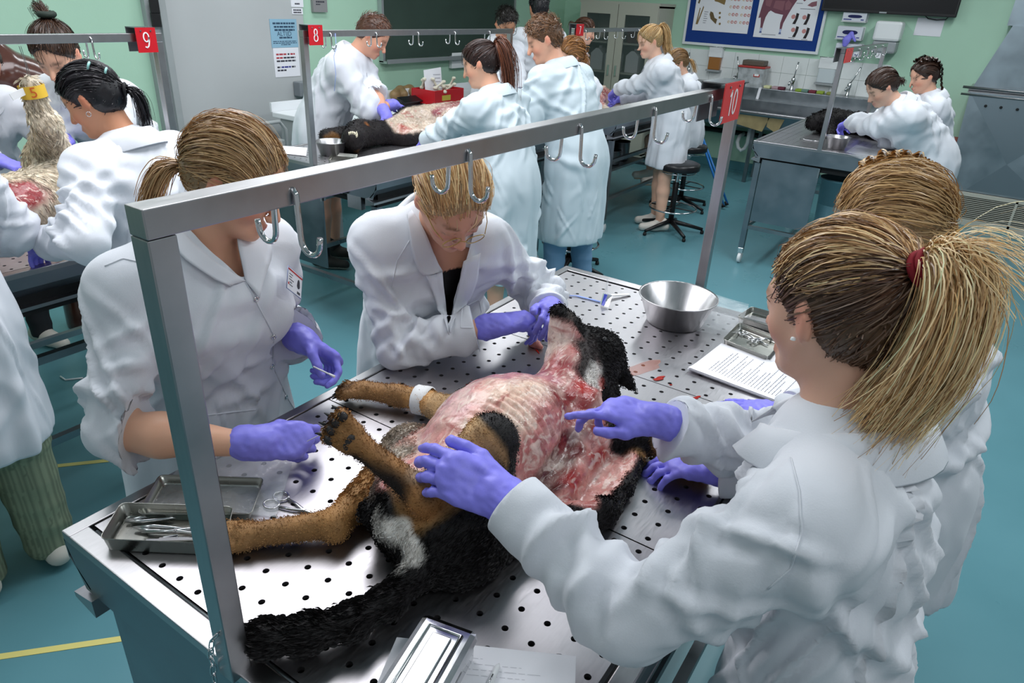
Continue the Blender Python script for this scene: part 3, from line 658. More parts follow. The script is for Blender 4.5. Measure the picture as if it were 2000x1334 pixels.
# ================================================================== the dissection tables
TL, TW, TZ = 1.745, .936, .955
def perforated(x0, x1, y0, y1, xs, ys, z, th=.0025, r=.0056, big=None):
    """sheet with real round holes"""
    mb = MB(); n = 12
    xe = [x0]+[(a+b)/2 for a, b in zip(xs, xs[1:])]+[x1]; ye = [y0]+[(a+b)/2 for a, b in zip(ys, ys[1:])]+[y1]
    for i, x in enumerate(xs):
        for j, y in enumerate(ys):
            a, b, c, d = xe[i], xe[i+1], ye[j], ye[j+1]; rr = .011 if big == (i, j) else r
            ring = [(x+rr*math.cos(2*PI*(k+.5)/n), y+rr*math.sin(2*PI*(k+.5)/n)) for k in range(n)]
            sq = []
            for k in range(n):
                t = 2*PI*(k+.5)/n; cx, cy = math.cos(t), math.sin(t); m = max(abs(cx), abs(cy)); cx /= m; cy /= m
                sq.append((x+(cx*(b-x) if cx > 0 else -cx*(a-x)), y+(cy*(d-y) if cy > 0 else -cy*(c-y))))
            v = [(p[0], p[1], z) for p in ring]+[(p[0], p[1], z) for p in sq]+[(p[0], p[1], z-th*3) for p in ring]
            cor = [(b, d, z), (a, d, z), (a, c, z), (b, c, z)]; v += cor
            f = []
            for k in range(n):
                k2 = (k+1) % n; f.append((k, n+k, n+k2, k2)); f.append((k, k2, 2*n+k2, 2*n+k))
            # corner fill
            for ci, k in enumerate((1, 4, 7, 10)): f.append((n+k, 3*n+ci, n+(k+1) % n)) if False else None
            mb.add(v[:3*n], f)
            for ci, (P, k) in enumerate(zip(cor, (1, 4, 7, 10))):
                mb.add([v[n+k], P, v[n+(k+1) % n]], [(0, 1, 2)])
    return mb
mat('panel_steel', '#bdbabd', .36, 1, noise=.05, nscale=40, rvar=.05, bump=.008, bscale=200, stretch=(1.0, 7, 1))
YS = [-.876+.0478*j for j in range(18)]
PX = [(.042, .5825, [.057+.0461*i for i in range(12)]), (.5855, 1.1485, [.6045+.0465*i for i in range(12)]), (1.1515, 1.70, [1.170+.0465*i for i in range(12)])]
def make_table(o, label, sign, sign_end, numeral, sign_mat='sign_red', hooks=(.167, .50, .85, 1.20, 1.575)):
    ox, oy = o; t = thing('dissection_table', label, 'table', (ox, oy, 0), 'steel dissection tables')
    P = lambda x, y, z: (ox+x, oy+y, z)
    B = lambda mb, a, b, bev=0: mb.box(P(*a), P(*b), bev)
    # rim
    m = MB(); B(m, (0, -.026, TZ-.02), (TL, 0, TZ), .002); B(m, (0, -TW, TZ-.02), (TL, -TW+.032, TZ), .002); B(m, (0, -TW+.032, TZ-.02), (.034, -.026, TZ), .002); B(m, (TL-.036, -TW+.032, TZ-.02), (TL, -.026, TZ), .002)
    m.build('rim', 'steel', t)
    # folded apron: ends upright, long sides lean in
    for nm, a, b in (('near', 0, .004), ('far', TL-.004, TL)):
        m = MB(); m.prism([(oy-.0, TZ-.018), (oy-.035, TZ-.115), (oy-TW+.035, TZ-.115), (oy-TW, TZ-.018)], 0, ox+a, ox+b); m.build('end_apron', 'steel_plate', t)
    for s_ in (0, 1):
        y0 = 0 if s_ == 0 else -TW; sg = -1 if s_ == 0 else 1
        m = MB(); m.prism([(oy+y0, TZ-.018), (oy+y0+sg*.004, TZ-.018), (oy+y0+sg*.004, TZ-.055), (oy+y0+sg*.055, TZ-.105), (oy+y0+sg*.05, TZ-.108), (oy+y0, TZ-.058)], 1-1, ox, ox+TL); m.build('side_apron', 'steel_plate', t)
        m = MB(); m.prism([(oy+y0+sg*.012, TZ-.125), (oy+y0+sg*.075, TZ-.112), (oy+y0+sg*.075, TZ-.15), (oy+y0+sg*.012, TZ-.137)], 0, ox-.012, ox+TL); m.build('ledge_rail', 'steel', t)
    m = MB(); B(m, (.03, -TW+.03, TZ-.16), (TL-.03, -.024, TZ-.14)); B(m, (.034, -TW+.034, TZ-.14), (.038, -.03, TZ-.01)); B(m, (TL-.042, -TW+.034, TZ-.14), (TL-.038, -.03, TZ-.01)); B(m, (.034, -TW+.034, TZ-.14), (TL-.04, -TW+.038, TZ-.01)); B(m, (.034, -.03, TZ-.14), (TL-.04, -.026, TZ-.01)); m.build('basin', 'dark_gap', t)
    for k, (a, b, xs) in enumerate(PX):
        mb = perforated(a, b, -.893, -.028, xs, YS, 0, big=(5, 1) if k == 0 else None)
        mb.v = [(x+ox, y+oy, z+TZ-.0035) for x, y, z in mb.v]
        pn = mb.build('perforated_panel', 'panel_steel', t)
    m = MB(); m.tube([P(.0385, -.04, TZ-.009), P(.0385, -.885, TZ-.009)], .0042, 8); m.build('panel_lip', 'steel_dark', t)
    # legs with casters
    for x in (.05, TL-.06):
        for y in (-.055, -TW+.055):
            lg = MB().box(P(x-.02, y-.02, .13), P(x+.02, y+.02, TZ-.12)).build('leg', 'steel_plate', t)
            c = MB(); c.box(P(x-.018, y-.022, .085), P(x+.018, y+.022, .13), .005); c.build('caster_fork', 'chrome', lg)
            c = MB(); c.lathe([(.0, -.012), (.042, -.012), (.045, -.008), (.045, .008), (.042, .012), (0, .012)], (0, 0, 0), 14).frame(P(x+.012, y, .0455), (1, 0, 0), (0, 0, 1), (0, 1, 0)); c.build('caster_wheel', 'white_plastic', lg)
    # stretchers
    for nm, a, b in (('s', (.07, -.055, .62), (TL-.08, -.055, .62)), ('s', (.07, -TW+.055, .62), (TL-.08, -TW+.055, .62)), ('s', (.07, -.055, .30), (TL-.08, -.055, .30)), ('s', (.07, -TW+.055, .30), (TL-.08, -TW+.055, .30)), ('s', (.05, -.075, .30), (.05, -TW+.075, .30)), ('s', (TL-.06, -.075, .30), (TL-.06, -TW+.075, .30))):
        MB().obox(P(*a), P(*b), (0, 0, 1), .028, .028).build('stretcher', 'steel_dark', t)
    m = MB(); B(m, (.02, -.50, .36), (.028, -.085, TZ-.13)); m.build('end_panel', 'steel_plate', t)
    m = MB(); B(m, (.012, -.50, TZ-.20), (.045, -.49, TZ-.13)); m.build('bracket', 'steel', t)
    # gallows: posts, bar, hooks
    PH = .662; w2 = .0155
    for x, z0 in ((.004, TZ-.006), (TL+.10, TZ-.02)):
        m = MB().box(P(x-w2, -.468-w2, z0), P(x+w2, -.468+w2, TZ+PH-.0315), .0015)
        if x > 1: m.box(P(TL-.004, -.468-w2, TZ-.09), P(x+w2, -.468+w2, TZ-.018), .001)
        m.build('post', 'steel', t)
    m = MB().box(P(.004-w2, -.468-w2-.0004, TZ+PH-.031), P(TL+.10+w2, -.468+w2+.0004, TZ+PH), .0015); m.build('crossbar', 'steel', t)
    for x in hooks:
        for sg in (-1, 1):
            y = -.468+sg*(w2+.004); zt = TZ+PH-.012
            pts = [P(x, y-sg*.004, zt), P(x, y+sg*.001, zt-.006)]+[P(x, y+sg*.002, zt-.03), P(x, y+sg*.003, zt-.058)]
            for k in range(1, 9):
                a = PI*k/8; pts.append(P(x, y+sg*(.003+.016*(1-math.cos(a))), zt-.058-.017*math.sin(a)))
            pts.append(P(x, y+sg*.036, zt-.050))
            MB().tube(pts, .0036, 8).build('hook', 'chrome', t)
    # number sign: a folded plate on the post
    if sign:
        x = (TL+.10) if sign_end == 'far' else .004
        s = -1
        pl = MB().box(P(x-w2-.003, -.468-w2-.012, TZ+PH-.085), P(x-w2-.0005, -.468+w2+.012, TZ+PH+.006)).box(P(x-w2-.003, -.468-w2-.012, TZ+PH+.003), P(x+w2+.003, -.468+w2+.012, TZ+PH+.006)).build('sign_bracket', 'steel_dark', t)
    return t
t10 = make_table((0, .006), 'stainless steel dissection table in the foreground carrying the dog', True, 'far', '10')
t8 = make_table((2.2, 2.318), 'steel dissection table with sign 8 in the middle distance', False, 'near', '8')
t9 = make_table((-.465, 2.24), 'steel dissection table with sign 9 at the left edge', False, 'far', '9')
t7 = make_table((4.95, 2.318), 'steel dissection table with sign 7 at the back', False, 'near', '7')
t6 = make_table((5.015, .297), 'steel dissection table at the right back with the black carcass', False, 'near', '6')
DIG = {'1': [[(.30, .75), (.62, 1.0), (.62, 0)]], '0': [[(.5+.42*math.cos(a), .5+.5*math.sin(a)) for a in [2*PI*k/20 for k in range(21)]]], '7': [[(.1, 1), (.9, 1), (.45, 0)]],
       '8': [[(.5+.32*math.cos(a), .76+.24*math.sin(a)) for a in [2*PI*k/18 for k in range(19)]], [(.5+.40*math.cos(a), .26+.26*math.sin(a)) for a in [2*PI*k/18 for k in range(19)]]],
       '9': [[(.5+.36*math.cos(a), .70+.30*math.sin(a)) for a in [2*PI*k/18 for k in range(19)]], [(.86, .70), (.84, .40), (.70, .12), (.45, 0), (.22, .06)]]}
def stroke_digits(s, c, ex, ez, w_, h, parent):
    dh = h*.60; dw = min(dh*.55, w_*.80/len(s)); n = ex.cross(ez)
    for k, ch in enumerate(s):
        o = c+ex*((k-len(s)/2)*dw*1.12)-ez*dh/2; mb = MB()
        for st in DIG[ch]:
            P_ = [o+ex*(x*dw)+ez*(y*dh) for x, y in st]
            for a, b in zip(P_, P_[1:]): mb.obox(a, b+(b-a)*.05, n, dh*.085, .0012)
        mb.build('numeral', 'white_paint', parent)
def number_sign(tb, corners, numeral, size, m, side=None):
    """corners: tl, tr, br, bl in world coordinates; a thin folded red plate"""
    tl, tr, br, bl = [Vector(c) for c in corners]; ex = (tr-tl).normalized(); ez = (tl-bl).normalized(); n = ex.cross(ez).normalized()
    pl = mesh_obj('number_sign', [tuple(p+n*k) for k in (0, -.003) for p in (tl, tr, br, bl)], [(3, 2, 1, 0), (4, 5, 6, 7), (0, 1, 5, 4), (1, 2, 6, 5), (2, 3, 7, 6), (3, 0, 4, 7)], m, tb)
    c = (tl+tr+br+bl)/4
    if numeral: stroke_digits(numeral, c+n*.0012, ex, ez, (tr-tl).length, (tl-bl).length, pl)
    for s in (.25, .75):
        q = tl+(tr-tl)*s-ez*.012; MB().lathe([(.0035, 0), (.003, .002)], (0, 0, 0), 8, True).frame(q+n*.001, ex, ez, n).build('rivet', 'steel_dark', pl)
    return pl

# ================================================================== people
from mathutils.bvhtree import BVHTree
def rotv(v, ax, a):
    ax = nrm(ax); v = V3(v); return v*math.cos(a)+np.cross(ax, v)*math.sin(a)+ax*(ax@v)*(1-math.cos(a))
UP = V3((0, 0, 1))
def ik(s, w_, a, b, hint):
    s, w_ = V3(s), V3(w_); d = w_-s; L = np.linalg.norm(d)
    if L > (a+b)*.998: w_ = s+d/L*(a+b)*.998; d = w_-s; L = np.linalg.norm(d)
    u = d/L; x = (a*a-b*b+L*L)/(2*L); hgt = math.sqrt(max(a*a-x*x, 1e-6)); h = V3(hint); h = h-u*(h@u); h = nrm(h)
    return s+u*x+h*hgt, w_
def rig(feet, yaw, h=1.68, lean=0, side=0, pelz=.53, back=0, head=(20, 0, 0), wL=None, wR=None, hL=None, hR=None, eL=None, eR=None, shr=0, shw=1.0, legs=None, neckf=.0, twist=0):
    """yaw: facing direction in degrees; lean: forward bend; wL/wR wrist targets; hL/hR elbow hints"""
    y = math.radians(yaw); f = V3((math.cos(y), math.sin(y), 0)); l = V3((-math.sin(y), math.cos(y), 0))
    J = dict(h=h, f=f, l=l); P = V3((feet[0], feet[1], pelz*h))-f*back; J['pel'] = P
    la = math.radians(lean); sa = math.radians(side)
    u1 = rotv(rotv(UP, l, la*.75), f, sa*.8); u = rotv(rotv(UP, l, la*1.12), f, sa)
    f1 = rotv(f, l, la*.75); ft = rotv(f, l, la*1.12); lt = np.cross(u, ft); lt = nrm(lt)
    if twist: ft = rotv(ft, u, math.radians(twist)); lt = rotv(lt, u, math.radians(twist))
    J['wai'] = P+u1*.105*h; J['che'] = J['wai']+u*.115*h; J['nb'] = J['che']+u*.085*h; J['u'] = u; J['ft'] = ft; J['lt'] = lt
    sp = J['nb']-u*.028*h; J['sL'] = sp+lt*.103*h*shw+u*shr; J['sR'] = sp-lt*.103*h*shw+u*shr
    hp, hy, hr = [math.radians(a) for a in head]
    hf = rotv(f, UP, hy); hl = np.cross(UP, hf); hu = rotv(UP, hl, hp); hf = rotv(hf, hl, hp); hu = rotv(hu, hf, hr); hl = np.cross(hu, hf)
    J['hf'], J['hl'], J['hu'] = hf, hl, hu
    nd = nrm(u*.55+hu*.45+hf*neckf); J['head'] = J['nb']+nd*.048*h+hu*.062*h+hf*.014*h
    a, b = .172*h, .150*h
    for s, sg in (('L', 1), ('R', -1)):
        w_ = wL if s == 'L' else wR; e = eL if s == 'L' else eR; hint = hL if s == 'L' else hR
        S = J['s'+s]
        if w_ is None: w_ = S-UP*.30*h+lt*sg*.05+f*.04; hint = -f
        if hint is None: hint = -UP*.8+lt*sg*.6-f*.3
        if e is None: J['e'+s], J['w'+s] = ik(S, w_, a, b, hint)
        else: J['e'+s] = V3(e); J['w'+s] = V3(w_)
    for s, sg in (('L', 1), ('R', -1)):
        J['h'+s] = P+l*sg*.052*h-UP*.01*h
        if legs and s in legs: k, an = legs[s]; J['k'+s], J['a'+s] = V3(k), V3(an)
        else:
            an = V3((feet[0], feet[1], .045*h))+l*sg*.062*h; J['a'+s] = an; J['k'+s] = (J['h'+s]+an)/2+f*.012+UP*.0
    return J
def head_ops(F, J, fine):
    s = J['h']/1.70*J.get('hs', 1.0); c = J['head']; A = (J['hf'], J['hl'], J['hu']); f, l, u = A
    H = lambda a, b, d: c+(f*a+l*b+u*d)*s
    R = lambda *r: tuple(x*s for x in r)
    F.ell(H(-.012, 0, .032), R(.097, .076, .083), A, .02*s)
    F.cone(H(.022, 0, -.012), H(.050, 0, -.080), .064*s, .034*s, .03*s, flat=l, fs=.92)
    for b in (-1, 1):
        F.ell(H(.045, .034*b, -.030), R(.032, .028, .030), A, .025*s); F.cone(H(-.005, .054*b, -.035), H(.045, .026*b, -.086), .018*s, .016*s, .025*s)
    F.ell(H(.074, 0, -.096), R(.018, .020, .015), A, .02*s)
    F.cone(H(-.022, 0, -.045), J['nb']-J['u']*.02, .050*s, .056*s, .03*s)
    if fine:
        F.ell(H(.074, 0, .020), R(.014, .048, .014), A, .02*s)
        for b in (-1, 1): F.ell(H(.095, .031*b, -.002), R(.014, .017, .011), A, .014*s, 's')
        F.cone(H(.084, 0, .006), H(.106, 0, -.034), .0075*s, .011*s, .012*s); F.ell(H(.104, 0, -.038), R(.012, .013, .009), A, .008*s)
        for b in (-1, 1):
            F.ell(H(.096, .012*b, -.041), R(.009, .008, .007), A, .006*s); F.ell(H(.0785, .031*b, -.001), R(.0125, .0145, .0115), A, .004*s)
        F.ell(H(.088, 0, -.064), R(.010, .022, .0055), A, .007*s); F.ell(H(.086, 0, -.075), R(.010, .019, .006), A, .007*s); F.ell(H(.098, 0, -.0695), R(.010, .022, .0018), A, .003*s, 's')
    else:
        F.cone(H(.084, 0, .004), H(.106, 0, -.034), .009*s, .013*s, .014*s); F.ell(H(.086, 0, -.068), R(.012, .022, .010), A, .012*s)
        for b in (-1, 1): F.ell(H(.094, .031*b, -.002), R(.012, .018, .011), A, .016*s, 's')
    for b in (-1, 1):
        tl = nrm(u*.95-f*.25)
        F.ell(H(-.012, .079*b, -.004), R(.018, .009, .031), (nrm(f+l*b*-.45), nrm(l*b+f*.45), tl), .008*s)
        if fine:
            F.ell(H(-.006, .090*b, .002), R(.010, .007, .019), (nrm(f+l*b*-.45), nrm(l*b+f*.45), tl), .005*s, 's')
def skin_cols(v, J, tone, lip, brow, fine, sock=None):
    s = J['h']/1.70*J.get('hs', 1.0); q = (v-J['head'])@np.stack([J['hf'], J['hl'], J['hu']], 1)/s
    tone = V3(lin(tone)); c = np.repeat(tone[None], len(v), 0)
    c *= (1+.05*wob(v, 60, 3))[:, None]
    fx, ly, uz = q.T; al = np.abs(ly)
    def blob(a, b, d, ra, rb, rd): return np.exp(-((fx-a)/ra)**2-((al-b)/rb)**2-((uz-d)/rd)**2)
    def mixc(col, m):
        nonlocal c; c = c*(1-m[:, None])+V3(lin(col))*m[:, None]
    near = (np.abs(q) < .16).all(1)
    red = tuple(np.clip(np.array([int(tone_hex(tone)[i:i+2], 16)/255 for i in (1, 3, 5)])*np.array([1.0, .82, .80]), 0, 1))
    mixc(red, near*np.clip(.8*blob(.06, .042, -.035, .03, .022, .02)+.6*blob(.108, 0, -.036, .014, .014, .010)+.7*(al > .078)*blob(-.01, .085, 0, .03, .02, .035), 0, .8))
    mixc(lip, near*np.clip(1.3*blob(.092, 0, -.0695, .016, .019, .009), 0, .85))
    if fine:
        mixc(brow, near*np.clip(1.3*np.exp(-((uz-.021-.006*np.cos((al-.034)*60))/.0045)**2)*np.exp(-((al-.034)/.017)**4)*(fx > .04), 0, .8))
        mixc('#3a2a22', near*np.clip(1.2*np.exp(-((uz+.0055+.10*(al-.031)**2/.02)/.0022)**2)*np.exp(-((al-.031)/.0135)**4)*(fx > .05), 0, .85))
    else:
        mixc(brow, near*np.clip(np.exp(-((uz-.020)/.006)**2)*np.exp(-((al-.034)/.018)**4)*(fx > .04), 0, .7)); mixc('#40302a', near*np.clip(np.exp(-((uz+.003)/.0045)**2)*np.exp(-((al-.032)/.014)**4)*(fx > .05), 0, .7))
    return c
def tone_hex(t):
    t = np.where(t <= .0031308, t*12.92, 1.055*np.maximum(t, 1e-6)**(1/2.4)-.055); return '#%02x%02x%02x' % tuple(int(np.clip(x, 0, 1)*255) for x in t)
def limb_folds(v, n, segs, amp):
    """soft ridges that run round a limb (used for trousers)"""
    d = np.zeros(len(v))
    for i, (a, b, r, fr, e0, e1) in enumerate(segs):
        a, b = V3(a), V3(b); ab = b-a; L = np.linalg.norm(ab); u = ab/L; q = v-a; t = q@u; rad = q-t[:, None]*u; rr = np.linalg.norm(rad, axis=1)
        e = nrm(np.cross(u, UP+V3((.01, .02, 0)))); g = np.cross(u, e); ca = rad@e/np.maximum(rr, 1e-6); sa = rad@g/np.maximum(rr, 1e-6)
        w_ = np.clip(1.6-rr/r, 0, 1)*np.clip((t+.05)/.05, 0, 1)*np.clip((L+.05-t)/.05, 0, 1); tt = np.clip(t/L, 0, 1); en = e0+(e1-e0)*tt
        ph = t*fr+1.5*ca*np.sin(t*fr*.23+i)+1.1*sa+.9*wob(v, 22, i+1)
        rid = 1-2*np.abs(np.sin(ph*.5)); rid = np.sign(rid)*np.abs(rid)**1.2
        d += w_*en*rid*(.65+.35*wob(v, 14, i+4))*amp
    return v+n*d[:, None]
def creases(v, a, b, r, N, rng, amp, w0, w1, slope, span, bias=0.0, mask=None, ref=None, lo=0.0, hi=1.0):
    """raised cloth folds of finite length on a tube a-b: each runs obliquely round the axis"""
    a, b = V3(a), V3(b); ab = b-a; L = np.linalg.norm(ab); u = ab/L; q = v-a; t = q@u; rad = q-t[:, None]*u; rr = np.linalg.norm(rad, axis=1)
    e = nrm(np.cross(u, V3((.13, .21, .97)) if abs(u[2]) < .9 else V3((1, .1, .0)))) if ref is None else nrm(V3(ref)-u*(V3(ref)@u)); g = np.cross(u, e); th = np.arctan2(rad@g, rad@e)
    w_ = np.clip((1.7*r-rr)/(.25*r), 0, 1)*np.clip((t+.03)/.04, 0, 1)*np.clip((L+.03-t)/.04, 0, 1)
    if mask is not None: w_ = w_*mask
    act = np.where(w_ > 0)[0]
    if not len(act): return np.zeros(len(v))
    t = t[act]; th = th[act]; d = np.zeros(len(act)); wn = .010*wob(v[act], 24, 3)+.004*wob(v[act], 60, 4)
    for k in range(N):
        x = rng.random(); x = x**(1-bias) if bias >= 0 else 1-(1-x)**(1+bias); t0 = (lo+(hi-lo)*x)*L; t1 = rng.uniform(-PI, PI); sl = rng.normal()*slope; sp = span*rng.uniform(.6, 1.4); wd = rng.uniform(w0, w1)
        dt = (th-t1+PI) % (2*PI)-PI; y = t-t0-sl*dt*r+wn+.06*r*dt*dt
        p = np.exp(-(y/wd)**2)-.45*np.exp(-((y-1.9*wd)/(wd*1.1))**2)-.45*np.exp(-((y+1.9*wd)/(wd*1.1))**2)
        d += p*np.exp(-(dt/sp)**2)*rng.uniform(.4, 1.0)
    o = np.zeros(len(v)); o[act] = np.clip(d, -1.2, 1.6)*w_[act]*amp; return o
def make_coat(J, h, m='coat', hem=.50, sleeve=(1.0, 1.0), ease=1.0, roomy=1.0, vneck=.0, bust=0.0, amp=.018, skirt=None, cuffL=0.02, cuffR=.02, hang=None):
    """SDF lab coat; sleeve = fraction of the forearm that is covered (right, left order L, R)"""
    H = J['h']; F = Field(h); u, ft, lt = J['u'], J['ft'], J['lt']; R = roomy
    F.cone(J['pel'], J['wai'], .112*H*R, .100*H*R, .05, flat=J['f'], fs=.78)
    F.cone(J['wai'], J['che'], .100*H*R, .106*H*R, .05, flat=ft, fs=.78)
    F.cone(J['che'], J['nb']-u*.045*H, .106*H*R, .085*H, .05, flat=ft, fs=.78)
    F.cone(J['sL']-u*.012*H, J['sR']-u*.012*H, .044*H, .044*H, .05)
    F.cone(J['nb']-u*.040*H, J['nb']-u*.006*H, .062*H, .046*H, .035)
    if bust:
        for sg in (-1, 1): F.ell(J['che']+ft*.055*H+lt*sg*.045*H-u*.005*H, (.05*H*bust, .046*H*bust, .05*H*bust), (ft, lt, u), .05)
    z0 = hem*H if hem < 1 else hem
    a = J['pel']+V3((0, 0, .02*H)); bt = V3((J['pel'][0], J['pel'][1], z0+.05))
    if hang is not None: bt = bt+V3(hang)
    if skirt is not None: bt = V3(skirt)
    F.cone(a, bt, .110*H*R, .122*H*R, .05, flat=J['f'], fs=.80)
    for s, fr in (('L', sleeve[0]), ('R', sleeve[1])):
        S, E, W = J['s'+s], J['e'+s], J['w'+s]
        F.cone(S, E, .0425*H*ease, .037*H*ease, .05)
        if fr > 0:
            W2 = E+(W-E)*min(fr, 1.0); F.cone(E, W2, .036*H*ease, (.031 if fr > .6 else .036)*H*ease, .02)
            if fr < .9: F.cone(E+(W2-E)*.55, W2, .0395*H*ease, .039*H*ease, .008)
    zc = z0
    v, q = F.mesh(); n = vnormals(v, q); rng = np.random.default_rng(int(abs(J['pel'][0])*1000) % 9973)
    armw = np.ones(len(v))
    for s in ('L', 'R'):
        for a_, b_ in ((J['s'+s], J['e'+s]), (J['e'+s], J['w'+s])):
            ab = b_-a_; t = np.clip(((v-a_)@ab)/(ab@ab), 0.12, 1); armw *= np.clip((np.linalg.norm(v-a_-t[:, None]*ab, axis=1)/(.05*H)-1.0)*1.2, 0, 1)
    wd = (max(.0095, 1.25*h), max(.020, 2.3*h)); D = np.zeros(len(v)); nf_ = (17, 34) if h < .009 else (14, 26)
    for s in ('L', 'R'):
        D += creases(v, J['s'+s], J['e'+s], .05*H*ease, nf_[0], rng, amp*.85, *wd, .55, 1.25, bias=.35, mask=1-armw*.8)
        D += creases(v, J['e'+s], J['w'+s], .042*H*ease, nf_[0], rng, amp*.9, *wd, .5, 1.25, bias=-.5, mask=1-armw*.8)
    D += creases(v, J['wai']-J['u']*.02, J['nb'], .125*H, nf_[1], rng, amp*.85, wd[0]*1.1, wd[1]*1.2, 1.1, .75, mask=armw, ref=J['ft'])
    z1 = V3((J['pel'][0], J['pel'][1], z0))
    # long hanging folds of the skirt
    P = v-J['pel']; k = np.clip((J['wai'][2]-.02-v[:, 2])/.30, 0, 1); ang = np.arctan2(P@J['l'], P@J['f'])
    D += armw*k*.012*(np.sin(ang*7+2*wob(v, 5, 2))+.5*np.sin(ang*13+1.5+1.5*wob(v, 6, 3)))
    D += creases(v, z1, J['wai'], .14*H, 18, rng, amp*.6, wd[0]*1.2, wd[1]*1.5, 2.2, .35, mask=armw*np.clip((J['wai'][2]+.05-v[:, 2])/.1, 0, 1))
    D += .004*wob(v, 17, 7)+.0018*wob(v, 48, 5)
    D = np.maximum(D, -.008)
    v = v+n*D[:, None]
    for s, fr in (('L', sleeve[0]), ('R', sleeve[1])):      # flat cuffs
        S_, E, W = J['s'+s], J['e'+s], J['w'+s]; dr = nrm(W-E) if fr > .02 else nrm(E-S_); W2 = E+(W-E)*min(fr, 1.0); W2 = W2-dr*.004 if fr > .02 else E-dr*.05
        t = (v-W2)@dr; rd = np.linalg.norm(v-W2-t[:, None]*dr, axis=1); s_ = (t > 0) & (t < .10) & (rd < .075); v[s_] -= dr*t[s_][:, None]
    sel = (v[:, 2] < zc) & (armw > .3); v[sel, 2] = zc+.001*wob(v[sel], 30, 1)
    return v, q
def collar_mesh(J, mb, w_=.046, rise=.060, r0=.0465, th=.003, op=162, drop=.0, spread=1.0):
    H = J['h']; u = nrm(J['u']*.8+J['hu']*.2); f = nrm(J['ft']-u*(J['ft']@u)); l = np.cross(u, f); c = J['nb']-u*.004*H
    N = 28; rows = []
    for i in range(N+1):
        a = math.radians(-op+2*op*i/N); k = abs(a)/math.radians(op)
        d = -f*math.cos(a)+l*math.sin(a)
        fr = k**2.2
        r = r0*H*(1+.18*math.cos(a)**2)
        top = c+d*(r+.004)+u*(rise*H/1.7*(1-.75*fr))+f*.010*fr
        inn = c+d*(r+.002)-u*.022
        mid = c+d*(r+.024)+u*(rise*H/1.7*.66*(1-.8*fr)); out = c+d*(r+w_*spread*(.85+.35*fr))-u*(.001+.022*fr+drop)
        rows.append([inn, top, top+d*.006+u*.0005, mid, out])
    M = len(rows[0]); v = []; 
    for rw in rows: v += [tuple(p) for p in rw]
    for rw in rows:
        dl = th; v += [tuple(p-u*dl*1.0) for p in rw]
    f_ = []; n = (N+1)*M
    for i in range(N):
        for j in range(M-1):
            a0, b0 = i*M+j, (i+1)*M+j; f_.append((a0, b0, b0+1, a0+1)); f_.append((n+a0, n+a0+1, n+b0+1, n+b0))
    for i in range(N):
        j = M-1; f_.append((i*M+j, (i+1)*M+j, n+(i+1)*M+j, n+i*M+j))
    for i in (0, N):
        for j in range(M-1): f_.append((i*M+j, i*M+j+1, n+i*M+j+1, n+i*M+j))
    mb.add(v, f_, True); return mb
def bvh_of(v, q): return BVHTree.FromPolygons([tuple(p) for p in v], [tuple(int(i) for i in f) for f in q])
def drape(bvh, o, d, lift=.002, fall=.3):
    h = bvh.ray_cast(Vector(o), Vector(d))
    if h[0] is None: return V3(o)+V3(d)*fall, -V3(d)
    nn = V3(h[1]); nn = nn if nn@V3(d) < 0 else -nn
    return V3(h[0])+nn*lift, nn
def patch(bvh, J, pts, n=8, lift=.003, th=.003, out=None):
    """cloth flap laid on the coat: polygon rows given as (left, up) pairs per side in chest coordinates: rows = [(p0, p1), ...]"""
    mb = MB(); c = J['che']; ft, lt, u = J['ft'], J['lt'], J['u']; V = []
    for a, b in pts:
        for i in range(n+1):
            k = i/n; s = a[0]+(b[0]-a[0])*k; t = a[1]+(b[1]-a[1])*k; lf = a[2]+(b[2]-a[2])*k if len(a) > 2 else lift
            p, nn = drape(bvh, c+lt*s+u*t+ft*.6, -ft, lf); V.append(p)
    R_ = len(pts); W = n+1; v = [tuple(p) for p in V]+[tuple(p-ft*th) for p in V]; f = []; o = R_*W
    for i in range(R_-1):
        for j in range(n):
            a0 = i*W+j; b0 = a0+W; f.append((a0, a0+1, b0+1, b0)); f.append((o+a0, o+b0, o+b0+1, o+a0+1))
    for i in range(R_-1):
        for j in (0, n): a0 = i*W+j; b0 = a0+W; f.append((a0, b0, o+b0, o+a0))
    for j in range(n):
        for i in (0, R_-1): a0 = i*W+j; f.append((a0, a0+1, o+a0+1, o+a0))
    mb.add(v, f, True); return mb
def seam(bvh, J, pts, back=False, r=.0013, lift=.0005):
    ft, lt, u = J['ft'], J['lt'], J['u']; c = J['che']; sg = -1 if back else 1; P = []
    for i in range(len(pts)-1):
        for k in range(8):
            s = pts[i][0]+(pts[i+1][0]-pts[i][0])*k/8; t = pts[i][1]+(pts[i+1][1]-pts[i][1])*k/8; P.append(drape(bvh, c+lt*s+u*t+ft*sg*.6, -ft*sg, lift)[0])
    return MB().tube(P, r, 5)
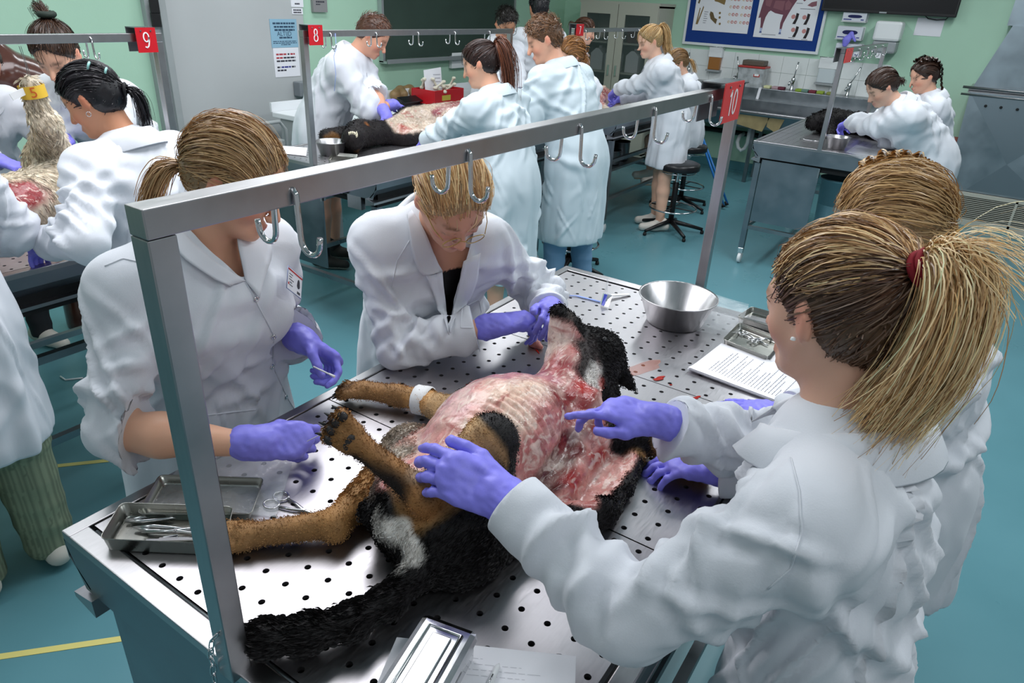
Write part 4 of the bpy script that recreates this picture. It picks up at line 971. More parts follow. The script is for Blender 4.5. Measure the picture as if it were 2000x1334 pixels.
def make_body(J, h, fine, tone, lip, brow, shirt=None):
    F = Field(h); H = J['h']; u, ft, lt = J['u'], J['ft'], J['lt']
    F.cone(J['pel'], J['wai'], .088*H, .076*H, .04, flat=J['f'], fs=.72); F.cone(J['wai'], J['che'], .076*H, .083*H, .04, flat=ft, fs=.72)
    F.cone(J['che'], J['nb']-u*.045*H, .083*H, .062*H, .04, flat=ft, fs=.70); F.cone(J['sL']-u*.012*H, J['sR']-u*.012*H, .031*H, .031*H, .04); F.cone(J['nb']-u*.03*H, J['nb']+u*.008*H, .045*H, .034*H, .03)
    for s in ('L', 'R'):
        ka = J.get('arm', {}).get(s, .80)
        F.cone(J['s'+s], J['e'+s], .024*H, .020*H, .02); F.cone(J['e'+s], J['e'+s]+(J['w'+s]-J['e'+s])*.35, .0225*H*ka, .0255*H*ka, .02); F.cone(J['e'+s]+(J['w'+s]-J['e'+s])*.35, J['w'+s], .0255*H*ka, .0145*H, .02)
        wd = nrm(J['w'+s]-J['e'+s]); F.cone(J['w'+s], J['w'+s]+wd*.018, .009*H, .006*H, .01)
        F.cone(J['h'+s], J['k'+s], .050*H, .034*H, .03); F.cone(J['k'+s], J['k'+s]*.7+J['a'+s]*.3, .032*H, .034*H, .02); F.cone(J['k'+s]*.7+J['a'+s]*.3, J['a'+s], .034*H, .021*H, .02)
        fd = J['f']; F.cone(J['a'+s]-UP*.015*H, J['a'+s]+fd*.085*H-UP*.028*H, .021*H, .016*H, .015)
    head_ops(F, J, fine)
    v, q = F.mesh(); c = skin_cols(v, J, tone, lip, brow, fine)
    if shirt:
        a = (v-J['nb'])@u; b = np.abs((v-J['nb'])@lt); m = (a < -.055-.0*b) & (b < .11*H) & (v[:, 2] > J['pel'][2]) & (np.linalg.norm(v-J['che'], axis=1) < .13*H); c[m] = V3(lin(shirt))
    return v, q, c
# ---- gloves and hands
def hand_field(F, W, d, n, side, curl, thumb, sc=1.0, spread=.10, fk=.004, cuff=.055, arm=None, tuck=0.0, lens=None):
    """W wrist, d pointing to the fingers, n out of the palm; side=+1: thumb towards n x d ... ; curl: four triples of bends"""
    W, d = V3(W), nrm(d); n = V3(n); n = nrm(n-d*(n@d)); t = np.cross(d, n)*side          # towards the thumb
    pc = W+d*.045*sc
    F.cone(W+d*.012*sc, W+d*.082*sc+t*.006*sc, .029*sc, .037*sc, .015, flat=n, fs=.42)
    F.cone(W+d*.02*sc+t*.018*sc+n*.006*sc, W+d*.055*sc+t*.026*sc+n*.006*sc, .016*sc, .014*sc, .015)
    F.cone(W+d*.02*sc-t*.018*sc+n*.004*sc, W+d*.07*sc-t*.024*sc, .013*sc, .012*sc, .015)
    ln = lens or ((.043, .025, .020), (.047, .029, .021), (.043, .027, .020), (.034, .020, .018)); bs = (.0285, .0095, -.0095, -.027); fo = (.092, .096, .091, .082); rr = (.0092, .0095, .0090, .0080)
    for i in range(4):
        b = W+d*fo[i]*sc+t*bs[i]*sc; a0 = (1.5-i)*spread*.6; dd = nrm(d+t*a0); ax = np.cross(n, dd)   # bends dd towards n
        F.cone(W+d*.06*sc+t*bs[i]*sc*.85-n*.001, b, .012*sc, rr[i]*1.12*sc, .006)
        r = rr[i]*sc
        for k in range(3):
            dd = rotv(dd, np.cross(dd, n) if False else np.cross(dd, n), 0) if False else rotv(dd, nrm(np.cross(dd, n) if abs(dd@n) < .98 else np.cross(dd, d)), 0)
            axis = nrm(np.cross(d+t*a0, n)); dd = rotv(nrm(d+t*a0), axis, sum(curl[i][:k+1]))
            e = b+dd*ln[i][k]*sc; F.cone(b, e, r, r*.93, fk); b = e; r *= .93
    # thumb: a leaves the side of the palm near its base
    a, b1, b2 = thumb
    p0 = W+d*.026*sc+t*.024*sc+n*.006*sc; v1 = nrm(t*a[0]+d*a[1]+n*a[2]); p1 = p0+v1*.040*sc; v2 = nrm(t*b1[0]+d*b1[1]+n*b1[2]); p2 = p1+v2*.032*sc; v3 = nrm(t*b2[0]+d*b2[1]+n*b2[2]); p3 = p2+v3*.024*sc
    F.cone(p0, p1, .0155*sc, .0125*sc, .010); F.cone(p1, p2, .0122*sc, .0108*sc, fk); F.cone(p2, p3, .0108*sc, .0095*sc, fk)
    ad = nrm(V3(arm)) if arm is not None else d
    if cuff: F.ell(W, (.031*sc, .031*sc, .031*sc), None, .01)
    if cuff: F.cone(W+d*.02*sc, W-ad*cuff, .0305*sc, .0385*sc*(1 if cuff > .05 else .95), .012)
    return (p3, None)
CURL = dict(flat=[(.05, .08, .05)]*4, relax=[(.35, .45, .25), (.4, .5, .3), (.45, .55, .3), (.5, .55, .3)], fist=[(1.15, 1.45, .8)]*4, grip=[(.75, .95, .5), (.8, 1.0, .5), (.85, 1.0, .5), (.9, 1.0, .5)],
            pinch=[(.75, .75, .35), (.95, 1.1, .6), (1.05, 1.25, .7), (1.1, 1.3, .7)], point=[(.15, .2, .1), (.5, .6, .4), (.8, .9, .5), (.95, 1.0, .6)])
THUMB = dict(out=((.85, .45, .15), (.6, .75, .15), (.4, .9, .2)), side=((.55, .75, .2), (.2, .95, .15), (.05, 1, .15)), oppose=((.55, .55, .65), (.1, .8, .6), (-.15, .85, .5)), fold=((.45, .55, .75), (-.3, .7, .65), (-.6, .6, .55)))
def glove(parent, J, s, d, n, curl='relax', thumb='side', h=.004, sc=None, spread=.1, name='glove', mat_='glove', cuff=.055, off=0.0, wr=None):
    F = Field(h); W = V3(J['w'+s] if wr is None else wr); sc = sc or J['h']/1.70; ad = nrm(W-J['e'+s]); side = 1 if s == 'R' else -1
    hand_field(F, W+nrm(d)*off, d, n, side, CURL[curl] if isinstance(curl, str) else curl, THUMB[thumb] if isinstance(thumb, str) else thumb, sc, spread, arm=ad, cuff=cuff)
    v, q = F.mesh(); nn = vnormals(v, q); v = relax(v, q, 1, .3)
    v = v+nn*(.0010*wob(v, 260, 3)+.0009*wob(v, 420, 5))[:, None]
    if cuff:   # rolled edge
        t = (W-v)@ad; v = v+nn*(.0025*np.exp(-((t-cuff-.02)/.006)**2))[:, None]
    return mesh_obj(name, v, q, mat_, parent)
# ---- hair
def strand_mesh(P, rad, cols, ctr=None):
    """P: N x m x 3 paths; rad: N x m; flat locks that face away from the head"""
    N, m, _ = P.shape; T = np.gradient(P, axis=1); T /= np.maximum(np.linalg.norm(T, axis=2), 1e-9)[..., None]
    ref = P-(P.reshape(-1, 3).mean(0) if ctr is None else ctr)+.001; A = np.cross(T, ref); A /= np.maximum(np.linalg.norm(A, axis=2), 1e-9)[..., None]
    tw = np.random.default_rng(N).uniform(-.9, .9, (N, 1, 1)); B = np.cross(A, T); A = A*np.cos(tw)+B*np.sin(tw)
    rings = np.stack([P-rad[..., None]*A*1.25, P+rad[..., None]*A*1.25], 2); v = rings.reshape(-1, 3)
    i = np.arange(N)[:, None]; j = np.arange(m-1)[None, :]; id_ = lambda a, b, c: (a*m+b)*2+c
    f = np.stack([id_(i, j, 0), id_(i, j, 1), id_(i, j+1, 1), id_(i, j+1, 0)], -1).reshape(-1, 4)
    return v, f, np.repeat(cols.reshape(N, -1, 3) if cols.ndim == 3 else np.repeat(cols[:, None], m, 1), 2, axis=1).reshape(-1, 3)
def hair_colours(rng, n, cols, var=.12):
    C = np.array([lin(c) for c in cols]); i = rng.integers(0, len(C), n); j = rng.integers(0, len(C), n); k = rng.random((n, 1)); return (C[i]*k+C[j]*(1-k))*(1+var*rng.normal(size=(n, 1)))*1.18*V3((1.05, .99, .93))
def head_frame(J):
    s = J['h']/1.70*J.get('hs', 1.0); A = np.stack([J['hf'], J['hl'], J['hu']]); return J['head'], A, s
def to_ell(q, k=1.0):
    """project head coordinates onto the (inflated) cranium"""
    c = V3((-.012, 0, .032)); r = V3((.100, .079, .086))*k; d = (q-c)/r; return c+r*d/np.maximum(np.linalg.norm(d, axis=-1), 1e-9)[..., None]
def hair(parent, J, style, cols, n=1500, h=.006, seed=1, tie=(-.115, 0, .03), tail=None, length=.22, rad=.0009, part=0.0, tie_col=None, puff=1.06, low=-.072, line=.0185, tail_dir=(-.5, 0, -.8), m=12, tail_w=.03, name='hair', loose=.0, root=None, wave=0.0, under=None):
    rng = np.random.default_rng(seed); c, A, s = head_frame(J); toW = lambda q: c+(q*s)@A
    F = Field(h); H = lambda *a: c+(V3(a)*s)@A
    F.ell(H(-.012, 0, .032), V3((.100, .079, .086))*s*puff, A, .02)
    if style != 'short': F.ell(H(-.045, 0, -.015), V3((.062, .062, .060))*s*puff, A, .03)
    else: F.ell(H(-.045, 0, -.015), V3((.056, .064, .055))*s*puff, A, .03); 
    F.cut(H(.8*line, 0, -.6*line), .80*J['hf']-.60*J['hu'], .006); F.cut(H(0, 0, low), -J['hu'], .006)
    if style != 'short': F.ell(H(.094, 0, .040), V3((.044, .052, .046))*s, A, .006, 's')
    v, q = F.mesh(H(-.012, 0, .01)-.16*s, H(-.012, 0, .01)+.16*s)
    cap_v = v; base = np.array([lin(x) for x in cols]).mean(0)*.72
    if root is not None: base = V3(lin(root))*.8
    loc = (v-c)@A.T/s; nn = vnormals(v, q)
    # comb streaks on the cap
    T = V3(tie); dirn = T-loc; ang = np.arctan2(loc[:, 1], loc[:, 2]-.02)
    st = np.sin(ang*46+3*wob(loc, 30, 2))*.5+.5*np.sin(ang*83+2*wob(loc, 40, 4)); v = v+nn*(.0016*st*s)[:, None]
    cc = base[None]*(1+.22*st[:, None]); 
    verts = [v]; faces = [q]; cl = [cc]
    out = (loc@V3((.80, 0, -.60)) < line+.002) & (loc[:, 2] > low-.004); idx = rng.choice(np.where(out)[0], n)
    S = loc[idx]+rng.normal(size=(n, 3))*.003
    ear = ((style != 'short') & ((((S-V3((.094, 0, .040)))/V3((.045, .053, .047)))**2).sum(1) < 1)) | (np.abs(S[:, 1]) > .058) & (S[:, 2] < .028) & (S[:, 0] > -.034); S[ear] = S[~ear][rng.integers(0, max(1, (~ear).sum()), ear.sum())] if ear.any() else S[ear]
    tt = np.linspace(0, 1, m)
    if style in ('pony', 'bun', 'braid', 'loose'):
        # strands run from the scalp to the tie
        if part is not None:
            pass
        P = S[:, None, :]*(1-tt[None, :, None])+T[None, None, :]*tt[None, :, None]
        cen = V3((-.012, 0, .032)); sg = T-S; ts_ = np.clip(((cen-S)*sg).sum(1)/np.maximum((sg*sg).sum(1), 1e-9), 0, 1); dm = np.linalg.norm(S+ts_[:, None]*sg-cen, axis=1); bw = np.clip((.062-dm)/.035, 0, 1)[:, None, None]
        bow = (tt*(1-tt))[None, :, None]*bw; P = P+bow*V3((0, 0, .34))*np.clip(S[:, None, 2:3]/.03, 0, 1)+bow*np.sign(S[:, None, 1:2])*V3((0, .20, 0))*np.clip((np.abs(S[:, None, 1:2])-.02)/.03, 0, 1)
        kk = puff*(1.0+.012*rng.random((n, 1, 1))+.03*np.sin(tt*PI)[None, :, None]*rng.random((n, 1, 1)))
        nape = np.clip((-.0-P[..., 2:3])/.05, 0, 1)
        Pe = to_ell(P, kk); w_ = np.clip((tt[None, :, None]-.78)/.22, 0, 1)**1.5
        low_ = S[:, None, 2:3] < -.02
        q2 = V3((-.045, 0, -.015)); r2 = V3((.064, .064, .062))*puff; d2 = (P-q2)/r2; Pl = q2+r2*d2/np.maximum(np.linalg.norm(d2, axis=-1), 1e-9)[..., None]
        rel = np.linalg.norm((Pe-V3((-.012, 0, .032)))/(V3((.100, .079, .086))), axis=-1)
        P0 = np.where(low_, Pl*(1-tt[None, :, None])+Pe*tt[None, :, None], Pe); P0[:, 0] = S*1.005
        P = P0*(1-w_)+(T+rng.normal(size=(n, 1, 3))*.006)*w_
        P = P+loose*np.sin(tt*PI)[None, :, None]*(rng.normal(size=(n, 1, 3))*.010)
        col = hair_colours(rng, n, cols)
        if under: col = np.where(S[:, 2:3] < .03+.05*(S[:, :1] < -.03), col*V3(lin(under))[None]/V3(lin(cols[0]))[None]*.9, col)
        r = np.full((n, m), rad*s); vv, ff, cv = strand_mesh(toW(P), r, col, c); verts.append(vv); faces.append(ff); cl.append(cv)
    elif style == 'short':
        d0 = nrm((.75, 0, .25)); P = np.zeros((n, m, 3)); cur = S.copy(); side = np.sign(S[:, 1:2])
        dr = np.tile(V3((.55, 0, .35)), (n, 1))+side*V3((0, .25, 0))+rng.normal(size=(n, 3))*.35; dr = np.where(S[:, 2:3] < .02, V3((-.25, 0, -.9))+rng.normal(size=(n, 3))*.2, dr)
        ln = np.where(S[:, 2] > .05, length, length*.45)[:, None]
        for k in range(m):
            P[:, k] = cur; nrm_ = (cur-V3((-.012, 0, .03))); nrm_ /= np.linalg.norm(nrm_, axis=1)[:, None]
            tg = dr-nrm_*((dr*nrm_).sum(1))[:, None]; tg /= np.maximum(np.linalg.norm(tg, axis=1), 1e-6)[:, None]; cur = cur+(tg+nrm_*(.55-.45*k/m))*ln/m
        col = hair_colours(rng, n, cols); r = np.full((n, m), rad*s)*np.linspace(1, .35, m)[None]; vv, ff, cv = strand_mesh(toW(P), r, col, c); verts.append(vv); faces.append(ff); cl.append(cv)
    o = 0; Fs = []
    for a, b in zip(verts, faces): Fs.append(b+o); o += len(a)
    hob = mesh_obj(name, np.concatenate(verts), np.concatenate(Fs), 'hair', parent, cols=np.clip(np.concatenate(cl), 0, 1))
    return hob, toW, rng, T
def tail_strands(parent, toW, J, rng, T, pts, n, cols, width, rad=.0011, m=16, name='ponytail', frizz=.012, tipcols=None, taper=.5, flat=None):
    """ponytail: strands along a path of head-coordinate points"""
    pts = np.array([V3(T)]+[V3(p) for p in pts]); t = np.linspace(0, len(pts)-1, m); i = np.clip(t.astype(int), 0, len(pts)-2); f = (t-i)[:, None]
    p0 = pts[np.clip(i-1, 0, len(pts)-1)]; p1 = pts[i]; p2 = pts[i+1]; p3 = pts[np.clip(i+2, 0, len(pts)-1)]
    C = .5*(2*p1+(p2-p0)*f+(2*p0-5*p1+4*p2-p3)*f**2+(3*p1-p0-3*p2+p3)*f**3)
    k = np.linspace(0, 1, m); wd = width*(np.minimum(1, .16+k*2.2))*(1-taper*np.clip((k-.6)/.4, 0, 1))
    O = rng.normal(size=(n, 3)); O /= np.linalg.norm(O, axis=1)[:, None]; O *= rng.random((n, 1))**.5
    if flat is not None: O = O*V3(flat)
    P = C[None]+O[:, None, :]*wd[None, :, None]+(rng.normal(size=(n, 1, 3))*frizz)*(k**1.5)[None, :, None]
    L = rng.uniform(.72, 1.05, (n, 1)); P = P[:, :1]+np.stack([np.stack([np.interp(k*min(l_, 1), k, P[a, :, b]-P[a, 0, b]) for b in range(3)], -1) for a, l_ in enumerate(L[:, 0])])
    col = hair_colours(rng, n, cols)
    if tipcols: tc = hair_colours(rng, n, tipcols); col = col[:, None]*(1-k[None, :, None])+tc[:, None]*k[None, :, None]
    s = J['h']/1.70; r = np.full((n, m), rad*s)*np.linspace(1, .4, m)[None]; v, f_, c = strand_mesh(toW(P), r, col)
    return mesh_obj(name, v, f_, 'hair', parent, cols=np.clip(c, 0, 1))
def ring_tie(parent, toW, T, nd, r, tr, m, name='hair_tie'):
    nd = nrm(nd); a = nrm(np.cross(nd, (0.1, .9, .3))); b = np.cross(nd, a); pts = [toW(V3(T)+(a*math.cos(2*PI*k/16)+b*math.sin(2*PI*k/16))*r) for k in range(16)]
    return MB().tube(pts, tr, 8, closed=True).build(name, m, parent)
def shoe(parent, an, fd, col, sole='#e8e4dc', L=.26, name='shoe'):
    fd = nrm(V3(fd)*V3((1, 1, 0))); an = V3((an[0], an[1], 0)); F = Field(.009)
    F.cone(an-fd*.055+UP*.05, an+fd*.06+UP*.045, .040, .040, .02); F.cone(an+fd*.04+UP*.042, an+fd*.15+UP*.036, .042, .034, .02); F.cone(an-fd*.03+UP*.085, an+fd*.01+UP*.08, .040, .038, .02)
    F.cut(an+UP*.004, -UP)
    v, q = F.mesh(); c = np.where((v[:, 2:3] < .024), V3(lin(sole)), V3(lin(col))); return mesh_obj(name, v, q, 'shoe', parent, cols=c)
def trousers(parent, J, col, h=.012, cut=.10, wide=1.0, ribs=0, name='trousers', low=None):
    F = Field(h); H = J['h']; F.cone(J['pel']+UP*.03*H, J['pel']-UP*.02*H, .080*H, .080*H, .03, flat=J['f'], fs=.72)
    for s in ('L', 'R'):
        F.cone(J['h'+s], J['k'+s], .046*H, .040*H*wide, .02); F.cone(J['k'+s], J['a'+s]+UP*.0, .042*H*wide, .034*H*wide, .02)
    v, q = F.mesh(); n = vnormals(v, q); segs = []
    for s in ('L', 'R'): segs += [(J['h'+s], J['k'+s], .06*H, 46, .3, 1.), (J['k'+s], J['a'+s], .045*H, 60, 1., .7)]
    v = limb_folds(v, n, segs, .008)
    zc = low if low is not None else .055
    v[:, 2] = np.maximum(v[:, 2], zc)
    c = np.repeat(V3(lin(col))[None], len(v), 0)*(1+.10*wob(v, 30, 4)[:, None])
    if ribs: 
        ang = v@nrm(np.cross(J['f'], UP)); c *= (1+.22*np.sign(np.sin(ang*ribs))[:, None])
    return mesh_obj(name, v, q, 'cloth', parent, cols=np.clip(c, 0, 1))
def person(label, J, fg=False, tone='#e8b497', lip='#c07a72', brow='#7a5a40', coat='coat', group=None, coat_kw=None, body_h=None, coat_h=None, collar=True, vneck=None, collar_kw=None, shirt=None):
    base = V3((J['pel'][0], J['pel'][1], 0)); t = thing('person', label, 'person', tuple(base), group)
    J['root'] = t
    v, q, c = make_body(J, body_h or (.0074 if fg else .0155), fg, tone, lip, brow, shirt)
    mesh_obj('body', v, q, 'skin', t, cols=c)
    kw = dict(coat_kw or {}); cv, cq = make_coat(J, coat_h or (.008 if fg else .0145), coat, **kw)
    if vneck:
        # open the neckline: faces of the coat inside the V are left out
        dep, half = vneck; ft, lt, u = J['ft'], J['lt'], J['u']; ctr = cv[cq].mean(1)-J['nb']; a = ctr@u; b = ctr@lt; g = ctr@ft
        hole = (g > .0) & (a > -dep) & (np.abs(b) < half*(a+dep)/dep)
        cq2 = cq[~hole]; used = np.unique(cq2); mp = np.full(len(cv), -1); mp[used] = np.arange(len(used)); co = mesh_obj('lab_coat', cv[used], mp[cq2], coat, t)
    else: co = mesh_obj('lab_coat', cv, cq, coat, t)
    if collar: collar_mesh(J, MB(), **(collar_kw or {})).build('collar', coat, co)
    J['coat'] = co; J['bvh'] = bvh_of(cv, cq) if fg else None
    return t
# ---- things laid on a coat: found by sight line, lifted along the surface normal
def hit(J, px, py, lift=.003):
    d = sight(px, py).normalized(); h = J['bvh'].ray_cast(CAM, d)
    if h[0] is None: return None, None
    n = h[1] if h[1].dot(d) < 0 else -h[1]
    return h[0]+n*lift, n
def resample(poly, n):
    P = np.array(poly, float); L = np.r_[0, np.cumsum(np.linalg.norm(np.diff(P, axis=0), axis=1))]; t = np.linspace(0, L[-1], n); return np.stack([np.interp(t, L, P[:, k]) for k in (0, 1)], 1)
def flap(J, A, B, n=14, m=6, lift=.004, edge=None, th=.003, name='lapel', mt='coat', parent=None):
    """cloth flap between two outlines A and B, laid on the coat; edge = extra lift at the free side B"""
    a, b = resample(A, n), resample(B, n); P = []; last = Vector((0, 0, 0))
    Ns = []
    for i in range(n):
        for j in range(m+1):
            k = j/m; q = a[i]*(1-k)+b[i]*k; p, nn = hit(J, q[0], q[1], lift+(edge or 0)*k)
            if p is None: p, nn = last, Vector((0, 0, 1))
            P.append(V3(p)); Ns.append(V3(nn)); last = p
    P = np.array(P); W = m+1
    G = P.reshape(n, W, 3)
    for _ in range(2):      # soften
        G2 = G.copy(); G2[1:-1, 1:-1] = (G[:-2, 1:-1]+G[2:, 1:-1]+G[1:-1, :-2]+G[1:-1, 2:])/4*.6+G[1:-1, 1:-1]*.4; G2[1:-1, 0] = (G[:-2, 0]+G[2:, 0])/4+G[1:-1, 0]/2; G2[1:-1, -1] = (G[:-2, -1]+G[2:, -1])/4+G[1:-1, -1]/2; G = G2
    P = G.reshape(-1, 3); Ns = np.array(Ns); v = [tuple(p) for p in P]+[tuple(p-nn*th) for p, nn in zip(P, Ns)]; f = []; o = n*W
    for i in range(n-1):
        for j in range(m): x = i*W+j; y = x+W; f += [(x, x+1, y+1, y), (o+x, o+y, o+y+1, o+x+1)]
        for j in (0, m): x = i*W+j; y = x+W; f.append((x, y, o+y, o+x))
    for j in range(m):
        for i in (0, n-1): x = i*W+j; f.append((x, x+1, o+x+1, o+x))
    return mesh_obj(name, v, f, mt, parent or J['coat'], smooth=[True]*len(f))
def seam_px(J, pts, r=.0012, name='seam', mt='coat', lift=.0006, n=None):
    q = resample(pts, n or max(8, int(len(pts)*6))); P = [hit(J, *p, lift)[0] for p in q]; P = [p for p in P if p is not None]
    return MB().tube(P, r, 5).build(name, mt, J['coat']) if len(P) > 2 else None
def snap(J, px, py, r=.0065):
    p, n = hit(J, px, py, .001)
    if p is None: return
    a = n.orthogonal().normalized(); b = n.cross(a)
    MB().lathe([(r*.45, .0005), (r*.5, .002), (r*.8, .002), (r, .0008), (r, 0)], (0, 0, 0), 14).frame(p, a, b, n).build('snap_button', 'chrome', J['coat'])
def open_neck(t, J, poly, coat):
    """leave out the coat faces inside a neckline outline"""
    co = J['coat']; me = co.data; off = Vector(t.location)
    P = np.array(poly, float)
    bm = bmesh.new(); bm.from_mesh(me); kill = []
    for f in bm.faces:
        c = f.calc_center_median()+off; d = c-CAM
        if f.normal.dot(d) > 0: continue
        z = d.dot(_f); x = 1000+F_PX*d.dot(_r)/z; y = 667-F_PX*d.dot(_u)/z; ins = False; k = len(P)-1
        for i in range(len(P)):
            if (P[i, 1] > y) != (P[k, 1] > y) and x < (P[k, 0]-P[i, 0])*(y-P[i, 1])/(P[k, 1]-P[i, 1])+P[i, 0]: ins = not ins
            k = i
        if ins: kill.append(f)
    bmesh.ops.delete(bm, geom=kill, context='FACES')
    bd = [v for v in bm.verts if any(e.is_boundary for e in v.link_edges)]
    for _ in range(10):
        new = {}
        for v in bd:
            nb = [e.other_vert(v).co for e in v.link_edges if e.is_boundary]
            if len(nb) == 2: new[v] = v.co*.4+(nb[0]+nb[1])*.3
        for v, c in new.items(): v.co = c
    bm.to_mesh(me); bm.free()
def glasses(parent, J, label, m='gold_wire', r=.021, wire=.0011, drop=0.0, lens=True):
    c, A, s = head_frame(J); H = lambda *a: c+(V3(a)*s)@A
    t = thing('glasses', label, 'glasses', tuple(H(.1, 0, 0)))
    for b in (-1, 1):
        pts = [H(.106-.10*(abs(.030*b+r*math.cos(a)*1.12*b)-.01)**2/.05, .031*b+r*1.15*math.cos(a), -.008-drop+r*.95*math.sin(a)) for a in [2*PI*k/20 for k in range(20)]]
        rim = MB().tube(pts, wire, 6, closed=True).build('rim', m, t)
        if lens: mesh_obj('lens', [tuple(p) for p in pts], [tuple(range(20))], 'glass_lens', rim, fix=False)
        MB().tube([H(.100, (.031+r*1.15)*b, .002-drop), H(.07, .070*b, .006), H(.0, .083*b, .012), H(-.02, .084*b, .0)], wire, 6).build('temple', m, t)
    MB().tube([H(.107, -.008, -.004-drop), H(.111, 0, .0-drop), H(.107, .008, -.004-drop)], wire, 6).build('bridge', m, t)
    return t
mat('gold_wire', '#c9a95c', .25, .9); mat('dark_wire', '#2a2a2e', .4); mat('glass_lens', '#f4f8fa', .03, alpha=.10, spec=.8)
def plait(parent, toW, pts, w_, cols, J, n=26, name='braid', taper=.5, rad=None):
    """three-strand braid along head-coordinate points"""
    P = np.array([V3(p) for p in pts]); t = np.linspace(0, len(P)-1, n*3); i = np.clip(t.astype(int), 0, len(P)-2); f = (t-i)[:, None]
    p0 = P[np.clip(i-1, 0, len(P)-1)]; p1 = P[i]; p2 = P[i+1]; p3 = P[np.clip(i+2, 0, len(P)-1)]
    C = .5*(2*p1+(p2-p0)*f+(2*p0-5*p1+4*p2-p3)*f**2+(3*p1-p0-3*p2+p3)*f**3)
    T = np.gradient(C, axis=0); T /= np.linalg.norm(T, axis=1)[:, None]; O = C-V3((-.012, 0, .02)); O -= T*(O*T).sum(1)[:, None]; O /= np.maximum(np.linalg.norm(O, axis=1), 1e-6)[:, None]; S = np.cross(T, O)
    k = np.linspace(0, 1, len(C)); W = w_*(1-taper*k); ph = k*2*PI*n/5.0; c, A, s = head_frame(J)
    V = []; Fq = []; Cc = []; o = 0; rg = np.random.default_rng(3)
    for j in range(3):
        a = ph+2*PI*j/3
        for q in range(10):
            off = rg.normal(size=3)*.28; Q = C+S*(W*(np.sin(a)+off[0]*.9))[:, None]+O*(W*(.5*np.sin(2*a)+off[1]*.7))[:, None]
            v, f2, cc = strand_mesh(toW(Q)[None], np.full((1, len(C)), (rad or w_*.20)*s)*(1-taper*k)[None], hair_colours(rg, 1, cols), c); V.append(v); Fq.append(f2+o); Cc.append(cc); o += len(v)
    return mesh_obj(name, np.concatenate(V), np.concatenate(Fq), 'hair', parent, cols=np.clip(np.concatenate(Cc), 0, 1))
# ---- the four at the foreground table
BLOND_A = ['#9c7a54', '#bf9d72', '#765638', '#d2b488']; BLOND_B = ['#bd9666', '#deba8a', '#906c4a', '#ecd2a4']; BLOND_C = ['#a8845c', '#d2b080', '#7a5840', '#ead0a4', '#94704e']; BLOND_D = ['#b0905f', '#cfb082', '#87694a', '#bf9e70']
JA = rig((.44, .25), -88, h=1.59, lean=10, head=(30, 30, 0), wR=(.288, -.121, 1.03), wL=(.577, .049, 1.09), hR=(-.9, .5, -.6), hL=(.3, .6, -.8), shw=1.0)
JB = rig((1.115, .15), -136, h=1.60, lean=29, side=-3, head=(46, 20, 4), wR=(.963, -.207, 1.06), wL=(1.072, -.321, 1.10), hR=(-.7, .2, -.9), hL=(.8, .1, -.5), neckf=.0, shw=.84)
JC = rig((.56, -1.14), 89, h=1.57, lean=8, head=(14, -26, 0), wL=(.346, -.682, 1.14), wR=(.681, -.785, 1.15), hR=(.6, -.2, -.6), hL=(-.5, -.2, -1))
JD = rig((1.17, -1.185), 92, h=1.57, lean=10, head=(30, -5, 0), wR=(1.156, -.93, .985), wL=(.818, -.878, 1.0))
# -- A
JA['arm'] = dict(R=1.0, L=.95); JB['arm'] = dict(R=.82, L=.85)
tA = person('blonde woman in a white lab coat with rolled sleeves and a name badge', JA, True, tone='#e6b093', coat_kw=dict(sleeve=(.75, .15), roomy=1.10, ease=.98, bust=1.0, amp=.016, hem=.42), collar_kw=dict(op=118))
open_neck(tA, JA, [(335, 415), (400, 480), (478, 549), (500, 440), (440, 380), (360, 380)], 'coat')
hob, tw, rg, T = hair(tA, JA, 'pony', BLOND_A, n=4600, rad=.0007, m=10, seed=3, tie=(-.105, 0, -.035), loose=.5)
tail_strands(tA, tw, JA, rg, T, [(-.135, -.01, -.06), (-.135, -.02, -.12), (-.12, -.03, -.17)], 420, BLOND_A, .026)
ring_tie(tA, tw, T, (-1, 0, -.5), .02, .005, 'black_plastic')
glove(tA, JA, 'R', (.62, -.50, -.05), (.45, .45, -.75), 'pinch', 'oppose', h=.0038, cuff=.020, off=.018)
glove(tA, JA, 'L', (.30, -.62, -.42), (-.75, -.2, -.55), 'pinch', 'oppose', h=.0038, cuff=.034)
flap(JA, [(340, 430), (372, 470), (425, 515), (478, 549)], [(323, 440), (352, 505), (400, 535), (440, 560)], lift=.004, edge=.010)
flap(JA, [(478, 549), (470, 510), (463, 478), (462, 460)], [(500, 583), (520, 530), (524, 480), (505, 450)], lift=.004, edge=.008)
seam_px(JA, [(478, 549), (497, 582), (535, 655), (533, 715), (560, 775), (575, 800)], r=.0016, name='placket')
for q in ((500, 584), (534, 658), (531, 716), (558, 775)): snap(JA, *q)
seam_px(JA, [(205, 520), (240, 505), (285, 515)], r=.0016); seam_px(JA, [(395, 812), (450, 805), (500, 800)], name='pocket_edge', r=.002)
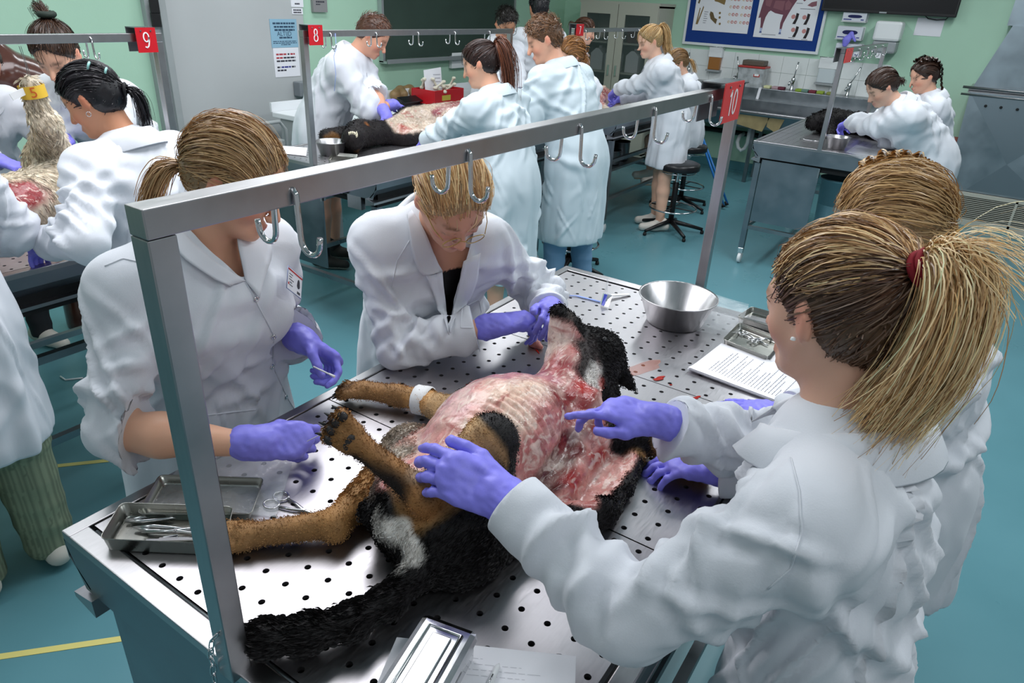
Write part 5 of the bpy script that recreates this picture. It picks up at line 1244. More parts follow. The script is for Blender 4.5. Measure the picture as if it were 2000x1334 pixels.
# name badge
pb, nb0 = hit(JA, 556, 553, .016)
if pb is None: pb, nb0 = hit(JA, 545, 553, .016)
if pb is not None:
    def onp(px, py): d = sight(px, py); return CAM+d*((pb-CAM).dot(nb0)/d.dot(nb0))
    c0 = pb; ex = (onp(596, 553)-onp(547, 511)).normalized(); ez = onp(547, 511)-onp(524, 548); ez = (ez-ex*ez.dot(ex)).normalized(); nb_ = ex.cross(ez)
    mat('badge_card', '#f4f6fc', .25); mat('badge_edge', '#8f9cc4', .3)
    wd, ht = .074, .050; c0 = c0+nb_*.006
    bd = thing('name_badge', 'white name badge with red stripe and portrait on the coat of the woman at left', 'badge', tuple(c0-ez*ht/2))
    Q = lambda x, y, z=0: tuple(c0+ex*x+ez*y+nb_*z)
    mb = MB().box((-wd/2, -ht/2, 0), (wd/2, ht/2, .0012)).frame(c0, ex, ez, nb_); mb.build('card', 'badge_card', bd)
    MB().tube([Q(-wd/2, -ht/2, .0006), Q(wd/2, -ht/2, .0006), Q(wd/2, ht/2, .0006), Q(-wd/2, ht/2, .0006)], .0011, 6, closed=True).build('card_edge', 'badge_edge', bd)
    mb = MB().box((-wd/2, .018, .0013), (wd/2, .0215, .0017)).box((-wd/2+.004, -.014, .0013), (-wd/2+.009, -.009, .0017)).frame(c0, ex, ez, nb_); mb.build('red_stripe', 'sign_red', bd)
    mb = MB()
    for j, (a, b) in enumerate(((-.03, -.012), (-.03, -.016), (-.03, -.006), (-.026, -.014), (-.026, -.010))): mb.box((a, .010-j*.006, .0013), (b, .0115-j*.006, .0016))
    for j in range(9): mb.box((.014+j*.0018, -.021, .0013), (.0148+j*.0018, -.015, .0016))
    mb.frame(c0, ex, ez, nb_).build('print', 'ink', bd)
    mb = MB().add([( .019+.007*math.cos(a)*(1 if math.sin(a) > -.2 else 1.3), .002+.011*math.sin(a), .0014) for a in [2*PI*k/12 for k in range(12)]], [tuple(range(12))]).frame(c0, ex, ez, nb_); mb.build('portrait', 'ink', bd)
# -- B
tB = person('blonde woman with gold glasses bending over the dog head', JB, True, shirt='#17171a', tone='#e2ab90', coat_kw=dict(sleeve=(.93, .86), ease=.90, roomy=.98, hem=.42, amp=.017), collar_kw=dict(op=118))
open_neck(tB, JB, [(820, 440), (850, 500), (868, 600), (876, 645), (890, 570), (912, 500), (930, 440), (880, 380)], 'coat')
hob, tw, rg, T = hair(tB, JB, 'pony', BLOND_B, n=4600, rad=.0007, m=10, seed=5, line=.0195, tie=(-.105, .01, -.03), loose=.6)
tail_strands(tB, tw, JB, rg, T, [(-.15, -.01, -.03), (-.155, -.02, -.075), (-.135, -.02, -.11)], 300, BLOND_B, .028)
glasses(tB, JB, 'thin gold glasses on the woman bending over the dog head')
flap(JB, [(806, 412), (830, 450), (850, 500), (862, 530)], [(800, 425), (806, 480), (818, 538), (858, 528)], lift=.005, edge=.010, name='collar_wing')
flap(JB, [(862, 530), (868, 575), (873, 620), (876, 650)], [(835, 535), (848, 580), (862, 620), (874, 655)], lift=.004, edge=.008)
flap(JB, [(905, 510), (894, 560), (885, 605), (877, 650)], [(938, 490), (930, 540), (908, 590), (880, 652)], lift=.004, edge=.010)
seam_px(JB, [(765, 560), (775, 510), (800, 470)], r=.0015); seam_px(JB, [(905, 600), (935, 585), (940, 610), (925, 640), (900, 640), (903, 600)], r=.0014, name='pocket_edge')
# -- C
tC = person('woman with a high blonde ponytail and red hair tie seen from behind', JC, True, body_h=.0075, tone='#e3b29a', coat_kw=dict(sleeve=(.97, .92), ease=1.03, roomy=.88, hem=.42, amp=.018))
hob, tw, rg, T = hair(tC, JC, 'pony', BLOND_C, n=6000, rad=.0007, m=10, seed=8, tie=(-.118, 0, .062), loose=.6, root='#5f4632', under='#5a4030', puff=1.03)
tail_strands(tC, tw, JC, rg, T, [(-.150, .0, .082), (-.172, .0, .040), (-.152, .005, -.045), (-.112, .01, -.115), (-.080, .02, -.165)], 2400, ['#d0ae7e', '#e6cca0', '#9c7854', '#f2e0ba'], .046, m=15, frizz=.022, taper=.6, rad=.0008)
tail_strands(tC, tw, JC, rg, T, [(-.17, .0, .10), (-.225, .0, .085), (-.265, .0, .045)], 120, ['#d8bc8e', '#ead6ae', '#c4a274'], .030, m=12, frizz=.03, rad=.0006, name='stray_strands')
mat('tie_red', '#8c1624', .8)
for k in (-.006, .006): ring_tie(tC, tw, V3(T)+nrm((-.8, 0, .4))*k+V3((-.012, 0, .006)), (-.8, 0, .4), .021, .0062, 'tie_red')
# -- D
tD = person('woman with braided blonde hair resting both gloved hands on the table', JD, True, tone='#e3b29a', coat_kw=dict(hem=.42, ease=1.08), body_h=.010)
hob, tw, rg, T = hair(tD, JD, 'pony', BLOND_D, n=3800, rad=.0007, m=10, seed=9, tie=(-.10, -.03, -.05), loose=.9, puff=1.09)
# gloves of B, C and D
glove(tB, JB, 'R', (.70, -.66, .10), (.35, -.10, -.9), 'grip', 'side', h=.004, cuff=.022, off=.012)
glove(tB, JB, 'L', (-.75, -.60, .35), (-.4, .2, -.85), 'grip', 'side', h=.004)
glove(tC, JC, 'L', (-.40, .85, .30), (.55, .35, -.75), [(.45, .55, .3), (.55, .65, .4), (.6, .65, .4), (.6, .6, .3)], 'side', h=.0038, sc=1.0)
glove(tC, JC, 'R', (-.30, .92, .10), (.1, .1, -1), 'point', 'side', h=.004)
glove(tD, JD, 'R', (-.35, .93, -.02), (0, 0, -1), 'flat', 'out', h=.004)
glove(tD, JD, 'L', (-.35, .92, -.05), (0, 0, -1), 'relax', 'side', h=.004)

c_, A_, s_ = head_frame(JC); MB().lathe([(.0, .004), (.003, .003), (.0035, 0)], tuple(c_+(V3((-.004, .088, -.030))*s_)@A_), 10).build('earring', 'white_plastic', tC)
seam_px(JC, [(1545, 895), (1562, 960), (1566, 1040), (1545, 1110), (1500, 1150)], r=.0013, name='armhole_seam')
c_, A_, s_ = head_frame(JD)
plait(tD, lambda q: c_+(q*s_)@A_, [(.02, -.02, .130), (-.035, -.028, .133), (-.085, -.035, .105), (-.112, -.04, .05), (-.112, -.04, -.01), (-.095, -.045, -.07)], .021, BLOND_D, JD, n=24, rad=.0032)
# ---- the others in the room
JE = rig((.91, 1.12), 98, h=1.58, lean=13, head=(28, 28, 0), wL=(.59, 1.253, 1.05), hL=(-.6, -.4, -.8), wR=(.95, 1.75, 1.02))
JF = rig((1.55, 2.42), 203, h=1.72, lean=30, head=(36, 14, 0), wR=(1.05, 2.1, 1.1), wL=(1.05, 1.75, 1.1))
JG = rig((.98, 2.80), -80, h=1.58, lean=14, head=(35, 10, 0), wL=(1.2, 2.35, 1.15), wR=(.9, 2.3, 1.1))
JH = rig((.215, 1.15), 84, h=1.68, lean=8, head=(30, 0, 0), wL=(.2, 1.5, 1.05), wR=(.45, 1.5, 1.05))
JI = rig((2.95, 2.62), -62, h=1.77, lean=28, head=(38, 5, 0), wR=(3.235, 2.217, 1.14), wL=(2.966, 1.997, 1.08), hR=(-.8, -.2, -.3), hL=(0, 0, -1))
JJ = rig((2.83, .98), 88, h=1.62, lean=16, head=(22, 26, 0), wL=(2.80, 1.60, 1.03), wR=(3.0, 1.55, 1.05))
for_arm = None
JK = rig((4.98, 2.66), -108, h=1.75, lean=12, head=(30, -15, 0), wL=(4.75, 2.2, 1.1), wR=(4.5, 2.2, 1.1))
JL = rig((5.75, 2.66), 50, h=1.84, lean=3, head=(10, 0, 0))
JM = rig((3.46, .92), 82, h=1.76, lean=21, head=(26, 46, 0), wL=(3.20, 1.35, 1.02), wR=(3.55, 1.55, 1.03), hL=(-.6, -.5, -.7))
for s_, g_ in (('L', -.13), ('R', .16)): JM['a'+s_] = V3((3.46+g_, .92-g_*.25, .08)); JM['k'+s_] = (JM['h'+s_]+JM['a'+s_])/2+V3((0, .02, 0))
JN = rig((6.15, 2.55), -62, h=1.66, lean=8, head=(15, 0, 0))
JO = rig((4.62, 1.53), 150, h=1.56, lean=8, head=(25, 0, 0))
JP = rig((5.5, 1.14), 125, h=1.70, lean=21, head=(22, 12, 0), wL=(5.492, 1.794, 1.08), wR=(5.6, 1.7, 1.05), hL=(-.4, -.4, -.8))
JQ = rig((6.32, 1.28), 125, h=1.64, lean=12, head=(28, 8, 0), pelz=.43, wL=(6.2, 1.7, 1.05), wR=(6.5, 1.7, 1.05), legs=dict(L=((6.05, 1.42, .62), (6.08, 1.40, .30)), R=((6.25, 1.62, .62), (6.27, 1.58, .30))))
JR = rig((5.36, -.86), 118, h=1.68, lean=42, head=(40, 5, 0), wL=(5.383, -.264, 1.12), wR=(5.599, -.339, 1.1), hL=(-.6, -.3, -.8))
JS = rig((5.80, -.82), 112, h=1.58, lean=16, head=(25, 10, 0), wL=(5.8, -.3, 1.1), wR=(5.95, -.35, 1.1))
def hands(t, J, cl='grip', d=None, h=.0068, which='LR'):
    for s in which:
        a = nrm(J['w'+s]-J['e'+s]); dd = d if d is not None else nrm(a*.8-UP*.4)
        glove(t, J, s, dd, nrm(-UP+a*.2), cl, 'side', h=h)
def shoes(t, J, col, sole='#e8e4dc'):
    for s in 'LR': shoe(t, J['a'+s], J['f'], col, sole)
# E
BLK = ['#16141a', '#221e26', '#0f0e12']
tE = person('black-haired woman with a low ponytail at the left table seen from behind', JE, tone='#c98f6f', lip='#a8655c', brow='#1c1714', coat_kw=dict(hem=.30, sleeve=(.97, .97), ease=1.1, amp=.018), body_h=.011, coat_h=.0105)
hob, tw, rg, T = hair(tE, JE, 'pony', BLK, n=1500, h=.008, seed=21, tie=(-.118, -.01, -.02), root='#141218')
tail_strands(tE, tw, JE, rg, T, [(-.14, -.02, -.045), (-.12, -.035, -.10), (-.08, -.045, -.165)], 300, BLK, .024)
mat('tie_mint', '#9fd6d0', .6); mat('tie_black', '#1a1a1c', .8)
ring_tie(tE, tw, T, (-.8, -.3, -.5), .019, .005, 'tie_black')
for p in ((-.085, .045, .085), (-.112, .02, .05)): ring_tie(tE, tw, p, (-.6, -.3, -.7), .011, .0035, 'tie_mint')
c_, A_, s_ = head_frame(JE); e_ = [c_+(V3((-.004, .086, -.036+.0))*s_)@A_+(V3((.008*math.cos(a), 0, .008*math.sin(a)-.006))*s_)@A_ for a in [2*PI*k/12 for k in range(12)]]
MB().tube(e_, .0012, 5, closed=True).build('earring', 'chrome', tE)
hands(tE, JE, 'relax', h=.0045)
# F
DB = ['#33231b', '#4a3427', '#2a1c16']
tF = person('dark-haired woman with a hair bun and scrunchie bending over the left table', JF, tone='#e2b096', brow='#3a2a20', coat_kw=dict(hem=.30, amp=.018), body_h=.012, coat_h=.0115)
hob, tw, rg, T = hair(tF, JF, 'pony', DB, n=1400, h=.008, seed=22, tie=(-.075, 0, .115), loose=.5, root='#33241c')
tail_strands(tF, tw, JF, rg, T, [(-.10, -.02, .14), (-.13, -.05, .12), (-.14, -.06, .06)], 220, DB, .03)
mat('scrunchie', '#1d2a22', .7)
ring_tie(tF, tw, V3(T)+V3((-.01, 0, .012)), (-.5, 0, .8), .024, .013, 'scrunchie', 'scrunchie')
hands(tF, JF)
# G, H at the left edge
tG = person('person in a white coat cut off by the left edge behind the shaggy dog', JG, tone='#d8a58c', coat_kw=dict(hem=.30))
hair(tG, JG, 'pony', DB, n=300, h=.012, seed=23, rad=.0016); hands(tG, JG)
tH = person('person in a long white coat and ribbed trousers cut off at the left edge', JH, tone='#e0ad92', coat_kw=dict(hem=.30, ease=1.0, roomy=1.0, sleeve=(.97, .97)), coat_h=.010)
hair(tH, JH, 'pony', DB, n=300, h=.012, seed=24, rad=.0016); hands(tH, JH)
trousers(tH, JH, '#7f8a72', cut=.1, wide=1.30, ribs=520, h=.008, low=.05); shoes(tH, JH, '#d9d4c9', '#cfc9ba')
# I
JI['arm'] = dict(L=1.0, R=1.0); JM['arm'] = dict(L=.95, R=.9)
tI = person('short-haired man with rolled sleeves and bare calves working at table eight', JI, tone='#dba288', brow='#5a3c2c', coat_kw=dict(hem=.36, sleeve=(.16, .16), ease=1.1, roomy=1.02), body_h=.011)
hair(tI, JI, 'short', ['#5b3a2a', '#6d4735', '#46291d'], n=900, h=.009, seed=25, length=.035, rad=.0013, puff=1.03, m=5)
hands(tI, JI, 'grip'); shoes(tI, JI, '#1d1d1a', '#8d8a80')
F = Field(.012)
for s in 'LR': F.cone(JI['a'+s]+UP*.12, JI['a'+s]-UP*.0, .047, .045, .01)
for s in 'LR':
    F = Field(.01); F.cone(JI['a'+s]+UP*.10, JI['a'+s]-UP*.0, .046, .044, .01); v, q = F.mesh(); mesh_obj('sock', v, q, 'black_top', tI)
# J
RB = ['#4a2a1f', '#6b3f2c', '#2e1a16', '#7a4a34']
tJ = person('woman with a long auburn ponytail at table eight seen from behind', JJ, tone='#e0ab8f', coat='coat_old', coat_kw=dict(hem=.22, sleeve=(.97, .9), ease=1.08), coat_h=.011)
hob, tw, rg, T = hair(tJ, JJ, 'pony', ['#2c1c18', '#3d261e', '#22161a'], n=1000, h=.009, seed=26, tie=(-.11, 0, .06), root='#2a1b18', rad=.0012)
tail_strands(tJ, tw, JJ, rg, T, [(-.145, 0, .07), (-.155, .0, -.02), (-.13, -.01, -.13), (-.08, -.02, -.26)], 500, RB, .05, rad=.0015, frizz=.02)
hands(tJ, JJ); shoes(tJ, JJ, '#22201f')
# K, L
DK = ['#1e1a18', '#2c2522', '#151212']
tK = person('dark curly-haired man with glasses standing behind the gallows of table eight', JK, tone='#c58f70', brow='#231b17', coat_kw=dict(hem=.30))
hair(tK, JK, 'short', DK, n=900, h=.009, seed=27, length=.05, rad=.0018, puff=1.06, m=6)
glasses(tK, JK, 'thin dark glasses worn by the curly-haired man at the back', 'dark_wire', wire=.0018); hands(tK, JK); trousers(tK, JK, '#2c2f3a')
shoes(tK, JK, '#2a2a2c')
tL = person('tall black-haired person in a white coat facing away at the back', JL, tone='#c08a6c', coat_kw=dict(hem=.30))
hair(tL, JL, 'short', BLK, n=700, h=.009, seed=28, length=.045, rad=.0018, puff=1.05, m=5); hands(tL, JL); trousers(tL, JL, '#2b2d33'); shoes(tL, JL, '#2a2a2c')
# M
tM = person('brown-haired man in a knee-length white coat and blue jeans seen from behind', JM, tone='#dfa98e', brow='#5d4632', coat='coat_old', coat_kw=dict(hem=.255, ease=1.12, roomy=1.05, sleeve=(.72, .9), amp=.019), body_h=.010, coat_h=.010)
hair(tM, JM, 'short', ['#6b4c35', '#7d5b40', '#543a28'], n=1200, h=.008, seed=29, length=.055, rad=.0014, puff=1.05, m=6)
trousers(tM, JM, '#6d8fae', wide=1.05, h=.010); hands(tM, JM); shoes(tM, JM, '#d8d8d8')
# N, O
tN = person('brown-haired woman in profile half hidden by the red sign 7', JN, tone='#e3b39b', coat_kw=dict(hem=.30))
hob, tw, rg, T = hair(tN, JN, 'pony', ['#3f2a20', '#553a2b'], n=500, h=.010, seed=30, tie=(-.12, 0, .02), rad=.0016)
tail_strands(tN, tw, JN, rg, T, [(-.145, 0, .03), (-.15, 0, .0), (-.13, 0, -.01)], 80, ['#3f2a20', '#553a2b'], .03, rad=.002); hands(tN, JN)
shoes(tN, JN, '#d8d8d8')
tO = person('strawberry blonde person hidden behind the man in jeans', JO, tone='#e3b39b', coat_kw=dict(hem=.30))
hob, tw, rg, T = hair(tO, JO, 'pony', ['#8f6238', '#a97a48', '#7a5230'], n=600, h=.010, seed=31, tie=(-.10, 0, -.04), rad=.0016, puff=1.14, loose=1.5)
tail_strands(tO, tw, JO, rg, T, [(-.12, 0, -.08), (-.11, 0, -.14)], 120, ['#8f6238', '#a97a48'], .045, rad=.002); hands(tO, JO); shoes(tO, JO, '#cfcfcf')
# P, Q
BP = ['#b08f5e', '#cdb183', '#8d6f48']
tP = person('blonde woman with a wavy ponytail reaching over table seven', JP, tone='#e6b79e', coat_kw=dict(hem=.33, sleeve=(.97, .97), ease=1.05))
hob, tw, rg, T = hair(tP, JP, 'pony', BP, n=700, h=.009, seed=32, tie=(-.105, 0, .075), rad=.0015)
tail_strands(tP, tw, JP, rg, T, [(-.14, 0, .07), (-.15, .0, .0), (-.13, .01, -.09), (-.14, .0, -.15)], 260, BP, .04, rad=.0019, frizz=.02)
hands(tP, JP); shoes(tP, JP, '#d6cfc6')
tQ = person('blonde woman sitting on a stool behind the one reaching over table seven', JQ, tone='#e6b79e', coat_kw=dict(hem=.30, sleeve=(.97, .97), skirt=(6.25, 1.38, .58)))
hob, tw, rg, T = hair(tQ, JQ, 'pony', ['#7d6142', '#9c7c55', '#6a4f35'], n=600, h=.010, seed=33, tie=(-.11, 0, -.03), rad=.0016)
tail_strands(tQ, tw, JQ, rg, T, [(-.14, 0, -.06), (-.14, 0, -.16)], 120, BP, .02, rad=.0019); hands(tQ, JQ)
for s in 'LR': 
    so = shoe(tQ, JQ['a'+s], JQ['f'], '#d8d0c6'); so.location.z += .24
# R, S
BR = ['#35241d', '#47332a', '#2a1c17']
tR = person('dark-haired woman bending over the table at the right back', JR, tone='#e3b39b', brow='#3a2a20', coat_kw=dict(hem=.33, sleeve=(.97, .97), ease=1.08))
hob, tw, rg, T = hair(tR, JR, 'pony', BR, n=800, h=.009, seed=34, tie=(-.112, 0, -.02), rad=.0015, root='#33241d')
tail_strands(tR, tw, JR, rg, T, [(-.13, 0, -.04), (-.12, 0, -.065)], 80, BR, .022, rad=.002); hands(tR, JR); shoes(tR, JR, '#d8d8d8')
tS = person('woman with two dark braids standing behind the bending woman', JS, tone='#ddab91', brow='#3a2a20', coat_kw=dict(hem=.33, sleeve=(.97, .97)))
hob, tw, rg, T = hair(tS, JS, 'pony', BR, n=600, h=.009, seed=35, tie=(-.105, 0, -.05), rad=.0015)
for b in (-1, 1): plait(tS, tw, [(.03, .03*b, .125), (-.04, .055*b, .125), (-.10, .05*b, .07), (-.115, .045*b, -.0), (-.10, .045*b, -.07), (-.09, .06*b, -.14)], .017, BR, JS, n=20)
hands(tS, JS); shoes(tS, JS, '#d8d8d8')
for t_, J_, c_ in ((tA, JA, '#3a3f52'), (tB, JB, '#2a2b30'), (tC, JC, '#2f3440'), (tD, JD, '#2f3440'), (tE, JE, '#2a2b30'), (tF, JF, '#3a3a40'), (tG, JG, '#2a2b30'), (tN, JN, '#2a2b30'), (tO, JO, '#2a2b30')): trousers(t_, J_, c_, h=.016)
for t_, J_, c_ in ((tA, JA, '#e2ded6'), (tB, JB, '#2b2b2e'), (tC, JC, '#e2ded6'), (tD, JD, '#3a3a3e'), (tE, JE, '#d8d2c8'), (tF, JF, '#d8d2c8'), (tG, JG, '#d8d2c8')): shoes(t_, J_, c_)

# ================================================================== the dog on the foreground table
mat('fur', '#221d1e', .62, vcol=True, spec=.35, bump=.25, bscale=260, bdist=.004)
mat('flesh', '#c98a86', .24, vcol=True, spec=.55, sss=.10, noise=.22, nscale=55, bump=.35, bscale=75, bdist=.006, rvar=.10)
def flesh_nodes():
    nt = MATS['flesh'].node_tree; b = nt.nodes['Principled BSDF']; N = nt.nodes.new; L = nt.links.new; src = b.inputs['Base Color'].links[0].from_socket; tc = N('ShaderNodeTexCoord')
    for sc, di, col, lo, hi, mx_, st in ((26, 1.6, '#f6e4d6', .53, .66, .62, (1, 2.4, 1)), (17, 1.2, '#9c2226', .57, .68, .60, (1, 1, 1.5)), (70, .8, '#7d1f25', .60, .70, .45, (1, 1.6, 1))):
        mp = N('ShaderNodeMapping'); mp.inputs['Scale'].default_value = st; L(tc.outputs['Object'], mp.inputs['Vector']); n = N('ShaderNodeTexNoise'); n.inputs['Scale'].default_value = sc; n.inputs['Detail'].default_value = 5; n.inputs['Distortion'].default_value = di; L(mp.outputs['Vector'], n.inputs['Vector'])
        r = N('ShaderNodeMapRange'); r.inputs['From Min'].default_value = lo; r.inputs['From Max'].default_value = hi; r.inputs['To Max'].default_value = mx_; L(n.outputs['Fac'], r.inputs['Value'])
        m = N('ShaderNodeMix'); m.data_type = 'RGBA'; L(r.outputs[0], m.inputs[0]); L(src, m.inputs[6]); m.inputs[7].default_value = (*lin(col), 1); src = m.outputs[2]
    L(src, b.inputs['Base Color'])
flesh_nodes()
def X(px, py, z): return V3(at_z(px, py, z))
def capsule_d(v, a, b):
    a, b = V3(a), V3(b); ab = b-a; t = np.clip(((v-a)@ab)/max(ab@ab, 1e-9), 0, 1); return np.linalg.norm(v-a-t[:, None]*ab, axis=1), t
class Paint:
    def __init__(s, v, base, flow=(0, 0, -1)):
        s.v = v; s.c = np.repeat(V3(lin(base))[None], len(v), 0); s.flesh = np.zeros(len(v)); s.flow = np.repeat(V3(flow)[None], len(v), 0); s.len = np.ones(len(v)); s.n = .010*wob(v, 55, 3)+.006*wob(v, 120, 5)
    def cap(s, a, b, r, col, soft=.012, flesh=None, jit=1.0, ln=None):
        d, t = capsule_d(s.v, a, b); m = np.clip((r-d+s.n*jit)/soft+.5, 0, 1)
        s.c = s.c*(1-m[:, None])+V3(lin(col))*m[:, None]
        if flesh is not None: s.flesh = s.flesh*(1-m)+flesh*m
        if ln is not None: s.len = s.len*(1-m)+ln*m
        return s
    def dirn(s, a, b, r):
        d, t = capsule_d(s.v, a, b); m = d < r; s.flow[m] = nrm(V3(b)-V3(a)); return s
def fur_blades(v, nn, mask, flow, cols, n, length, width, rng, ln=None, lift=.45):
    idx = np.where(mask)[0]
    if not len(idx): return None
    i = rng.choice(idx, n); p = v[i]+rng.normal(size=(n, 3))*.002; N = nn[i]; fl = flow[i]+rng.normal(size=(n, 3))*.22; T = fl-N*(fl*N).sum(1)[:, None]; T /= np.maximum(np.linalg.norm(T, axis=1), 1e-6)[:, None]
    D = T*(1-lift)+N*lift*(.6+.8*rng.random((n, 1))); S = np.cross(D, N); S /= np.maximum(np.linalg.norm(S, axis=1), 1e-6)[:, None]
    L = length*rng.uniform(.5, 1.25, (n, 1))*(1 if ln is None else ln[i][:, None])
    P = np.stack([p-S*width-N*.0015, p+S*width-N*.0015, p+D*L*.6+N*.001, p+D*L-N*L*.12], 1); V = P.reshape(-1, 3); k = np.arange(n)*4
    F = np.stack([k, k+1, k+2, k+2], 1)
    q = np.concatenate([np.stack([k, k+1, k+2], 1), np.stack([k+1, k+3, k+2], 1)])
    c = np.repeat(cols[i]*(1+.25*rng.normal(size=(n, 1))), 4, 0); return V, q, np.clip(c, 0, 1)
def paw(F, w_, t, up, sc=1.0, spread=.010):
    """four toes and pads: from wrist w_ to toe line t"""
    w_, t = V3(w_), V3(t); d = nrm(t-w_); up = V3(up); up = nrm(up-d*(up@d)); s = np.cross(d, up); F.cone(w_, t-d*.012*sc, .017*sc, .021*sc, .012, flat=up, fs=.8)
    tips = []
    for k in range(4):
        o = (k-1.5); b = t-d*.018*sc+s*o*.0105*sc; e = t+d*(.024-.004*abs(o))*sc+s*o*spread*1.45*sc; F.cone(b, e, .0098*sc, .0088*sc, .003); tips.append((e, nrm(d+s*o*.15-up*.25)))
    return tips, d, up, s
def claws(parent, tips, sc=1.0):
    for e, d in tips:
        MB().tube([e-d*.002, e+d*.011*sc, e+d*.021*sc-V3((0, 0, .003))], [.0042*sc, .0032*sc, .0008], 6).build('claw', 'black_plastic', parent)
def pads(parent, tips, c, d, up, s, sc=1.0):
    mat('paw_pad', '#2b2626', .5, bump=.3, bscale=150)
    for e, dd in tips:
        F = Field(.003); F.ell(e-d*.006*sc-up*.006*sc, (.0095*sc, .0078*sc, .006*sc), (d, s, up), .004); v, q = F.mesh(); mesh_obj('toe_pad', v, q, 'paw_pad', parent)
    F = Field(.0035); F.ell(V3(c)-up*.011*sc-d*.020*sc, (.012*sc, .015*sc, .007*sc), (d, s, up), .004); v, q = F.mesh(); mesh_obj('heel_pad', v, q, 'paw_pad', parent)
dog = thing('dog_carcass', 'black and tan dog lying on its back, chest skinned open, on the foreground table', 'dog', (.55, -.50, TZ))
F = Field(.005); ZT = TZ
CH = V3((.575, -.50, 1.045)); PV = V3((.345, -.535, 1.015))
F.ell(CH, (.165, .122, .118), None, .04); F.cone((.68, -.51, 1.05), (.76, -.515, 1.05), .075, .052, .05)
F.cone((.50, -.50, 1.03), (.36, -.53, 1.015), .082, .072, .05); F.ell(PV, (.085, .098, .078), None, .04)
# near flank, black
F.cone((.34, -.60, .995), (.50, -.635, .985), .052, .045, .04); F.cone((.31, -.565, 1.0), (.36, -.61, 1.0), .05, .05, .03)
# far flank skin sheet
F.cone((.46, -.42, .985), (.60, -.385, 1.0), .035, .04, .03); F.cone((.43, -.40, .975), (.53, -.365, .975), .016, .016, .02)
# hind leg lying on the table
K1 = X(800, 885, 1.0); H1 = X(655, 1022, .985); P1 = X(485, 1046, .976); P1e = X(462, 1048, .974)
F.cone((.36, -.48, 1.02), K1, .070, .052, .04); F.cone(K1, H1, .046, .024, .025); F.cone(H1, P1, .024, .020, .015); F.ell(H1+V3((-.012, -.014, -.004)), (.018, .018, .016), None, .015)
t1, d1, u1, s1 = paw(F, P1, P1e, (.1, -.3, 1), 1.15)
# raised hind leg
K2 = X(958, 862, 1.150); H2 = X(825, 965, 1.105); P2 = X(700, 868, 1.16); P2e = X(672, 845, 1.172)
F.cone((.37, -.585, 1.03), K2, .066, .044, .03); F.cone(K2, H2, .040, .023, .02); F.cone(H2, P2, .024, .018, .015); F.ell(H2+V3((-.012, -.010, -.006)), (.020, .018, .020), None, .015)
t2, d2, u2, s2 = paw(F, P2, P2e, (.3, .9, .2), 1.1)
# front leg with bandage
E3 = V3((.655, -.335, 1.0)); W3 = X(775, 772, .985); P3 = X(715, 762, .984); P3e = X(690, 762, .982); B3 = X(826, 782, .988)
F.cone((.68, -.40, 1.03), E3, .06, .036, .04); F.cone(E3, B3, .034, .026, .02); F.cone(B3, W3, .026, .022, .015); F.cone(W3, P3, .023, .020, .015)
t3, d3, u3, s3 = paw(F, P3, P3e, (-.1, .3, 1), 1.15)
# other front leg
F.cone((.76, -.56, 1.02), (.82, -.66, .99), .05, .034, .03); F.cone((.82, -.66, .99), (.85, -.76, .985), .030, .024, .02); F.cone((.85, -.76, .985), (.84, -.84, .977), .022, .020, .015)
# skin flap folded out to the near side
F.cone((.56, -.64, .985), (.78, -.62, .985), .04, .04, .03); F.box((.67, -.675, .968), (.125, .062, .010), (nrm((1, .12, 0)), nrm((-.12, 1, .05)), (0, 0, 1)), .009, .015)
F.chain([(.475, -.665, .985), (.54, -.705, .982), (.595, -.735, .978), (.62, -.742, .974)], [.030, .027, .022, .014], .015); F.chain([(.60, -.742, .970), (.69, -.735, .970), (.80, -.705, .974), (.83, -.66, .98)], [.010, .012, .016, .02], .012)
F.ell((.72, -.60, 1.03), (.05, .035, .03), None, .03); F.ell((.665, -.615, 1.02), (.03, .03, .025), None, .02); F.ell((.80, -.57, 1.055), (.05, .04, .035), None, .03)
# cavity
F.cone((.655, -.625, 1.045), (.49, -.655, 1.03), .018, .022, .02, mode='s')
# neck and head, nose up
HC = X(1168, 700, 1.075); MZ = X(1092, 612, 1.195)
F.cone((.76, -.515, 1.05), X(1108, 715, 1.09), .052, .044, .04); F.cone(X(1108, 715, 1.09), X(1130, 680, 1.10), .044, .046, .03); F.ell(HC, (.062, .060, .068), None, .03); F.cone(X(1130, 690, 1.09), X(1105, 640, 1.16), .046, .030, .03); F.cone(X(1105, 640, 1.16), MZ, .030, .019, .02)
F.cone(X(1085, 735, 1.06), X(1086, 640, 1.16), .022, .016, .02); F.cone(X(1150, 745, 1.05), X(1175, 775, 1.01), .05, .04, .03)
F.cone(X(1084, 660, 1.13), X(1078, 632, 1.165), .010, .008, .012, mode='s')
E0, E1 = X(1192, 712, 1.06), X(1242, 764, .99); F.cone(E0, E1, .034, .004, .012, flat=nrm(np.cross(E1-E0, (0, 0, 1))), fs=.55)
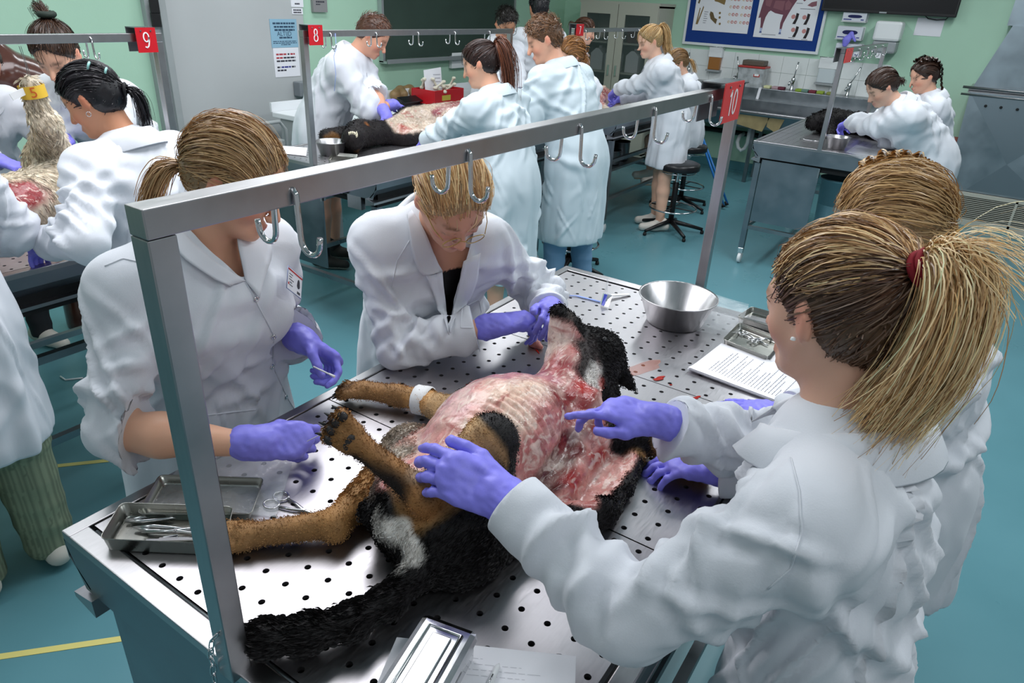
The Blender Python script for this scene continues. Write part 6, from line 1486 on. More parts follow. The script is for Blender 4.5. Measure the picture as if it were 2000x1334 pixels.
# tail
TP = [(.30, -.555, 1.005), X(812, 1120, .992), X(760, 1172, .990), X(690, 1212, .990), X(600, 1238, .990), X(520, 1246, .990), X(478, 1248, .988)]
F.chain(TP, [.034, .022, .020, .021, .022, .020, .013], .02)
F.ell(X(770, 1020, 1.04), (.03, .03, .035), None, .02); F.ell(X(722, 1000, 1.03), (.018, .018, .018), None, .015); F.ell(X(806, 1052, 1.035), (.007, .005, .013), None, .006, 's')
v, q = F.mesh(); v[:, 2] = np.maximum(v[:, 2], TZ-.002); n = vnormals(v, q)
P = Paint(v, '#1b1819', (-1, .1, -.2))
FLESH, PINK, PALE, RED, DEEP = '#c7807c', '#dd9f98', '#ecc9b4', '#b0312e', '#5e1a1d'
TAN, TAN2, WHITE = '#9a7248', '#c4a074', '#efeae4'
P.cap((.44, -.50, 1.10), (.76, -.50, 1.12), .135, PINK, .012, 1.0); P.cap((.46, -.56, 1.06), (.78, -.58, 1.06), .078, FLESH, .012, 1.0)
P.cap((.58, -.665, .985), (.76, -.655, .985), .062, '#dc9c92', .010, 1.0); P.cap((.47, -.43, 1.01), (.60, -.395, 1.02), .040, '#dca09e', .01, 1.0)
P.cap((.50, -.46, 1.10), (.60, -.42, 1.12), .05, '#d8a3a6', .02, 1); P.cap((.48, -.40, 1.0), (.60, -.36, 1.03), .016, RED, .012, 1); P.cap((.60, -.37, 1.05), (.70, -.385, 1.09), .02, '#bd4a48', .02, 1)
P.cap((.56, -.52, 1.165), (.70, -.56, 1.14), .035, PALE, .04, 1); P.cap((.46, -.53, 1.12), (.55, -.56, 1.13), .035, PALE, .03, 1); P.cap((.64, -.45, 1.16), (.74, -.50, 1.14), .045, '#b5747e', .03, 1)
P.cap((.70, -.57, 1.10), (.76, -.60, 1.06), .045, '#8c3638', .025, 1); P.cap((.66, -.62, 1.03), (.49, -.655, 1.03), .030, DEEP, .014, 1); P.cap((.66, -.61, 1.03), (.73, -.61, 1.04), .025, '#7a2226', .02, 1)
P.cap((.56, -.67, .985), (.57, -.64, .99), .02, '#a8504f', .02, 1); P.cap((.80, -.56, 1.09), (.84, -.57, 1.08), .03, '#c23a30', .02, 1)
P.cap((.60, -.655, 1.0), (.72, -.655, 1.0), .02, RED, .02, 1)
# throat
P.cap(X(1085, 735, 1.06), X(1088, 640, 1.16), .040, '#e6cfc4', .012, 1); P.cap(X(1078, 720, 1.06), X(1080, 650, 1.14), .014, '#c98f90', .012, 1); P.cap((.78, -.46, 1.10), (.80, -.53, 1.11), .03, '#a8585a', .02, 1)
# fur patches
P.cap(K1, H1, .06, '#a08a72', .02, 0); P.cap((.40, -.43, 1.03), K1, .055, '#c9bfb4', .03, 0); P.cap(H1, P1e, .05, TAN, .015, 0); P.cap(H1+(0, 0, -.03), P1e+(0, 0, -.03), .018, '#2a1f1a', .02, 0); P.cap(K1*.4+H1*.6, H1, .05, '#a67a4a', .03, 0)
P.cap((.40, -.60, 1.06), K2, .062, '#1b1819', .012, 0); P.cap(K2, K2*.5+H2*.5, .052, '#b58c5e', .014, 0); P.cap(K2*.55+H2*.45, H2, .055, '#a9814f', .02, 0); P.cap(H2, P2e, .05, '#94693e', .012, 0); P.cap(H2*.75+P2*.25+V3((-.010, -.014, -.012)), P2+V3((-.012, -.012, -.014)), .017, '#241b18', .014, 0); P.cap(K2+V3((-.06, .055, .02)), K2+V3((-.015, .04, .035)), .036, TAN2, .014, 0); P.cap(K2+V3((.012, -.012, .012)), K2+V3((.022, -.03, -.02)), .043, '#161314', .010, 0); P.cap(H2, H2+V3((-.01, -.01, -.01)), .02, '#9c6a3c', .02, 0)
P.cap(K2+V3((-.07, .05, -.01)), K2+V3((-.10, .05, -.03)), .035, '#cdb79c', .02, 0)
P.cap(E3, B3, .05, TAN2, .015, 0); P.cap(B3, W3, .04, '#c0905a', .015, 0); P.cap(W3, P3e, .045, TAN, .015, 0)
P.cap((.83, -.68, .99), (.84, -.84, .977), .045, '#b98d58', .015, 0); P.cap((.79, -.64, 1.0), (.83, -.70, .985), .035, '#1b1819', .012, 0)
P.cap(X(762, 1012, 1.05), X(785, 1030, 1.05), .024, WHITE, .010, 0); P.cap(X(740, 965, 1.04), X(752, 985, 1.04), .022, '#8d8078', .015, 0); P.cap(X(735, 990, 1.04), X(738, 996, 1.04), .010, '#2b2022', .008, 0); P.cap(X(715, 1005, 1.03), X(722, 1020, 1.02), .016, '#1b1819', .01, 0)
P.cap(X(795, 1040, 1.045), X(810, 1082, 1.03), .015, WHITE, .008, 0); P.cap(X(806, 1045, 1.04), X(808, 1062, 1.035), .008, '#a8605c', .006, 1); P.cap(X(806, 1053, 1.035), X(807, 1058, 1.035), .003, '#5a2020', .004, 1); P.cap(X(800, 1096, 1.015), X(756, 1155, 1.002), .0085, WHITE, .007, 0)
P.cap(X(1135, 680, 1.12), X(1145, 725, 1.10), .032, '#4a4342', .02, 0); P.cap(X(1166, 722, 1.10), X(1152, 752, 1.08), .020, '#e4dfda', .012, 0); P.cap(X(1128, 640, 1.15), X(1112, 618, 1.19), .012, '#4a423e', .012, 0); P.cap(X(1172, 668, 1.12), X(1173, 670, 1.12), .007, '#b98a4d', .006, 0)
P.cap(E0, E1, .03, '#121112', .01, 0)
for pe_, dd_ in ((P1e, d1), (P2e, d2), (P3e, d3)): P.cap(pe_+dd_*.012-V3((0, 0, .006)), pe_+dd_*.026, .014, '#4a382b', .012, 0)
for a, b, r in ((TP[0], TP[2], .06), (TP[2], TP[4], .06), (TP[4], TP[6], .06), (K1, H1, .06), (H1, P1, .05), (K2, H2, .055), (H2, P2, .05), (E3, W3, .05), (W3, P3, .05), (HC, E1, .09)): P.dirn(a, b, r)
P.cap(TP[1], TP[6], .07, '#1a1718', .02, 0, ln=1.9) if False else None
d_, t_ = capsule_d(v, TP[2], TP[6]); P.len = np.where(d_ < .06, 1.9, P.len); d_, t_ = capsule_d(v, HC, E1); P.len = np.where(d_ < .08, .9, P.len)
for a, b in ((H1, P1), (H2, P2), (K2, H2), (E3, P3), (W3, P3)): d_, t_ = capsule_d(v, a, b); P.len = np.where(d_ < .05, .32, P.len)
d_, t_ = capsule_d(v, (.30, -.62, .99), (.52, -.66, .98)); P.len = np.where((d_ < .08) & (P.flesh < .5), 1.5, P.len)
fm = P.flesh > .5
# ribs, muscle marbling
xs = v[:, 0]+.25*(v[:, 1]+.5)-.10*(v[:, 2]-1.1); rib = np.sin(xs*2*PI/.0175+.8*wob(v, 16, 2)); d_, t_ = capsule_d(v, (.50, -.56, 1.14), (.66, -.58, 1.12)); rm = np.clip((.070-d_)/.03, 0, 1)*fm
n2 = n; v = v+n2*((rm*.0024*rib)+fm*(.0022*wob(v, 85, 4)+.0014*wob(v, 170, 6)))[:, None]
c = P.c
mar = np.clip(.5+.5*wob(v*V3((1, 2.2, 1)), 90, 8), 0, 1); mm = (fm*.42*np.clip(mar*1.6-.6, 0, 1))[:, None]; c = c*(1-mm)+V3(lin('#f0dccb'))*mm
mr = (fm*.5*np.clip(np.clip(.5+.5*wob(v, 60, 9), 0, 1)*2.2-1.35, 0, 1))[:, None]; c = c*(1-mr)+V3(lin('#9c2a2c'))*mr
c = c*(1-(rm*.30*np.clip(-rib, 0, 1))[:, None])+V3(lin('#a8504c'))*(rm*.30*np.clip(-rib, 0, 1))[:, None]
c = np.where(fm[:, None], c, c*(1+.20*wob(v, 140, 3))[:, None])
body = mesh_obj('body', v, q, 'fur', dog, cols=np.clip(c, 0, 1)); body.data.materials.append(MATS['flesh'])
ff = fm[q].mean(1) > .5; body.data.polygons.foreach_set('material_index', ff.astype(np.int32))
rng = np.random.default_rng(4); n = vnormals(v, q)
V_, Q_, C_ = fur_blades(v, n, ~fm & (v[:, 2] > TZ+.001), P.flow, c, 80000, .0105, .00055, rng, P.len, .18)
fo = mesh_obj('fur', V_, Q_, 'fur', dog, cols=C_)
for tp, ce, dd, uu, ss in ((t1, P1e, d1, u1, s1), (t2, P2e, d2, u2, s2), (t3, P3e, d3, u3, s3)): claws(dog, tp, 1.1); pads(dog, tp, ce, dd, uu, ss, 1.1)
# eye
MB().lathe([(.0, .008), (.006, .005), (.0085, 0), (.006, -.005)], tuple(X(1180, 664, 1.135)), 10).build('eye', 'black_plastic', dog)
# bandage round the front leg
ax = nrm(W3-B3); e = nrm(np.cross(ax, (0, 0, 1))); g = np.cross(ax, e); mb = MB(); rows = []
for k, r_ in ((-.019, .0315), (-.017, .0345), (-.006, .0345), (.006, .0340), (.017, .0335), (.019, .0305)): rows.append([B3+ax*k+(e*math.cos(2*PI*j/24)+g*math.sin(2*PI*j/24))*(r_+.0008*math.sin(j*2.3+k*300)) for j in range(24)])
mb.add([tuple(p) for r_ in rows for p in r_], [(i*24+j, i*24+(j+1) % 24, (i+1)*24+(j+1) % 24, (i+1)*24+j) for i in range(5) for j in range(24)], True)
mat('tape_white', '#eeeeee', .6); mb.build('bandage', 'tape_white', dog); 

# ================================================================== signs on the gallows
def sign_on(tb, q, y, numeral, m, size):
    (ax, ay), (bx_, by_) = q; a = at_y(ax, ay, y); b = at_y(bx_, by_, y); x0, x1, zt, zb = a.x, b.x, a.z, b.z
    return number_sign(tb, [(x0, y, zt), (x1, y, zt), (x1, y, zb), (x0, y, zb)], numeral, size, m), x0, x1, zt, zb
def saddle(tb, x0, x1, zt, zb, yc, w=.031, gap=.0):
    MB().box((x0, yc-w, zt-.002), (x1, yc+w, zt+.001)).build('sign_cap', 'steel_dark', tb)
    mat('plate_back', '#5d6064', .5); MB().box((x0, yc+w-.003, zb), (x1, yc+w, zt)).build('sign_back_plate', 'plate_back', tb)
for tb, yc, q, num, m, sz in ((t10, -.462, ((1419, 164), (1441, 232)), '10', 'sign_red_pale', .070), (t9, 1.772, ((263, 54), (310, 102)), '9', 'sign_red', .072), (t8, 1.850, ((602, 49), (632, 88)), '8', 'sign_red', .072), (t7, 1.850, ((1127, 47), (1139, 70)), '7', 'sign_red', .072), (t6, -.171, ((1655, 95), (1661, 121)), '', 'sign_red_pale', .07)):
    s_, x0, x1, zt, zb = sign_on(tb, q, yc-.036, num, m, sz); saddle(tb, x0, x1, zt, zb, yc, .033)
# rating plate on table 8
p = at_x(652, 352, 2.196); q_ = at_x(680, 378, 2.196)
pl = MB().box((2.193, q_.y, q_.z), (2.1985, p.y, p.z)).build('rating_plate', 'black_plastic', t8)
MB().box((2.1925, q_.y+.02, p.z-.03), (2.1932, p.y-.01, p.z-.022)).box((2.1925, q_.y+.035, p.z-.045), (2.1932, p.y-.012, p.z-.038)).box((2.1925, q_.y+.04, p.z-.06), (2.1932, p.y-.012, p.z-.052)).build('print', 'grey_plastic', pl)
MB().box((2.20, 1.50, .77), (2.23, 1.60, .84)).build('lock_bracket', 'steel', t8)

# ================================================================== things on the foreground table
def tray(name, label, cat, c, z, rim=.030, m='steel', th=.0015, group=None, bead=True):
    """open tray from four corners (world x, y) of its rim"""
    c = [V3((p[0], p[1], 0)) for p in c]; ctr = sum(c)/4; t = thing(name, label, cat, (ctr[0], ctr[1], z), group)
    def ring(sc, zz, rad=.012):
        out = []
        for i in range(4):
            p = ctr+(c[i]-ctr)*sc; a = ctr+(c[i-1]-ctr)*sc; b = ctr+(c[(i+1) % 4]-ctr)*sc; da = nrm(a-p); db = nrm(b-p)
            for k in range(5):
                u = k/4; out.append(p+da*rad*(1-u)**2+db*rad*u**2)
        return [tuple(q+V3((0, 0, zz))) for q in out]
    R_ = [ring(.93, z+.0005), ring(.955, z+.004), ring(1.0, z+rim), ring(1.012, z+rim+.001), ring(1.012, z+rim-.0015), ring(.988, z+rim-.003), ring(.945, z+.0055), ring(.92, z+.002)]
    n = 20; v = [p for r_ in R_ for p in r_]; f = []
    for i in range(len(R_)-1):
        for j in range(n): f.append((i*n+j, i*n+(j+1) % n, (i+1)*n+(j+1) % n, (i+1)*n+j))
    f.append(tuple(range(n))[::-1]); f.append(tuple((len(R_)-1)*n+k for k in range(n)))
    mesh_obj('pan', v, f, m, t, smooth=[True]*(len(f)-2)+[False]*2); return t, ctr
ZP = TZ-.0035
g = lambda px, py, z=ZP: at_z(px, py, z)
mat('tray_steel', '#a5a59f', .28, 1, noise=.05, nscale=12, rvar=.04)
cs = [g(195, 1052, ZP+.03), g(437, 1062, ZP+.03), g(455, 990, ZP+.03), g(237, 982, ZP+.03)]
tr1, c1_ = tray('instrument_tray', 'open steel tray holding forceps and scissors at the near left corner', 'tray', cs, ZP, .03, 'tray_steel')
cs = [g(268, 1003, ZP+.02), g(490, 1004, ZP+.02), g(515, 934, ZP+.02), g(312, 928, ZP+.02)]
tray('tray_lid', 'empty upturned steel tray lid behind the instrument tray', 'tray', cs, ZP, .02, 'tray_steel')
# instruments
mat('instrument', '#c4c4c6', .2, 1)
def scissors(label, a, b, sp=.02, ring=.012, z=ZP+.004, group=None, name='scissors', up=False):
    """a: middle of the finger rings, b: tip"""
    a, b = V3((a[0], a[1], z)), V3((b[0], b[1], z)); d = nrm(b-a); s = V3((-d[1], d[0], 0)); L = np.linalg.norm(b-a); t = thing(name, label, 'scissors', tuple(a), group)
    for k in (-1, 1):
        c = a+s*k*sp; pts = [c+(d*math.cos(x)*1.25+s*math.sin(x))*ring for x in [2*PI*i/18 for i in range(18)]]
        MB().tube(pts, .0022, 6, closed=True).build('finger_ring', 'instrument', t)
        w1 = c+d*ring*1.25; piv = a+d*L*.55; MB().tube([w1, w1*.5+piv*.5+s*k*sp*.15, piv, b+s*k*.0012], [.0024, .0026, .0034, .0009], 6).build('blade', 'instrument', t)
    MB().lathe([(.0036, 0), (.003, .004)], tuple(a+d*L*.55), 10, True).build('pivot', 'instrument', t); return t
def forceps(label, a, b, z, group=None, name='forceps', gap=.006):
    a, b = V3((*a[:2], z)), V3((*b[:2], z)); d = nrm(b-a); s = V3((-d[1], d[0], 0)); t = thing(name, label, 'forceps', tuple(a), group)
    for k in (-1, 1): MB().tube([a, a+(b-a)*.3+s*k*gap, a+(b-a)*.6+s*k*gap*.8, b+s*k*.0008], [.0028, .004, .003, .0008], 6).build('arm', 'instrument', t)
    return t
def scalpel(label, a, b, z, group=None):
    a, b = V3((*a[:2], z)), V3((*b[:2], z)); t = thing('scalpel', label, 'scalpel', tuple(a), group); m_ = a+(b-a)*.75
    MB().obox(a, m_, (0, 0, 1), .008, .003).build('handle', 'instrument', t); MB().obox(m_, b, (0, 0, 1), .005, .001).build('blade', 'instrument', t); return t
G_ = 'instruments in the near tray'; zz = ZP+.006
forceps('long forceps lying at the back of the near instrument tray', g(245, 1020, zz), g(372, 1008, zz), zz+.003, G_)
forceps('forceps crossing the middle of the near instrument tray', g(262, 1034, zz), g(385, 1040, zz), zz+.004, G_)
scissors('scissors lying at the front of the near instrument tray', g(425, 1040, zz), g(278, 1044, zz), .010, .008, zz+.006, G_)
scalpel('scalpel beside the scissors in the near instrument tray', g(385, 1052, zz), g(285, 1055, zz), zz, G_)
mr_ = thing('paper_ruler', 'short printed paper ruler in the near instrument tray', 'ruler', tuple(g(335, 1050, zz)))
a_, b_ = g(318, 1053, zz), g(347, 1048, zz); MB().obox(a_, b_, (0, 0, 1), .012, .0006).build('strip', 'paper', mr_)
d_ = (b_-a_)/9; 
for k in range(9): pz = a_+d_*(k+.5); MB().obox(pz-Vector((.0004, 0, -.0006)), pz+Vector((.0004, .003, .0006)), (0, 0, 1), .004, .0004).build('tick', 'ink', mr_)
scissors('scissors with ring handles lying beside the dog hind leg', g(540, 980), g(640, 1018), .013, .012, ZP+.004)
# zip bag
def film(name, label, pts, z=ZP+.002, h=.012, seed=1, n=18, m='clear_film'):
    a, b, c, d = [V3(p) for p in pts]; rg_ = np.random.default_rng(seed); v = []; 
    for i in range(n):
        for j in range(n):
            u, w_ = i/(n-1), j/(n-1); p = (a*(1-u)+b*u)*(1-w_)+(d*(1-u)+c*u)*w_; v.append(p)
    v = np.array(v); e = (.5+.5*wob(v, 42, seed))*h*(.4+.6*np.abs(wob(v, 20, seed+1))); v[:, 2] = z+.0005+np.abs(e); f = [(i*n+j, (i+1)*n+j, (i+1)*n+j+1, i*n+j+1) for i in range(n-1) for j in range(n-1)]
    lo = v.copy(); lo[:, 2] = z; N = n*n; F_ = np.array(f); FF = np.concatenate([F_, F_[:, ::-1]+N]); o = mesh_obj(name, np.concatenate([v, lo]), FF, m); return tag(o, label, 'plastic bag')
film('plastic_bag', 'clear zip bag lying behind the tray lid at the near left corner', [g(290, 990), g(540, 1012), g(572, 905), g(380, 880)], seed=3)
film('plastic_bag', 'crumpled clear plastic bag beside the steel bowl', [g(1345, 645), g(1440, 662), g(1462, 600), g(1385, 575)], seed=5, h=.035)
# steel bowls
def bowl(label, c, r, h, z, m='steel', group='steel bowls'):
    t = thing('steel_bowl', label, 'bowl', (c[0], c[1], z), group)
    MB().lathe([(0, .002), (r*.62, .002), (r*.68, .006), (r*.95, h), (r, h+.002), (r, h-.001), (r*.965, h-.002), (r*.70, .001), (r*.62, -.0005), (0, -.0005)], (c[0], c[1], z+.001), 40).build('shell', m, t); return t
bc = g(1325, 612, ZP); pr = at_z(1325, 578, ZP+.085)
bowl('large steel bowl standing on the far end of the foreground table', (pr.x, pr.y), .118, .085, ZP)
# far trays and papers
cs = [g(1412, 662, ZP+.02), g(1500, 697, ZP+.02), g(1528, 662, ZP+.02), g(1444, 630, ZP+.02)]
tray('instrument_tray', 'open steel tray with small scissors beside the paper stack', 'tray', cs, ZP, .02, 'tray_steel')
cs = [g(1440, 618, ZP+.02), g(1520, 642, ZP+.02), g(1545, 620, ZP+.02), g(1468, 599, ZP+.02)]
tray('tray_lid', 'empty steel tray lid beyond the small instrument tray', 'tray', cs, ZP, .02, 'tray_steel')
scissors('small scissors in the tray beside the paper stack', g(1452, 652, ZP+.004), g(1500, 676, ZP+.004), .008, .007, ZP+.006); scissors('crossed clamp in the tray beside the paper stack', g(1470, 668, ZP+.004), g(1512, 664, ZP+.004), .008, .007, ZP+.010)
def sheets(name, label, corners, z, k=6, lines=14, seed=0, curl=0.0, hand=False):
    a, b, c, d = [V3((p[0], p[1], z)) for p in corners]; t = thing(name, label, 'paper', tuple(sum((a, b, c, d))/4)); rg_ = random.Random(seed)
    ex, ey = nrm(b-a), nrm(d-a); nz_ = V3((0, 0, 1))
    n = 8
    for s in range(k):
        o = V3((rg_.uniform(-.0015, .0015), rg_.uniform(-.0015, .0015), s*.0011)) if k > 1 else V3((0, 0, 0)); v = []
        for i in range(n+1):
            for j in range(n+1):
                u, w_ = i/n, j/n; p = (a*(1-u)+b*u)*(1-w_)+(d*(1-u)+c*u)*w_+o; p = p+nz_*curl*(max(0, 1-u*4)**2*(1-w_)) ; v.append(tuple(p))
        mesh_obj('sheet', v, [(i*(n+1)+j, (i+1)*(n+1)+j, (i+1)*(n+1)+j+1, i*(n+1)+j+1) for i in range(n) for j in range(n)], 'paper', t, smooth=[True]*n*n)
    zt = (k-1)*.0011+.0006+curl*.05
    for s in range(lines):
        w_ = .16+.74*s/max(lines-1, 1); u0 = .10; u1 = rg_.uniform(.55, .9) if s % 4 else rg_.uniform(.3, .5)
        if s == 0: u0, u1 = .12, .5
        P_ = lambda u, ww: (a*(1-u)+b*u)*(1-ww)+(d*(1-u)+c*u)*ww+nz_*zt
        mb = MB(); u = u0
        while u < u1:
            e = min(u1, u+rg_.uniform(.02, .07)); hh = .0035 if hand else .0042; mb.add([tuple(P_(u, w_)), tuple(P_(e, w_)), tuple(P_(e, w_+hh)), tuple(P_(u, w_+hh))], [(0, 1, 2, 3)]); u = e+.012
        mesh_obj('text_line', mb.v, mb.f, 'c_grey' if hand else 'ink', t, fix=False)
    return t
sheets('paper_stack', 'stack of printed pages beside the woman with the ponytail', [g(1343, 722, ZP+.006), g(1409, 671, ZP+.006), g(1590, 735, ZP+.006), g(1535, 790, ZP+.006)], ZP+.0005, 7, 22, 3, .006)
sheets('note_paper', 'white sheet with pale handwriting under the steel box', [g(775, 1245), g(1125, 1282), g(1120, 1450), g(700, 1420)], ZP+.0006, 1, 12, 5, hand=True)
# closed instrument box
bp = [g(716, 1330, ZP+.055), g(828, 1192, ZP+.055), g(938, 1232, ZP+.055)]
ex = (bp[2]-bp[1]); ey = (bp[0]-bp[1]).normalized(); wx = ex.length; ex = ex.normalized(); ey = (ey-ex*ey.dot(ex)).normalized(); Lb = .26
bo = thing('instrument_box', 'closed polished steel instrument box on the near edge of the table', 'box', tuple(bp[1]-Vector((0, 0, .055)))); c0 = bp[1]-Vector((0, 0, .055)); mat('polished', '#cfd0d2', .14, 1, noise=.06, nscale=20, rvar=.07)
MB().box((.003, .003, .001), (wx-.003, Lb-.003, .040), .012).frame(c0, ex, ey, (0, 0, 1)).build('body', 'polished', bo)
ld = MB().box((0, 0, .034), (wx, Lb, .055), .012).frame(c0, ex, ey, (0, 0, 1)).build('lid', 'polished', bo)
MB().tube([c0+ex*x+ey*y+Vector((0, 0, .0555)) for x, y in ((.02, .02), (wx-.02, .02), (wx-.02, Lb-.02), (.02, Lb-.02))], .003, 8, closed=True).build('lid_bead', 'polished', ld)
MB().box((.030, .030, .0545), (wx-.030, Lb-.03, .0585), .006).frame(c0, ex, ey, (0, 0, 1)).build('lid_panel', 'polished', ld)
pn = thing('pen', 'pale ballpoint pen lying on the handwritten sheet', 'pen', tuple(g(962, 1320, ZP+.006)))
a_, b_ = g(975, 1296, ZP+.006), g(950, 1350, ZP+.006); MB().tube([a_, a_+(b_-a_)*.12, b_], [.001, .0042, .0048], 10).build('barrel', 'white_plastic', pn); MB().tube([a_+(b_-a_)*.5+Vector((0, 0, .006)), a_+(b_-a_)*.95+Vector((0, 0, .006))], .0012, 6).build('clip', 'chrome', pn)
# blue cord and foil packet
mat('cord_blue', '#8fa6e6', .6); mat('packet_blue', '#3440a8', .4); mat('foil', '#cfd0d6', .22, .8)
pts = [g(x, y, ZP+.003) for x, y in ((1087, 556), (1090, 568), (1104, 577), (1125, 578), (1150, 584), (1172, 590), (1182, 588))]
tag(MB().tube(pts, .0017, 6).tube([p+Vector((.004, -.004, 0)) for p in pts], .0015, 6).build('cord', 'cord_blue'), 'loose blue cord beside the foil packet on the far panel', 'cord')
pk = thing('foil_packet', 'torn blue and silver foil packet on the far panel of the table', 'packet', tuple(g(1188, 598)))
p0, p1, p2, p3 = g(1174, 596, ZP+.004), g(1180, 574, ZP+.03), g(1196, 578, ZP+.026), g(1188, 600, ZP+.004)
mesh_obj('pouch', [tuple(p) for p in (p0, p1, p2, p3)]+[tuple(p+Vector((.006, .006, .001))) for p in (p0, p1, p2, p3)], [(0, 1, 2, 3), (7, 6, 5, 4), (0, 4, 5, 1), (1, 5, 6, 2), (2, 6, 7, 3), (3, 7, 4, 0)], 'foil', pk); mesh_obj('blue_band', [tuple(p+Vector((-.001, -.001, .0005))) for p in (p0, p1, p1*.6+p2*.4, p0*.6+p3*.4)], [(0, 1, 2, 3)], 'packet_blue', pk, fix=False)
a_, b_ = g(1183, 577, ZP+.012), g(1229, 575, ZP+.004); MB().obox(a_, b_, (0, 0, 1), .012, .003).build('strip', 'white_plastic', pk); a_ = g(1184, 570, ZP+.03); MB().obox(a_, a_+Vector((.004, .002, .045)), (1, 0, 0), .007, .001).build('clear_tab', 'clear_film', pk)
# blood
mat('blood', '#a01d12', .18, spec=.6); mat('blood_thin', '#c46a45', .3, alpha=.30)
def smear(label, c, rx, ry, ang, m, seed, z=ZP+.0007):
    rg_ = random.Random(seed); n = 22; v = []; ph = [rg_.uniform(0, 6) for _ in range(3)]
    for k in range(n):
        a = 2*PI*k/n; r_ = 1+.28*math.sin(2*a+ph[0])+.18*math.sin(3*a+ph[1])+.12*math.sin(5*a+ph[2]); x, y = rx*r_*math.cos(a), ry*r_*math.sin(a); v.append((c[0]+x*math.cos(ang)-y*math.sin(ang), c[1]+x*math.sin(ang)+y*math.cos(ang), z))
    v += [(p[0]+(c[0]-p[0])*.06, p[1]+(c[1]-p[1])*.06, z+.0006) for p in v]
    f = [(k, (k+1) % n, n+(k+1) % n, n+k) for k in range(n)]+[tuple(range(n, 2*n))]
    return tag(mesh_obj('blood_smear', v, f, m), label, 'blood', 'blood on the foreground table')
smear('wide thin blood smear behind the dog head', g(1245, 722), .075, .028, -.5, 'blood_thin', 1); smear('small thick blood pool beside the panel seam', g(1287, 740), .020, .007, -.5, 'blood', 2, ZP+.0015); smear('short blood streak near the dog ear', g(1212, 714), .018, .006, -.4, 'blood', 3, ZP+.0015); smear('red blood drop near the flat gloved hand', g(1360, 777), .011, .006, -.4, 'blood', 4); smear('tiny blood spot on the middle panel', g(1310, 752), .003, .003, 0, 'blood', 5); smear('thin blood line on the panel under the glove', g(1050, 687), .016, .002, .9, 'blood', 6)
ts_ = Field(.005); a_ = V3(g(1042, 668, ZP+.012)); b_ = V3(g(1056, 678, ZP+.006)); ts_.cone(a_, b_, .016, .008, .01).cone(a_, a_+V3((.02, .02, -.004)), .014, .01, .01); v, q = ts_.mesh(); mat('tissue', '#c27a6c', .35, bump=.3, bscale=90); tag(mesh_obj('tissue_piece', v, q, 'tissue'), 'small pink tissue piece on the table under the gloved hand', 'tissue')
# swab in the left hand of the woman at left, thread in her right hand
mat('cotton', '#f3f3f3', .8)
sw = thing('swab', 'white cotton swab held in the glove of the woman at left', 'swab', tuple(at_z(630, 725, 1.06))); MB().tube([at_z(612, 716, 1.07), at_z(652, 735, 1.055)], .0018, 6).build('stick', 'white_plastic', sw); MB().tube([at_z(642, 730, 1.059), at_z(654, 736, 1.054)], [.002, .0032], 8).build('tip', 'cotton', sw)
th = MB().tube([at_z(600, 862, 1.04), at_z(628, 848, 1.08), at_z(656, 834, 1.16)], .0009, 5).build('thread', 'cotton'); tag(th, 'white thread pulled between the glove and the raised paw', 'thread')
# chain at the near post
chn = thing('chain', 'short steel chain hanging from the near post of the gallows', 'chain', (-.02, -.46, .9))
pz = [at_x(424, 1238, -.014), at_x(415, 1252, -.018), at_x(411, 1268, -.018), at_x(412, 1284, -.018), at_x(415, 1300, -.018), at_x(418, 1318, -.018), at_x(420, 1336, -.018), at_x(421, 1352, -.018)]
for k in range(len(pz)-1):
    a_, b_ = pz[k], pz[k+1]; d_ = (b_-a_).normalized(); c_ = (a_+b_)/2; sd = (d_.cross(Vector((1, 0, 0)))).normalized() if k % 2 else (d_.cross(Vector((0, 1, .2)))).normalized(); L_ = (b_-a_).length*.62
    MB().tube([c_+d_*L_*math.cos(x)+sd*.0042*math.sin(x) for x in [2*PI*i/12 for i in range(12)]], .0012, 5, closed=True).build('link', 'chrome', chn)

# ================================================================== stools
def stool(x, y, lab, sz=.62, rot=.3):
    t = thing('stool', lab, 'stool', (x, y, 0), 'black round stools')
    MB().lathe([(0, sz), (.15, sz), (.172, sz-.008), (.18, sz-.025), (.18, sz-.055), (.172, sz-.066), (.10, sz-.07), (0, sz-.07)], (x, y, 0), 28).build('seat', 'black_vinyl', t)
    MB().tube([(x+.15*math.cos(a), y+.15*math.sin(a), sz-.085) for a in [2*PI*k/24 for k in range(24)]], .005, 6, closed=True).build('height_ring', 'chrome', t)
    MB().lathe([(.014, sz-.2), (.014, sz-.07)], (x, y, 0), 12).build('piston', 'chrome', t); MB().lathe([(.024, .08), (.024, sz-.18), (.02, sz-.175)], (x, y, 0), 14, True).build('column', 'black_plastic', t)
    MB().tube([(x+.205*math.cos(a), y+.205*math.sin(a), .22) for a in [2*PI*k/28 for k in range(28)]], .008, 8, closed=True).build('foot_ring', 'chrome', t)
    MB().tube([(x-.2, y, .22), (x+.2, y, .22)], .006, 6).tube([(x, y-.2, .22), (x, y+.2, .22)], .006, 6).build('ring_spokes', 'black_plastic', t)
    for k in range(5):
        a = rot+2*PI*k/5; c, s = math.cos(a), math.sin(a); MB().tube([(x+c*.02, y+s*.02, .095), (x+c*.15, y+s*.15, .07), (x+c*.29, y+s*.29, .04)], [.022, .018, .014], 8).build('base_arm', 'black_plastic', t); MB().lathe([(.014, 0), (.016, .012), (.012, .03)], (x+c*.29, y+s*.29, 0), 10, True).build('glide', 'black_rubber', t)
stool(5.47, 1.00, 'black round stool standing alone beside table seven', .62, .2)
stool(6.34, 1.25, 'black round stool under the sitting woman', .625, .6)
stool(3.98, 1.19, 'black round stool half hidden by the man in jeans', .60, .9)
